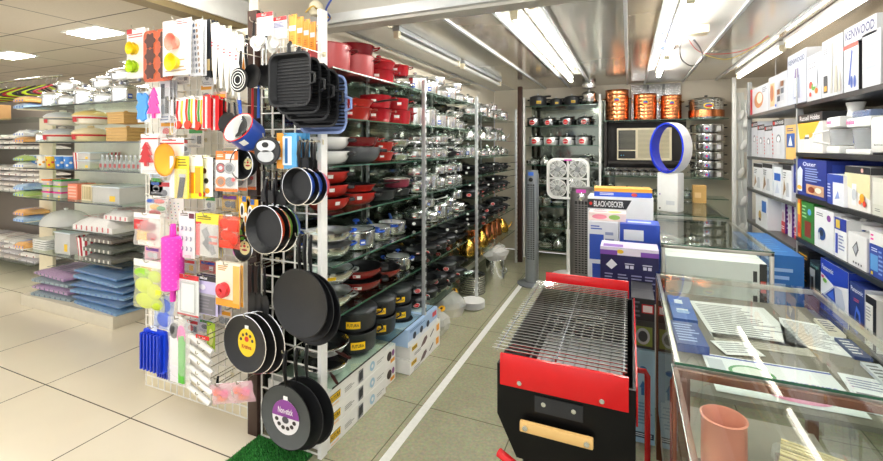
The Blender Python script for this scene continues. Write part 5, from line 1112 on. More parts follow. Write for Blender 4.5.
# copper pots shelf and air conditioner
SX0,SX1=bx(602),bx(729)
for z,lb,a,b in ((1.94,'green edged glass shelf carrying the copper pots',SX0,SX1),(1.2,'glass shelf of steel jars below the air conditioner',SX0,SX1),(.95,'glass shelf behind the ring fan at counter height',SX0,SX1),(.65,'low glass shelf behind the far display case',SX0,SX1)):
    o=tag(MB().box(a,BY,z-.008,b,6.6,z,SHELFG).build('glass_shelf',smooth=False),lb,'shelf'); MB().box(a,BY-.003,z-.008,b,BY,z,GEDGE).build('polished_edge',o,smooth=False)
tag(MB().box(SX0,6.585,1.3,bx(690),6.6,1.93,mat('dark_board','231c18',.5)).box(bx(604),6.3,1.3,bx(604)+.03,6.58,1.93,mat('dark_board','231c18',.5)).build('recess_board',smooth=False),'dark recess board around the air conditioner','board')
def ac():
    r=empty('air_conditioner'); w,h=.66,.43
    MB().box(-w/2,-.08,0,w/2,.15,h,CREAM,bev=.012).build('casing',r)
    g=MB().box(-w/2+.02,-.086,.14,-w/2+.23,-.08,h-.03,BLACK)
    for i in range(16): g.box(-w/2+.025,-.093,.15+i*.0155,-w/2+.225,-.084,.156+i*.0155,C('7a7768'))
    g.build('air_outlet',r); MB().box(-w/2+.02,-.087,.025,-w/2+.23,-.08,.125,BLK).box(-w/2+.05,-.09,.06,-w/2+.06,-.086,.07,C('5ac8ff')).box(-w/2+.08,-.09,.06,-w/2+.09,-.086,.07,C('5ac8ff')).build('control_panel',r)
    g=MB()
    for i in range(22): g.box(-w/2+.26,-.088,.04+i*.0168,w/2-.03,-.078,.05+i*.0168,C('b8b090'))
    g.build('grille',r); return r
o=ac(); o.location=(bx(617,6.4)+.33,6.4,1.41); tag(o,'cream air conditioner in the dark recess under the copper pots','air conditioner')
tag(MB().box(bx(604)+.04,6.31,1.36,bx(690)-.02,6.58,1.4,mat('dark_board','231c18',.5)).build('support_shelf',smooth=False),'dark ledge carrying the air conditioner','shelf')
def copper_pot(w,h,steel=False):
    def fn():
        r=empty('copper_pot'); R=w/2; mb=MB(); prof=[(0,0),(R*.96,0)]
        n=7
        for i in range(n): z0=.01+(h-.02)*i/n; z1=.01+(h-.02)*(i+1)/n; prof+=[(R*.97,z0),(R,(z0+z1)/2),(R*.97,z1)]
        prof+=[(R*1.03,h),(R*.94,h-.002),(R*.9,.02),(0,.02)]
        mb.lathe(prof,COPPER if not steel else STEEL,32); arcoval(mb,R+.003,h*.66,.035,.28,C('f2d43a')); arcoval(mb,R+.004,h*.66,.022,.2,C('4a6fc0')); arcoval(mb,R+.005,h*.62,.01,.2,RED)
        if steel: mb.lathe([(R*1.005,h*.1),(R*1.005,h*.45)],COPPER,32); 
        mb.build('body',r)
        for s_ in (-1,1): g=MB(); loopside(g,R*1.0,h*.72,GOLD if not steel else BLACK,s_,w=.035,out=.03,r=.006); g.build('handle',r)
        if steel: make_lid(r,R,h,STEEL,BLACK)
        return r
    return fn
for k,px,w_,h_,lb in (('cpA',617,.34,.42,'largest hammered copper pot at the left of the high shelf'),('cpB',645,.32,.35,'middle hammered copper pot on the high shelf'),('cpC',671,.28,.32,'right hammered copper pot above the ring fan')):
    put(k,copper_pot(w_*.9,h_),(bx(px,6.4),6.4,1.941),lb,'copper pot')
put('cpD',copper_pot(.4,.24,True),(bx(706,6.4),6.4,1.941),'steel and copper lidded casserole at the right of the high shelf','casserole')
GLIT=mat('holographic_foil','c9c9d8',.15,1,var=.9,scale=60,bump=1)
for j,px in enumerate((640,656,671)):
    put('glit',lambda:MB().box(-.11,-.02,0,.11,.02,.5,GLIT,bev=.002).build('foil_pack'),(bx(px,6.58) if False else bx(px,6.585),6.57,1.941),'sparkling silver foil pack behind the copper pots, %s from left'%ORD[j],'foil pack','foil packs')
for j in range(9): put('tiffin',KIND['tiffin'],(bx(608+j*8.5,6.3),6.3,1.201),'round steel jar in the front row under the air conditioner, %s from left'%ORD[j],'container','steel jars under the air conditioner',s=.68)
for j in range(9): put('tiffin',KIND['tiffin'],(bx(610+j*8.5,6.5),6.5,1.201),'steel container behind the jars under the air conditioner, %s from left'%ORD[j],'container','steel jars under the air conditioner',s=.68)
for q,z in enumerate((.95,.65)):
    for j in range(6): put('steel_cass',KIND['steel_cass'],(bx(612+j*15,6.4),6.4,z+.001),'steel casserole behind the ring fan, %s row, %s from left'%(['upper','lower'][q],ORD[j]),'pot','steel casseroles behind the ring fan',s=.8,rz=R90)
def bigcass():
    r=empty('large_casserole'); mb=MB(); two(mb,bodyprof(.19,.085,.98,curve=.01),STEEL,STEELD); arcpatch(mb,.191,.03,.06,-.25,-.05,C('3a62c4')); arcpatch(mb,.191,.02,.075,.45,.75,WHT); arcoval(mb,.192,.045,.012,.06,RED,off=-.15); mb.build('body',r)
    MB().lathe([(.193,.0),(.19,.01),(.12,.022),(0,.026)],STEEL,30).build('lid',r,loc=(0,0,.086))
    for s_ in (-1,1): g=MB(); loopside(g,.19,.06,BLACK if s_>0 else CHROME,s_,w=.04,out=.03,r=.007); g.build('handle',r)
    return r
for j in range(6): put('bigcass',bigcass,(bx(707,6.4),6.4,1.201+j*.114),'wide steel casserole with stickers in the tower right of the ring fan, %s from bottom'%ORD[j],'casserole','tower of wide casseroles')
tag(MB().box(bx(734,6.15)-.02,6.13,0,bx(734,6.15)+.02,6.17,2.42,WHITE,bev=.004).build('rack_post'),'white square post between the end wall and the boxed appliances','rack post')
tag(MB().box(-1.41,5.9,0,-1.35,5.96,2.42,DWOOD,bev=.004).build('wooden_post'),'dark brown post in the far left corner of the shop','post')
def spoonpack(w,h):
    r=empty('carded_ladle'); MB().box(-w/2,0,-h,w/2,.003,0,C('e9ece9')).build('hang_card',r,smooth=False); MB().tube([(-w*.1,-.01,-h*.1),(w*.1,-.014,-h*.6)],.006,WHITE,8).build('handle',r)
    mb=MB().lathe([(0,-1),(.7,-.7),(1,0),(.7,.7),(0,1)],WHITE,14); mb.v=[(a*w*.35,b_*.012,c_*h*.2) for a,b_,c_ in mb.v]; mb.build('bowl',r,loc=(w*.15,-.016,-h*.75),rot=(0,.4,0)); return r
for i,(px,py) in enumerate(((739,93),(742,122),(739,150),(742,178),(745,100),(745,205),(739,205))):
    hang('spk',spoonpack,px-4,py,px+5,py+30,'white plastic ladle pack hanging right of the white post, %s'%ORD[i],'carded ladle',6.2,nohook=True,group='white ladle packs by the post')
tag(MB().box(1.16,6.25,0,1.62,6.27,2.3,mat('ivory_back_panel','dcd6c6',.5)).build('backing_board',smooth=False),'ivory panel behind the hanging ladle packs','panel')
put('kraft',carton('cardboard_box',.13,.12,.2,'c9a05c',f=[('r',.1,.3,.6,.6,'e4c48a')]),(.74,5.74,0.951),'small brown cardboard box at the far end of the cases','box')
# ---------- RIGHT RACK (faces -X, front x=1.2) ----------
RX=1.2
SH=[(1.93,4.2,5.7),(1.49,4.22,5.7),(1.15,4.22,5.7),(.8,4.22,5.7),(1.92,2.3,4.18),(1.55,2.3,4.18),(1.23,2.3,4.18),(.9,2.3,4.18),(.5,2.3,4.18),(.35,4.22,5.7)]
GREYSH=mat('grey_metal_shelf','6d6f6e',.4,.4)
for i,(z,a,b) in enumerate(SH):
    tag(MB().box(RX-.01,a,z-.03,1.66,b,z,GREYSH if a>4 else mat('black_metal_shelf','1d1e20',.4)).build('metal_shelf',smooth=False),'%s metal shelf, %s bay of the boxed appliance rack'%(['top','second','third','fourth','top','second','third','fourth','fifth','lowest'][i],'far' if a>4 else 'near'),'shelf','shelves of the appliance rack')
for y,lb in ((5.72,'far end'),(4.2,'middle'),(2.28,'near end')): tag(MB().box(RX+.0,y-.015,0,RX+.04,y+.015,2.2 if y<5 else 2.3,GREYM,bev=.002).build('rack_post'),'grey post at the %s of the boxed appliance rack'%lb,'rack post')
def rbox(key,name,px0,px1,z,h,base,f,r=(),t=(),lb='',cat='box',d=.3,x=None,rz=0,l=(),top='',gap=.004):
    ya,yb=AX(px0,RX if x is None else x),AX(px1,RX if x is None else x); w=ya-yb-gap*2
    xx=(RX if x is None else x)+d/2+.004
    return put(key,carton(name,w,d,h,base,f,r,l,t),(xx,(ya+yb)/2,z+.001),fitl(lb),cat,None,rz=-R90+rz)
W='cdd0d6'
def blender_pic(c='b9bec8',x=.5): return [('p',[(x-.12,.1),(x+.12,.1),(x+.09,.35),(x-.09,.35)],'8a909c'),('p',[(x-.08,.36),(x+.08,.36),(x+.12,.75),(x-.12,.75)],c),('r',x-.1,.75,x+.1,.8,'3a3f48')]
# top shelf far -> near
rbox('t1','appliance_carton',750,768,1.93,.27,W,[('r',0,0,.12,1,'c01f2c'),('e',.5,.5,.25,.3,'c98a5c'),('e',.55,.55,.15,.2,'e8dccb'),('L',.7,.7,.95,.9,3,'8a8c94')],[],lb='white juicer carton with brown picture, farthest on the top shelf of the appliance rack')
rbox('t2','appliance_carton',768,787,1.93,.3,'c2c5cc',[('r',.1,.1,.35,.8,'d8b48a'),('e',.2,.5,.1,.25,'a86a44')]+[('r',.5+.2*(k%2),.2+.2*(k//2),.65+.2*(k%2),.35+.2*(k//2),['5a5f6a','b8bcc6','8a5a3a'][k%3]) for k in range(6)]+[('e',.45,.1,.04,.04,'2c6fd0')],lb='white carton with small grid of pictures, second on the appliance top shelf')
rbox('t3','appliance_carton',787,806,1.93,.4,'c2c5cc',[('r',0,.0,1,.97,'b4bacb'),('t','KENWOOD',.06,.8,.92,.9,'3a4468'),('p',[(.35,.1),(.7,.1),(.66,.55),(.4,.55)],'8f97b0'),('p',[(.42,.5),(.62,.5),(.6,.68),(.45,.68)],'6a4a8a'),('p',[(.4,.15),(.5,.15),(.5,.5),(.43,.5)],'ffffff')],lb='tall white kettle blender carton with dark lettering on the appliance top shelf',d=.36)
rbox('t4','appliance_carton',806,821,1.92,.33,'c2c5cc',[('r',.1,.72,.6,.82,'3a3c48'),('r',.12,.735,.58,.805,'f4f5f8'),('e',.3,.35,.12,.08,'c8402c'),('e',.5,.3,.14,.08,'5aa03a'),('e',.7,.2,.1,.06,'e0702c'),('e',.3,.15,.08,.05,'d83a2c'),('p',[(.5,.3),(.8,.3),(.75,.65),(.55,.65)],'d0d6e4')],[('L',.2,.2,.8,.8,7,'b8bcc8')],lb='white carton with vegetables printed, middle of the appliance top shelf',d=.32)
rbox('t5','appliance_carton',821,842,1.92,.38,'c2c5cc',[('L',.08,.75,.4,.85,3,'6a6c74'),('r',.1,.08,.3,.38,'2f3238'),('r',.13,.11,.27,.2,'d89a2c'),('p',[(.45,.05),(.55,.05),(.58,.9),(.5,.9)],'b0aea8'),('p',[(.65,.05),(.8,.05),(.78,.5),(.68,.5)],'a8a294'),('p',[(.85,.05),(.95,.05),(.93,.4),(.87,.4)],'c4beb0')],lb='white hand blender carton with grey tools printed, appliance top shelf')
rbox('t6','appliance_carton',843,858,1.92,.28,'c2c5cc',[('p',[(.3,.15),(.42,.15),(.62,.85),(.52,.88)],'2d4a9c'),('e',.55,.2,.09,.13,'34509c'),('e',.78,.2,.09,.13,'34509c'),('r',0,.92,1,1,'e8402c')],[('r',0,0,1,1,'17181c'),('t','morphy richards',.2,.04,.8,.96,'e83a1c',1)],lb='blue and white carton with black side and red lettering on top shelf',d=.16)
rbox('t7','appliance_carton',843,876,2.205,.1,'c2c5cc',[('t','KENWOOD',.05,.25,.95,.8,'2d2f6a'),],lb='long white carton with dark lettering lying above the blue one',d=.2)
rbox('t8','appliance_carton',861,880,1.92,.3,'c2c5cc',[('L',.2,.3,.8,.8,5,'9aa4c0')],lb='pale carton with fine print at the near end of the top shelf',d=.3)
# second row
bd=[('r',0,.84,1,1,'26272b'),('e',.14,.92,.07,.05,'e02a20'),('t','BLACK+DECKER',.25,.88,.95,.96,'e8e8ea'),('e',.55,.5,.2,.12,'8a8e96'),('e',.55,.5,.12,.07,'f3f4f6'),('p',[(.4,.1),(.7,.1),(.66,.42),(.45,.42)],'d4d7dc')]+[('r',.05,.1+.1*k,.13,.15+.1*k,'e0382c') for k in range(6)]
for j,(a,b,h_) in enumerate(((751,757,.36),(757,764,.32),(764,772,.3),(772,784,.34))): rbox('r2%d'%j,'appliance_carton',a,b,1.49,h_,W,bd if j else bd[:-6],lb='white carton with black band and red mark, second shelf far bay, %s from far end'%ORD[j])
rbox('r2e','appliance_carton',785,795.5,1.55 if False else 1.49,.28,'e4b86c',[('r',.1,.35,.9,.75,'2f5aa8'),('L',.15,.8,.85,.92,2,'2a3c7a'),('p',[(.3,.4),(.7,.4),(.5,.7)],'f0f0f2')],lb='tan carton with blue panel beside the yellow picture carton')
rbox('r2f','appliance_carton',797,822,1.55,.22,'f4f2ee',[('r',0,.0,1,1,'f5efe0'),('p',[(0,1),(.9,1),(.6,.5),(.1,.45)],'f2b53a'),('p',[(.3,.1),(.55,.1),(.5,.6),(.35,.6)],'e9eaec'),('p',[(.65,.12),(.85,.12),(.82,.55),(.68,.55)],'d8dade'),('r',.32,.45,.52,.52,'5a5e66')],[],t=[('r',0,0,1,1,'26272b')],lb='yellow and white mixer carton on the second shelf of the near bay')
rbox('r2g','appliance_carton',797,822,1.775,.06,'202124',[('t','Russell Hobbs',.1,.2,.9,.8,'e9e9ea')],lb='flat black carton with white lettering above the yellow one')
def processor():
    r=empty('food_processor'); MB().box(-.1,-.12,0,.1,.12,.05,WHITE,bev=.015).box(-.095,-.02,.05,.095,.11,.17,WHITE,bev=.02).build('base',r); MB().box(-.1,-.12,.17,.1,.12,.24,WHITE,bev=.02).build('head',r)
    MB().lathe([(0,0),(.075,0),(.08,.1),(0,.1)],filmmat('smoky_plastic','b8bcc0',.5),24,T(0,-.05,.055)).build('bowl',r); MB().lathe([(0,0),(.045,0),(.038,.04),(.045,.07),(.05,.09),(0,.09)],WHITE,20,T(0,.0,.24)).build('feed_chute',r)
    m2=MB(); m2.text('inalsa',-.08,-.0,-.01,.025,C('e81c9c'),T(0,-.121,.195,rx=R90)); m2.build('logo',r,smooth=False)
    MB().tube([(-.02,-.13,.15),(-.05,-.2,.13),(-.05,-.2,.08),(-.02,-.13,.06)],.008,WHITE,8).build('handle',r); return r
def jugmixer():
    r=empty('juicer_mixer'); MB().box(-.15,-.1,0,.15,.12,.03,WHITE,bev=.01).box(-.15,-.1,.16,.15,.12,.22,WHITE,bev=.02).box(.03,.0,.03,.14,.12,.16,WHITE,bev=.01).build('body',r)
    MB().lathe([(.058,0),(.07,.12),(.067,.12),(.055,.004),(0,.003)],filmmat('smoky_plastic','b8bcc0',.5),24,T(-.05,-.03,.032)).build('jug',r)
    g=MB(); g.tube([(-.11,-.04,.14),(-.16,-.05,.12),(-.165,-.05,.07),(-.105,-.04,.045)],.007,C('3c4a8a'),8); g.build('handle',r)
    m2=MB(); m2.text('inalsa',-.13,0,-.03,.028,C('e81c9c'),T(0,-.101,.18,rx=R90)); m2.build('logo',r,smooth=False)
    MB().box(-.12,-.08,.22,.1,.1,.26,filmmat('smoky_plastic2','8fa0c8',.5),bev=.01).build('lid',r); return r
def toaster():
    r=empty('toaster'); MB().box(-.15,-.09,.01,.15,.09,.21,WHITE,bev=.025).build('body',r); m2=MB(); m2.text('Black+Decker',-.1,0,.0,.01,C('5a5a60'),T(0,-.0905,.05,rx=R90)); m2.build('logo',r,smooth=False)
    MB().box(-.14,-.08,0,.14,.08,.012,BLACK,bev=.003).build('foot_plate',r); MB().box(-.11,-.05,.209,.11,-.02,.212,BLACK).box(-.11,.02,.209,.11,.05,.212,BLACK).build('slots',r); MB().box(.15,-.02,.12,.175,.02,.14,BLACK,bev=.004).build('lever',r); return r
put('proc',processor,(RX+.14,AX(832,RX+.02),1.551),'white food processor with pink logo on the near bay second shelf','food processor',rz=-R90)
put('jm',jugmixer,(RX+.13,AX(853,RX+.02)-.02,1.551),'white juicer with clear jug beside the food processor','juicer',rz=-R90)
put('toast',toaster,(RX+.11,AX(879,RX),1.551),'white rounded toaster at the near end of the second shelf','toaster',rz=-R90)
# third row
bd3=[('r',0,.86,1,1,'2b2c2e'),('L',.1,.6,.5,.8,3,'6a6c74'),('p',[(.4,.1),(.8,.1),(.7,.5),(.5,.5)],'c6cad0'),('p',[(.1,.1),(.4,.3),(.2,.6)],'a88a6a')]
for j,(a,b,h_) in enumerate(((753,762,.27),(762,772,.28),(773,781,.26),(782,791,.29))): rbox('r3%d'%j,'appliance_carton',a,b,1.15,h_,'eceef0',bd3 if j!=2 else [('r',0,0,1,1,'eef2f8'),('r',.1,.55,.9,.8,'2a62c0'),('p',[(.2,.1),(.8,.15),(.5,.5)],'d4dcec')],lb='white carton with %s, third shelf far bay, %s from far end'%(['dark top','dark top band','blue patch','dark top strip'][j],ORD[j]))
oster=[('r',0,0,1,1,'1c2f86'),('t','Oster',.32,.82,.72,.93,'eef1fa'),('p',[(.1,.1),(.3,.1),(.32,.7),(.24,.8),(.08,.6)],'dfe6f6'),('e',.22,.2,.08,.06,'f0b43a'),('r',.44,.08,.95,.34,'caa07a'),('e',.6,.2,.1,.08,'8a3a22'),('e',.8,.22,.09,.07,'f3ead8'),('L',.42,.4,.95,.78,6,'9fb2e6')]
rbox('r3o','appliance_carton',793,826,1.23,.27,'1c2f86',oster,[('r',.1,.1,.9,.9,'2a44a8')],lb='large navy blue carton with white lettering and kitchen picture, third shelf')
rbox('r3p','appliance_carton',826.5,843,1.23,.19,'eef1f8',[('r',0,.0,.35,1,'2440a4'),('r',0,.75,1,1,'2440a4'),('p',[(.45,.15),(.85,.2),(.8,.55),(.6,.68),(.5,.4)],'f7f9ff'),('p',[(.5,.2),(.8,.25),(.7,.5)],'8fa4dc'),('L',.05,.2,.3,.7,5,'c8d4f4')],lb='blue and white steam iron carton right of the navy one',x=1.18,d=.28)
rbox('r3q','appliance_carton',844,870,1.23,.25,'efece6',[('r',0,.84,1,1,'26272b'),('e',.7,.92,.05,.05,'d8a8a0'),('p',[(.0,.84),(1,.84),(1,.3),(0,.55)],'e4dcae'),('p',[(.3,.1),(.5,.1),(.5,.6),(.32,.6)],'f5f5f4'),('e',.4,.35,.09,.14,'c9ced4'),('e',.72,.3,.09,.1,'f0a81c'),('e',.82,.18,.06,.07,'d8382c'),('e',.66,.2,.05,.05,'e8702c')],[('r',0,.84,1,1,'3a3b3f'),('L',.2,.4,.8,.7,4,'a8aab0')],lb='cream carton with oranges and juicer picture, third shelf near bay')
rbox('r3r','appliance_carton',871,885,1.23,.2,'d9d8cc',[('L',.2,.1,.8,.2,2,'8a8a84'),('r',.05,.3,.95,.9,'e3e2d8')],lb='plain greyish carton at the near end of the third shelf')
# fourth row
rbox('r4a','appliance_carton',755,767,.8,.31,'eef1f4',[('r',.55,.5,.9,.85,'3a7ad0'),('e',.4,.35,.12,.15,'c8a85c'),('e',.4,.22,.1,.05,'3a3a3a')],lb='white and blue carton with lamp picture, fourth shelf of the far bay')
for j,(px,z_,c1,c2) in enumerate(((770,.83,'c8202c','6a2a8c'),(776,.86,'e8e4ea','7a3a9c'),(782,.82,'d83a44','54268a'))):
    put('tilt%d'%j,carton('gift_carton',.1,.12,.3,'ece8ee',f=[('r',0,0,1,.35,c1),('r',.0,.7,1,1,'d8dce6'),('e',.5,.5,.25,.15,'c8a0b0'),('L',.1,.1,.9,.22,2,'f6e8ec')],r=[('r',.0,.0,1,1,c2),('L',.1,.1,.9,.9,6,'e0d0f0')],l=[('r',0,0,1,1,c2)]),(RX+.16,AX(px,RX),.805),'red and purple slanted gift carton on the far bay fourth shelf, %s'%['farthest','middle','nearest'][j],'box','slanted gift cartons',rz=-R90,rx=0,ry=.0)
rbox('r4b','appliance_carton',786,795,.9,.3,'f2f3f0',[('e',.5,.45,.22,.12,'c8362c'),('L',.2,.75,.8,.9,2,'8aa07a'),('r',0,.93,1,1,'b8d0a0')],lb='white carton with red dot beside the orange one, fourth shelf',x=1.2) if False else None
rbox('r4c','appliance_carton',796.5,800,.9,.29,'e8731c',[('r',.1,.1,.9,.4,'d8381c'),('r',.1,.6,.9,.9,'f4c43a')],lb='orange upright carton on the fourth shelf of the near bay')
rbox('r4d','appliance_carton',800.5,813,.9,.29,'2d7a30',[('r',.3,.1,.8,.5,'8a2a22'),('e',.7,.75,.14,.08,'5aa0e8'),('L',.1,.55,.5,.9,4,'a8d8a0')],[('r',.1,.1,.9,.9,'3a8c3c')],lb='green upright carton on the fourth shelf of the near bay')
rbox('r4e','appliance_carton',813.5,833,.9,.27,'f1f2f3',[('L',.12,.8,.5,.9,2,'6a6e78'),('e',.78,.82,.1,.08,'8a3a9c'),('e',.42,.38,.2,.16,'2d4f8c'),('e',.42,.4,.1,.08,'0f1c3a'),('e',.3,.3,.06,.1,'c8ccd4')],[('L',.2,.2,.8,.8,7,'b8bcc6')],lb='white carton with round blue appliance picture, fourth shelf near bay')
rbox('r4f','appliance_carton',833.5,846,.9,.25,'f3f4f5',[('r',0,.7,1,1,'2438a0'),('r',.1,.1,.3,.6,'3a50b8'),('r',.15,.74,.5,.95,'e4c44a'),('L',.4,.2,.9,.6,5,'8a92b8')],[('L',.3,.1,.7,.9,2,'8a8c92')],lb='narrow white carton with blue top corner, fourth shelf near bay')
def iron_box():
    r=empty('steam_iron'); 
    sole=[(-.13,-.055),(.04,-.05),(.13,0),(.04,.05),(-.13,.055)]
    MB().prism(sole,0,.012,CHROME).build('soleplate',r); MB().prism([(a*.95,b*.95) for a,b in sole],.012,.05,WHITE).build('body',r)
    MB().tube([(-.11,0,.045),(-.12,0,.1),(-.05,0,.125),(.04,0,.11),(.08,0,.055)],[.018,.016,.018,.016,.02],WHITE,10).build('handle',r); MB().tube([(-.06,0,.135),(.03,0,.125)],.018,C('1f9aa8'),10).build('grip_insert',r)
    MB().prism(circ(14,.02,.012,.0,0),.0,.004,C('e81c9c'),T(.0,-.05,.03,rx=R90)).build('pink_badge',r,smooth=False); return r
rbox('r4g','appliance_carton',847,866,.9,.19,'f2f2f1',[('p',[(.25,.55),(.5,.8),(.6,.55),(.45,.3)],'5a5c60'),('p',[(.3,.55),(.48,.72),(.53,.55),(.44,.4)],'b8bcc4')]+[('r',.3+.15*k,.1,.36+.15*k,.16,'4a4c52') for k in range(4)],lb='white open display carton under the steam iron, fourth shelf')
put('iron',iron_box,(RX+.12,AX(857,RX+.05),1.093),'white steam iron with teal grip atop its carton','iron',rz=2.4,s=.72)
rbox('r4h','appliance_carton',868,884,.9,.17,'1f3c9c',[('L',.15,.78,.6,.92,2,'e8ecf8'),('r',.1,.2,.6,.7,'5fa0d8'),('L',.65,.1,.95,.9,6,'8fa8e0'),('r',.15,.05,.3,.15,'e8c83a')],lb='blue carton with pale picture at the near end of fourth shelf')
rbox('r4i','appliance_carton',868,884,1.073,.07,'f2f2f0',[('L',.1,.2,.3,.8,2,'e81c9c')],lb='flat white carton lying on the blue one, fourth shelf near end')
# fifth row
rbox('r5z','appliance_carton',771,784,.5,.33,'4a4c48',[('r',.1,.1,.3,.9,'e6e6e2'),('L',.4,.1,.9,.9,7,'9a9a90')],lb='grey carton with white side left of the black one, low shelf',x=1.2) if False else None
rbox('r5a','appliance_carton',797,808,.5,.33,'17181a',[('L',.1,.75,.9,.88,2,'e8a824'),('L',.1,.58,.7,.68,2,'d89a20'),('L',.1,.1,.9,.5,5,'c88a20')],[('r',.1,.1,.9,.9,'2a2a2a')],lb='black carton with amber print on the lowest visible shelf')
rbox('r5b','appliance_carton',809,819,.5,.28,'22303c',[('r',0,.0,.55,.8,'e6e9ea'),('t','DeLonghi',.1,.84,.9,.94,'8fd0c8'),('p',[(.15,.1),(.45,.1),(.4,.6),(.2,.6)],'3a3c40')],[('r',.1,.1,.9,.6,'d8dcdc')],lb='dark teal and white carton left of the blue iron carton')
pana=[('r',0,.0,1,1,'f3f5fa'),('p',[(0,1),(1,1),(1,.72),(.5,.6),(0,.72)],'1f3fb4'),('p',[(0,0),(1,0),(1,.12),(.5,.2),(.1,.32),(0,.25)],'2450c4'),('t','Panasonic',.06,.8,.5,.9,'f4f6ff'),('p',[(.1,.3),(.55,.62),(.8,.62),(.92,.35),(.85,.22),(.5,.2),(.3,.28)],'c4cbdc'),('p',[(.2,.33),(.55,.58),(.6,.3)],'1d3c9c'),('p',[(.3,.36),(.52,.52),(.55,.34)],'3f6ad8'),('e',.2,.6,.08,.04,'7ac04a'),('e',.12,.66,.06,.03,'d84a8a')]
rbox('r5c','appliance_carton',820,848,.5,.34,'f3f5fa',pana,[('r',0,.0,1,1,'1f3fb4')],t=[('r',0,0,1,1,'2446ac')],lb='blue and white steam iron carton with large iron picture, lowest shelf')
rbox('r5d','appliance_carton',848.5,864,.5,.3,'24367c',[('t','Panasonic',.1,.84,.9,.93,'eef1fa'),('L',.3,.66,.8,.73,2,'d8506c'),('p',[(.35,.1),(.55,.05),(.8,.25),(.75,.5),(.5,.6),(.35,.35)],'4a74d8'),('p',[(.42,.15),(.55,.12),(.7,.28),(.66,.44),(.5,.5)],'16275c')],[('r',0,0,1,1,'dfe4f0')],lb='indigo carton with blue iron sole picture, lowest shelf')
rbox('r5e','appliance_carton',864.5,876,.5,.28,'f0efec',[('r',0,.85,1,1,'1a1a1c'),('r',.7,0,1,1,'1a1a1c'),('p',[(.1,.1),(.2,.1),(.3,.35),(.2,.35)],'2a3a5a'),('L',.1,.5,.6,.8,5,'a8aab0')],lb='white carton with black edges right of the indigo one')
# low far bay
for j,(px,c_) in enumerate(((757,'3d6fb0'),(766,'8a8c86'),(775,'c8c6c0'),(785,'4a4c50'))): rbox('lo%d'%j,'appliance_carton',px-4,px+4,.35,.34,c_,[('L',.1,.3,.9,.8,5,'e0e0e0')],lb='low carton in the far bay bottom, %s from far end'%ORD[j])
put('bluebig',carton('appliance_carton',.26,.9,.82,'2f6fb4',f=[('L',.1,.7,.9,.9,3,'a8c8ec'),('r',.1,.2,.9,.5,'4a86c8')],t=[('L',.1,.1,.9,.9,8,'4f8ac8')],l=[('L',.1,.6,.9,.9,5,'a8c8ec')]),(1.0,4.25,.0),'big blue carton standing between the far case and appliance rack','box')
# ---------- DISPLAY CASES ----------
IN=C('efece4',.5); SILV=mat('case_aluminium','c4c0b6',.3,.8)
def case(label,x0,x1,y0,y1,zt,fm,pm,deck=.6,floorc='8a7a66',base=.3,lw=.011):
    r=empty('glass_display_case',((x0+x1)/2,(y0+y1)/2,0)); w,d=x1-x0,y1-y0
    MB().box(-w/2,-d/2,zt-.008,w/2,d/2,zt,CLEAR).build('glass_top',r,smooth=False)
    MB().box(-w/2,-d/2-.002,zt-.008,w/2,-d/2,zt,GEDGE).box(-w/2-.002,-d/2,zt-.008,-w/2,d/2,zt,GEDGE).build('polished_edge',r,smooth=False)
    for s_ in (-1,1): MB().box(s_*(w/2-.008)-.003,-d/2+.02,base,s_*(w/2-.008)+.003,d/2-.02,zt-.03,CLEAR).build('side_glass',r,smooth=False)
    MB().box(-w/2+.02,-d/2+.004,base,w/2-.02,-d/2+.009,zt-.03,CLEAR).build('front_glass',r,smooth=False)
    f=MB(); t=.016
    for a in (-1,1):
        f.box(a*(w/2-t/2)-t/2,-d/2,zt-.03,a*(w/2-t/2)+t/2,d/2,zt-.009,fm,bev=.002); f.box(-w/2,a*(d/2-t/2)-t/2,zt-.03,w/2,a*(d/2-t/2)+t/2,zt-.009,fm,bev=.002)
    f.build('top_frame',r)
    for a in (-1,1):
        for b in (-1,1): MB().box(a*(w/2-lw)-lw,b*(d/2-lw)-lw,0,a*(w/2-lw)+lw,b*(d/2-lw)+lw,zt-.03,pm,bev=.002).build('leg',r)
    MB().box(-w/2+.02,-d/2+.02,deck-.015,w/2-.02,d/2-.02,deck,C(floorc,.5)).build('inner_shelf',r,smooth=False)
    MB().box(-w/2+.02,-d/2+.02,.08,w/2-.02,d/2-.02,base,C('b9b2a4',.5)).build('base_cabinet',r,smooth=False)
    return tag(r,label,'display case')
ZT=.95; KX0,KX1=.118,.785
case('nearest glass display case with wooden edges holding a pink jar',KX0,KX1,.45,1.462,ZT,WALNUT,WALNUT,deck=.70,floorc='5d473a',lw=.018)
case('glass display case with papers under its top beside the grill',KX0+.01,KX1,1.478,2.5,ZT,SILV,mat('old_brown_wood','5e3116',.4,scale=8),deck=.86,floorc='7a7468',lw=.02)
case('glass display case in front of the ring fan, white carton at its end',.2,.82,3.25,4.58,ZT,SILV,SILV,deck=.5,floorc='c8d0c8')
case('farthest glass display case at the end wall',.21,.83,4.62,5.9,ZT,SILV,SILV,deck=.5,floorc='c8d0c8')
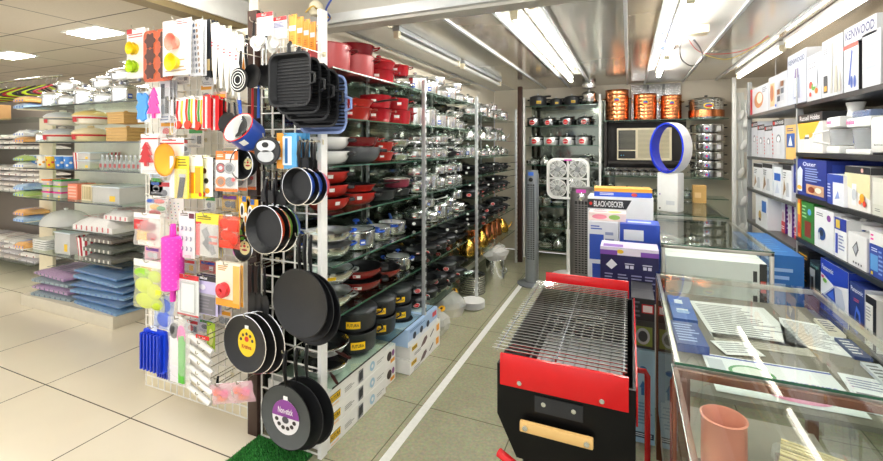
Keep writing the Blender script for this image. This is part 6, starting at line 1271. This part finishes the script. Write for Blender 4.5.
# inside case B : papers and leaflets on the inner shelf (z=.86)
ZP=.861
def sheet(name,pts,z,c,dec,lb,cat='paper',th=.0012):
    "flat printed sheet; pts = four photo pixels near-left, near-right, far-right, far-left projected on the shelf plane"
    q=[P(a,b,Z=z) for a,b in pts]; o=q[0]; ux=(q[1]-q[0]); w=ux.length; ang=math.atan2(ux.y,ux.x); hgt=(q[3]-q[0]).length
    mb=MB().box(0,0,0,w,hgt,th,C(c,.4)); decals(mb,dec,w,hgt,lambda k:T(0,0,th+.0003*(k+1)))
    ob=mb.build(name,smooth=False); ob.location=(o.x,o.y,z); ob.rotation_euler=(0,0,ang); return tag(ob,lb,cat)
case_sheet=[('L',.06,.08,.94,.92,16,'8a8c92'),('r',.05,.45,.95,.455,'6a6c72')]
def flat(name,x,y,w,h,rz,z,c,dec,lb,cat='paper',th=.0012):
    mb=MB().box(-w/2,-h/2,0,w/2,h/2,th,C(c,.4)); decals(mb,dec,w,h,lambda k:T(-w/2,-h/2,th+.0003*(k+1))); ob=mb.build(name,smooth=False); ob.location=(x,y,z); ob.rotation_euler=(0,0,rz); return tag(ob,lb,cat)
flat('price_list',.43,2.17,.30,.42,.08,ZP+.001,'f6f6f6',case_sheet,'large printed white sheet under the case glass beside the grill')
flat('price_list',.655,2.12,.19,.3,-.2,ZP+.001,'f2f4f6',case_sheet,'second white printed sheet at the right under the glass')
flat('blue_booklet',.215,2.2,.09,.3,.0,ZP+.001,'2f62b8',[('L',.25,.1,.75,.9,2,'e8eef8'),('e',.5,.3,.3,.06,'9fc0ea')],'blue booklet with pale print at the left under the glass','booklet',.02)
flat('blue_box',.205,1.88,.1,.22,.05,ZP+.001,'27488f',[('L',.1,.1,.9,.9,7,'a8bce8')],'dark blue flat box nearer than the booklet under the glass','box',.03)
flat('purifier_leaflet',.42,1.66,.36,.26,.02,ZP+.001,'eef1f6',[('r',0,.93,1,.97,'3a4fb0'),('e',.35,.6,.18,.2,'5aa06a'),('e',.35,.6,.15,.16,'dfe9e0'),('e',.3,.3,.09,.14,'c08a68'),('e',.3,.38,.1,.1,'6a4a34'),('e',.6,.14,.2,.1,'e48ab0'),('t','aquasure',.55,.42,.95,.55,'3a4fb0'),('r',.02,.3,.15,.85,'c8ced8')],'leaflet with green oval picture and blue lettering under the glass','leaflet')
flat('leaflet',.68,1.68,.14,.24,-.1,ZP+.001,'dfe3e8',[('r',.1,.1,.9,.5,'3a3f58'),('L',.1,.6,.9,.9,4,'7a80a0')],'leaflet with dark patterned half near the right corner under glass','leaflet')
flat('cardboard_sheet',.45,1.95,.3,.1,.02,ZP+.001,'b9b4a8',[('L',.05,.1,.9,.9,5,'98938a')],'grey cardboard strip between sheet and leaflet under the glass','cardboard')
flat('folded_note',.36,1.87,.13,.11,.3,ZP+.004,'f2f3f4',[('L',.1,.1,.9,.9,5,'9a9ca4')],'small folded note on the cardboard strip under the glass')
for j in range(4): flat('packet',.74,1.62+j*.2,.05,.16,.0,ZP+.001,['c23a4a','d8dce4','3a4a7a','e8e0d0'][j],[('L',.1,.1,.9,.9,5,'f0f0f0' if j%2==0 else '6a6a70')],'thin packet along the right edge under the glass, %s from near end'%ORD[j],'packet',.012)
# inside case A
def jar():
    r=MB(); r.lathe([(0,0),(.062,0),(.066,.01),(.066,.215),(.07,.22),(.064,.222),(.06,.215),(.058,.02),(0,.018)],C('d98f7a',.35),36); return r.build('clay_jar')
o=jar(); o.location=(.222,1.3,.701); o.scale=(.76,.76,.95); tag(o,'salmon pink open jar inside the nearest glass case','jar')
def sticks():
    r=empty('wrapped_skewers'); mb=MB(); rr=random.Random(8)
    for i in range(22): y=(i-11)*.006; z=.012+rr.uniform(0,.022); mb.tube([(-.15,y,z),(.15,y+rr.uniform(-.01,.01),z)],.0035,C('d8c890',.5),6)
    mb.build('sticks',r); w_=MB().lathe([(0,-.17),(.02,-.165),(.05,-.12),(.06,0),(.055,.12),(.07,.17),(.03,.2)],FILM,16,T(0,0,.04)@Matrix.Rotation(R90,4,'Y')); w_.v=[(x,y*1.3,max(.001,z*.6+rr.uniform(0,.006))) for x,y,z in w_.v]; w_.build('plastic_wrap',r,ang=.2); return r
o=sticks(); o.location=(.5,1.325,.782); o.rotation_euler=(0,0,-.3); tag(o,'clear wrapped bundle of pale sticks beside the pink jar','stick bundle')
flat('white_card',.33,1.40,.05,.04,.3,.701,'eeece6',[('r',.5,0,1,1,'d8c8a0')],'tiny white and tan card inside the nearest glass case','card')
tag(MB().box(.36,1.2,.701,.74,1.42,.78,mat('brown_board','7a5a48',.45)).build('brown_board',smooth=False),'brown board lying across the nearest case interior','board')
tag(MB().box(.5,.6,.701,.53,1.19,.74,SILV,bev=.003).build('metal_rail'),'metal channel lying lengthwise in the nearest case','rail')
tag(MB().box(.57,.6,.701,.76,1.18,.72,mat('brown_board','7a5a48',.45)).build('brown_board',smooth=False),'brown board at the right inside the nearest case','board')
# case C: white appliance carton, contents
put('tosh',carton('long_carton',.56,.3,.36,'fbfbfa',f=[('r',.93,.0,1,1,'1c1c1e'),('L',.87,.1,.92,.95,2,'3a3a3c'),('r',.94,.5,.99,.7,'d83a2c')]+[('e',.1+.06*k,.15,.008,.02,'5a5a5c') for k in range(3)]+[('e',.46+.03*k,.15,.008,.02,'5a5a5c') for k in range(3)]),(.51,3.43,.501),'long white carton with black end inside the middle display case','box')
for j in range(3):
    for q in range(2): put('steel_pot',KIND['steel_pot'],(.36+q*.28,3.82+j*.27,.501),'steel pot inside the middle display case, row %s, %s'%(ORD[j],['left','right'][q]),'pot','steel pots inside the middle case',s=.95)
for j in range(3):
    for q in range(2): put('steel_cass',KIND['steel_cass'],(.37+q*.28,4.9+j*.35,.501),'steel casserole inside the farthest display case, row %s, %s'%(ORD[j],['left','right'][q]),'pot','steel casseroles inside the farthest case',s=.9)
put('bb',carton('blue_gadget_box',.16,.12,.3,'2f6fc8',f=[('r',.1,.1,.9,.6,'bcd4f0')]),(.3,3.66,.501),'blue gadget box standing in the middle case behind the white carton','box')
# bladeless ring fan on the farthest case
def ringfan():
    r=empty('ring_fan'); BL=C('1c36c8',.25); rx,rz=.165,.25; cz=.63; n=40
    def ring(sx,sz,y): return [(rx*sx*math.cos(2*PI*i/n),y,cz+(rz*sz)*math.sin(2*PI*i/n)) for i in range(n)]
    k1=1.0;
    R_=[ring(1,1,-.09),ring(1.03,1.02,.09),ring(.93,.95,.09),ring(.9,.93,-.09)]; vs=sum(R_,[])
    w_=MB(); fs=lambda a,b:[(a*n+i,a*n+(i+1)%n,b*n+(i+1)%n,b*n+i) for i in range(n)]
    w_.add(vs,fs(0,1)+fs(1,2),WHITE); w_.add(vs,fs(2,3)+fs(3,0),BL); w_.build('ring',r)
    MB().box(-.1,-.07,0,.1,.07,.385,WHITE,bev=.012).build('base',r)
    MB().lathe([(0,0),(.008,0),(.008,.006),(0,.007)],BLACK,12,T(-.07,-.071,.03,rx=R90)).lathe([(0,0),(.006,0),(.006,.006),(0,.007)],C('8a5ab0'),12,T(-.07,-.071,.17,rx=R90)).build('button',r)
    m=MB(); m.add([(-.01,-.0715,.07),(.07,-.0715,.07),(.07,-.0715,.11),(-.01,-.0715,.11)],[(0,1,2,3)],C('d4d6da')); m.build('rating_label',r,smooth=False); return r
o=ringfan(); p=P(671,212,Z=.95); o.location=(p.x,p.y+.06,.951); o.rotation_euler=(0,0,-.5); tag(o,'blue and white bladeless ring fan standing on the farthest case','fan')
# ---------- fans on the floor ----------
def tower(w,h,col,wide=False):
    def fn():
        r=empty('tower_fan'); g=mat('fan_grey_'+col,col,.3,.5)
        MB().lathe([(0,0),(.16,0),(.17,.012),(.15,.022),(.07,.03),(0,.032)],g if not wide else BLACK,30).build('base',r)
        o=rrect(w,w*.8,w*.3,5); mb=MB(); 
        mb.prism(o,.03,h-.04,g); mb.prism([(a*.9,b*.9) for a,b in o],h-.04,h,g); mb.build('body',r)
        gr=MB().box(-w*.26,-w*.42,h*.22,w*.26,-w*.39,h*.88,BLK)
        for i in range(int(h/.024*.66)): gr.box(-w*.26,-w*.435,h*.22+i*.024,w*.26,-w*.41,h*.22+i*.024+.009,g)
        for x in (-.13,0,.13): gr.box(w*x-.004,-w*.445,h*.22,w*x+.004,-w*.42,h*.88,g)
        gr.build('grille',r,smooth=False)
        MB().lathe([(0,0),(w*.16,0),(w*.16,.012),(w*.08,.02),(0,.02)],BLACK if not wide else STEEL,18,T(w*.0,-w*.4,h*.92,rx=R90)).build('control_knob',r)
        m2=MB(); m2.box(-w*.2,-w*.41,h*.955,w*.2,-w*.4,h*.985,C('3a6fd8' if not wide else 'd84ab8')); m2.build('badge',r,smooth=False)
        return r
    return fn
put('towA',tower(.15,1.32,'8f9498'),(-1.03,5.02,0),'tall slim grey tower fan on a round base near the white floor line','fan',rz=.0)
put('towB',tower(.24,1.16,'7d7a78',True),(AY(582,4.85),4.85,0),'wider dark grey tower fan between the box fan and the appliance cartons','fan')
def quadfan():
    r=empty('box_fan'); s_=.5; cz=1.2; mb=MB(); o=rrect(s_,s_,.1,6); i_=rrect(s_-.05,s_-.05,.085,6); n=len(o)
    vs=[(a,y,cz+b) for y in (-.05,.05) for a,b in o]+[(a,y,cz+b) for y in (-.05,.05) for a,b in i_]
    fs=[]
    for i in range(n):
        j=(i+1)%n; fs+=[(i,j,n+j,n+i),(2*n+i,3*n+i,3*n+j,2*n+j),(i,2*n+i,2*n+j,j),(n+i,n+j,3*n+j,3*n+i)]
    mb.add(vs,fs,WHITE); mb.box(-s_/2+.02,-.02,cz-.012,s_/2-.02,.02,cz+.012,WHITE).box(-.012,-.02,cz-s_/2+.02,.012,.02,cz+s_/2-.02,WHITE); mb.build('housing',r)
    for a in (-1,1):
        for b in (-1,1):
            g=MB()
            for R_ in (.105,.09,.075,.06,.045): g.tube([(a*.118+R_*math.cos(2*PI*i/24),-.052,cz+b*.118+R_*math.sin(2*PI*i/24)) for i in range(24)],.0028 if R_<.1 else .006,WHITE,5,True)
            for k in range(12): t=2*PI*k/12; g.tube([(a*.118+.03*math.cos(t),-.054,cz+b*.118+.03*math.sin(t)),(a*.118+.105*math.cos(t+.3),-.052,cz+b*.118+.105*math.sin(t+.3))],.0022,WHITE,5)
            g.lathe([(0,0),(.028,0),(.022,.014),(0,.016)],GREYM,16,T(a*.118,-.05,cz+b*.118,rx=R90)); g.build('grille',r)
            f=MB()
            for k in range(4):
                t=2*PI*k/4+.4; c_,s2=math.cos(t),math.sin(t); X=T(a*.118,0,cz+b*.118)@Matrix.Rotation(t,4,'Y')@Matrix.Rotation(.5,4,'X')
                f.prism([(.01,-.012),(.06,-.035),(.092,-.02),(.092,.02),(.05,.03),(.01,.012)],-.001,.001,filmmat('grey_blade','b0b4b8',.9),X@Matrix.Rotation(R90,4,'X'))
            f.build('fan_blades',r)
    MB().tube([(0,.02,.03),(0,.02,.55)],.022,WHITE,12).tube([(0,.02,.55),(0,.02,.96)],.015,WHITE,12).lathe([(0,.52),(.03,.52),(.03,.57),(0,.57)],WHITE,16,T(0,.02,0)).build('pole',r)
    MB().lathe([(0,0),(.19,0),(.2,.012),(.16,.03),(.04,.05),(0,.05)],WHITE,30,T(0,.02,0)).build('base',r); MB().box(-.09,-.02,.94,.09,.05,.98,BLACK,bev=.008).build('control_panel',r)
    m=MB().box(-.04,-.053,cz+s_/2-.03,.05,-.05,cz+s_/2-.014,C('d84ab8')); m.build('badge',r,smooth=False); return r
o=quadfan(); o.location=(AY(568,5.5),5.5,0); o.rotation_euler=(0,0,.0); tag(o,'white square fan of four round grilles on a pole','fan')
# ---------- cartons behind the grill ----------
put('navy',carton('appliance_carton',.34,.2,.33,'20204e',f=[('r',0,.86,1,1,'d9d4e4'),('e',.35,.93,.06,.04,'e0b82c'),('r',.7,.86,1,.95,'7a4aa8'),('r',0,.86,.3,.95,'7a4aa8'),('p',[(.1,.66),(.2,.58),(.3,.68),(.2,.78)],'e8e8f2'),('r',.44,.62,.5,.68,'cfd0e4'),('r',.52,.62,.58,.68,'cfd0e4'),('r',.43,.7,.59,.72,'cfd0e4'),('r',.74,.62,.8,.68,'cfd0e4'),('r',.82,.62,.88,.68,'cfd0e4'),('r',.73,.7,.89,.72,'cfd0e4')]+[('L',.08+.23*k,.06,.26+.23*k,.52,8,'8f90b8') for k in range(4)],t=[('r',0,0,1,1,'cbc4dc'),('r',.05,.1,.4,.5,'7a4aa8')]),(.0,3.08,.621),'navy carton with white line drawings and purple top behind the grill','box')
put('navyb',carton('appliance_carton',.36,.3,.62,'d8d6d2',f=[('L',.1,.5,.9,.9,6,'8a8a90')]),(-.01,3.1,.0),'pale tall carton supporting the navy one','box')
put('bw1',carton('appliance_carton',.2,.2,.62,'dde0ea',f=[('r',.0,.55,.5,.85,'2a50b4'),('r',.1,.1,.45,.5,'2446a8'),('L',.55,.2,.9,.9,9,'8f9ac0'),('L',.05,.9,.5,.96,2,'2a50b4')]),(-.17,3.5,.42),'white and blue upright carton left behind the navy one','box')
put('bw2',carton('appliance_carton',.26,.22,.58,'2446b0',f=[('r',.1,.8,.6,.93,'e8ecf8'),('r',.5,.6,.95,.76,'c8d0ec'),('L',.1,.2,.9,.55,6,'8fa4e4')],t=[('r',.1,.1,.9,.9,'3458c4'),('r',.2,.3,.8,.6,'c8d4f0')]),(.07,3.5,.46),'royal blue carton right behind the navy one','box')
put('bwb',carton('appliance_carton',.46,.3,.42,'c9c4b8',f=[('L',.1,.3,.9,.8,5,'8a8478')]),(-.06,3.5,.0),'plain carton on the floor under the blue and white pair','box')
put('flatp',carton('appliance_carton',.26,.16,.06,'f0dcd8',f=[('e',.3,.5,.2,.3,'e88a9c'),('e',.7,.5,.15,.3,'8fb85a')],t=[('e',.3,.5,.2,.3,'e8a0a8'),('e',.7,.4,.18,.3,'e8c86a')]),(-.15,3.52,1.042),'flat carton with pastel pictures on the white and blue one','box')
put('bdbig',carton('appliance_carton',.52,.3,.72,'eceef0',f=[('p',[(0,.97),(1,.97),(.68,.97),(.6,.86),(0,.86)],'26272b'),('e',.05,.915,.025,.02,'e02a20'),('t','BLACK+DECKER',.1,.88,.56,.95,'f0f0f2'),('t','1600W',.06,.8,.25,.85,'3a3c40'),('e',.3,.62,.05,.03,'3a3c40'),('p',[(.6,.6),(.64,.6),(.66,.66),(.58,.66)],'3a3c40'),('L',.3,.2,.9,.5,5,'b8bcc4')]),(AY(620,4.15),4.15,.44),'large white carton with black slanted band and white lettering','box')
put('bdbase',carton('appliance_carton',.52,.3,.44,'cfcac0',f=[('L',.1,.3,.9,.8,5,'9a948a')]),(AY(620,4.15),4.15,0),'plain carton below the large white one with black band','box')
put('orbl',carton('appliance_carton',.46,.24,.07,'2450c8',f=[('r',0,.6,1,1,'e8a43a'),('L',.1,.15,.35,.5,2,'f0f2fa'),('e',.7,.3,.05,.2,'d84a3a')],t=[('r',0,0,1,1,'e9b45a')]),(AY(622,4.15),4.15,1.161),'flat blue and orange carton on top of the large white one','box',rz=.05)
# stack right of the grill
put('ltbl',carton('appliance_carton',.115,.36,.5,'a9cde4',f=[('e',.5,.8,.16,.03,'2f6fb4'),('p',[(.35,.6),(.65,.6),(.5,.68)],'2f6fb4'),('r',.42,.52,.58,.6,'2f6fb4'),('r',.05,.06,.95,.12,'1f3c5c'),('L',.1,.07,.9,.11,2,'e8f0f8'),('L',.1,.2,.9,.45,7,'7aa4c4')],l=[('e',.5,.8,.1,.05,'2f6fb4'),('L',.1,.2,.9,.7,9,'7aa4c4')]),(.07,2.75,.0),'light blue tall carton with arrow marks standing right of the grill','box')
put('grst',carton('appliance_carton',.115,.32,.15,'3a3c3c',f=[('r',.1,.1,.9,.8,'8a9a4a'),('e',.5,.45,.3,.3,'c8ccd0'),('e',.5,.45,.2,.2,'4a4c50')]),(.07,2.75,.501),'carton with round metal gadget picture on the light blue one','box')
put('dkst',carton('appliance_carton',.115,.32,.12,'26262c',f=[('r',.45,.35,.95,.75,'c8202c'),('r',.5,.4,.9,.7,'e8e4e6'),('L',.1,.1,.4,.9,4,'6a6a74')]),(.07,2.75,.652),'dark carton with red and white badge topping the light blue one','box')
# ---------- CHARCOAL GRILL ----------
def grill():
    r=empty('charcoal_grill'); RD=C('c8141a',.22); BK=mat('black_gloss_paint','050506',.35,spec=.25); X0,X1,Y0,Y1=-.435,.02,1.5,2.42; zt=.85
    cs=[(X0,.82),(X0,.64),(X0+.07,.5),(X1-.05,.5),(X1,.6),(X1,.82)]; t=.006
    ci=[(X0+t,.82),(X0+t,.645),(X0+.075,.51),(X1-.055,.51),(X1-t,.605),(X1-t,.82)]
    mb=MB(); n=6
    o_=[(x,Y0+.01,z) for x,z in cs]+[(x,Y1-.01,z) for x,z in cs]+[(x,Y0+.02,z) for x,z in ci]+[(x,Y1-.02,z) for x,z in ci]
    fs=[]
    for i in range(n-1): fs+=[(i,i+1,n+i+1,n+i),(2*n+i,3*n+i,3*n+i+1,2*n+i+1)]
    fs+=[tuple(range(n))[::-1],tuple(range(n,2*n)),tuple(range(2*n,3*n)),tuple(range(3*n,4*n))[::-1],(0,n,3*n,2*n),(n-1,3*n-1,4*n-1,2*n-1),(0,2*n,3*n-1,n-1),(n,2*n-1,4*n-1,3*n)]
    mb.add(o_,fs,BK); mb.build('firebox',r,smooth=False)
    MB().box(X0+.04,Y0+.06,.60,X1-.04,Y1-.06,.606,mat('ash_tray_steel','c9ccd0',.4,.5)).build('ash_tray',r,smooth=False)
    c=MB(); rr=random.Random(2)
    for i in range(9): c.tube([(X0+.05+i*.045,Y0+.08,.7),(X0+.05+i*.045,Y1-.08,.7)],.004,GREYM,6)
    c.build('charcoal_grate',r)
    MB().box(X0+.015,Y0-.008,.755,X1-.02,Y0+.004,.865,RD,bev=.002).build('front_plate',r)
    MB().box(X0+.015,Y1-.004,.76,X1-.02,Y1+.008,.905,RD,bev=.002).build('rear_plate',r)
    MB().box(X1+.001,Y0+.02,.70,X1+.007,Y1-.02,.83,RD,bev=.002).build('side_plate',r)
    g=MB(); z=zt+.006; a,b=X0-.025,X1-.025; y0,y1=Y0+.03,Y1-.035
    for x in (a+.015,(a+b)/2,b-.01): g.tube([(x,y0,z),(x,y1,z)],.0038,CHROME,7)
    N=33
    for i in range(N): y=y0+.004+(y1-y0-.008)*i/(N-1); g.tube([(a,y,z+.006),(b,y,z+.006)],.0031,CHROME,6)
    g.build('grill_grid',r)
    h=MB(); h.tube([(-.3,1.93,.835),(-.1,1.98,.835),(-.09,2.02,.835),(-.13,2.05,.835),(-.34,2.0,.835)],.004,CHROME,7); h.build('lifting_handle',r)
    MB().box(-.345,Y0-.03,.62,-.105,Y0-.012,.655,WOOD,bev=.005).build('wooden_handle',r)
    for x in (-.325,-.125):
        MB().lathe([(0,0),(.01,0),(.009,.005),(0,.006)],CHROME,12,T(x,Y0-.03,.637,rx=R90)).build('bolt',r); MB().tube([(x,Y0-.012,.637),(x,Y0+.012,.637)],.006,BK,8).build('handle_stud',r)
    for x,z_ in ((-.27,.71),(-.17,.71),(-.35,.775),(-.08,.775)): MB().lathe([(0,0),(.008,0),(.008,.005),(0,.006)],CHROME,12,T(x,Y0-.008 if z_>.74 else Y0+.01,z_,rx=R90)).build('screw',r)
    MB().box(-.3,Y0+.006,.68,-.14,Y0+.012,.735,C('1d1f24')).build('vent_slide',r,smooth=False)
    for sx in (X0+.09,X1-.09):
        for sy in (Y0+.08,Y1-.1): MB().tube([(sx,sy,.505),(sx,sy,.012)],.014,BK,10).build('leg',r)
    MB().tube([(X0+.09,Y0+.08,.3),(X1-.09,Y0+.08,.3)],.01,BK,8).tube([(X0+.09,Y1-.1,.3),(X1-.09,Y1-.1,.3)],.01,BK,8).box(X0+.1,Y0+.09,.28,X1-.1,Y1-.11,.29,BK).build('lower_shelf',r)
    MB().tube([(X0-.005,Y0+.05,.47),(X0+.1,Y0+.01,.45),(X1-.1,Y0+.01,.45)],.016,RD,10).build('towel_bar',r)
    MB().tube([(.012,2.25,.4),(.012,2.25,.52),(.022,2.25,.54),(.07,2.25,.54),(.08,2.25,.52),(.08,2.25,.01)],.013,RD,10).build('side_bar',r)
    return tag(r,'red and black charcoal grill with chrome wire grid and wooden handle','charcoal grill')
grill()
# ---------- ceiling wiring ----------
jb=P(697,33,Z=2.42); o=MB().box(-.07,-.06,-.06,.07,.06,0,CREAM,bev=.006).build('ceiling_junction_box'); o.location=(jb.x,jb.y,2.468); tag(o,'cream junction box on the ceiling beside the looped cable','junction box')
def wire(name,pts,c,lb,z=2.43,r=.0035):
    q=[P(a,b,Z=z-(dz[0] if dz else 0)) for a,b,*dz in pts]; o=MB().tube(smoothpts(q),r,C(c,.4),6).build(name); return tag(o,lb,'cable')
def smoothpts(q,n=6):
    out=[]
    for i in range(len(q)-1):
        p0=q[max(0,i-1)];p1=q[i];p2=q[i+1];p3=q[min(len(q)-1,i+2)]
        for k in range(n):
            t=k/n; out.append(.5*((2*p1)+(p2-p0)*t+(2*p0-5*p1+4*p2-p3)*t*t+(3*p1-p0-3*p2+p3)*t*t*t))
    out.append(q[-1]); return out
wire('ceiling_cable',[(694,40),(701,50),(702,60),(692,66),(682,60),(680,48),(683,40)],'2a2a2c','black cable loop hanging under the junction box',2.40,.006)
wire('ceiling_cable',[(690,26),(688,38),(700,52),(720,54),(742,51),(757,44),(768,36)],'c8382c','thin red wire running from junction box to the right tube',2.42)
wire('ceiling_cable',[(702,54),(716,58),(728,59),(742,54),(756,46),(769,38)],'e0c23a','thin yellow wire running beside the red one',2.41)
wire('ceiling_cable',[(664,32),(661,38),(664,46),(661,50),(667,54)],'3a5fae','tangled blue wire at the lit tube above the ring fan',2.41,.005)
wire('ceiling_cable',[(331,0),(326,10),(330,18),(325,24),(329,31)],'2f55c0','blue wire tangle by the grid top above the red pots',2.40,.006)
wire('ceiling_cable',[(306,12),(313,6),(319,12),(325,16),(331,18)],'e8c040','yellow wire tangle by the grid top above the red pots',2.40,.005)
p=P(316,8,Z=2.42); tag(MB().lathe([(0,-.05),(.03,-.045),(.045,-.02),(.04,.02),(.02,.04),(0,.042)],CREAM,14,T(p.x,p.y,p.z)).build('ceiling_wire_knot'),'cream taped knot of wiring above the pan grid','wiring')
for p_,lb in ((P(439,5,Z=2.465),'small cream rosette on the ceiling by the cross beam'),(P(530,10,Z=2.44),'cream tube end bracket at the near end of the aisle tube')):
    o=MB().lathe([(0,0),(.03,0),(.028,-.02),(.012,-.03),(0,-.03)],CREAM,16).build('ceiling_rosette'); o.location=(p_.x,p_.y,2.468); tag(o,lb,'ceiling fitting')
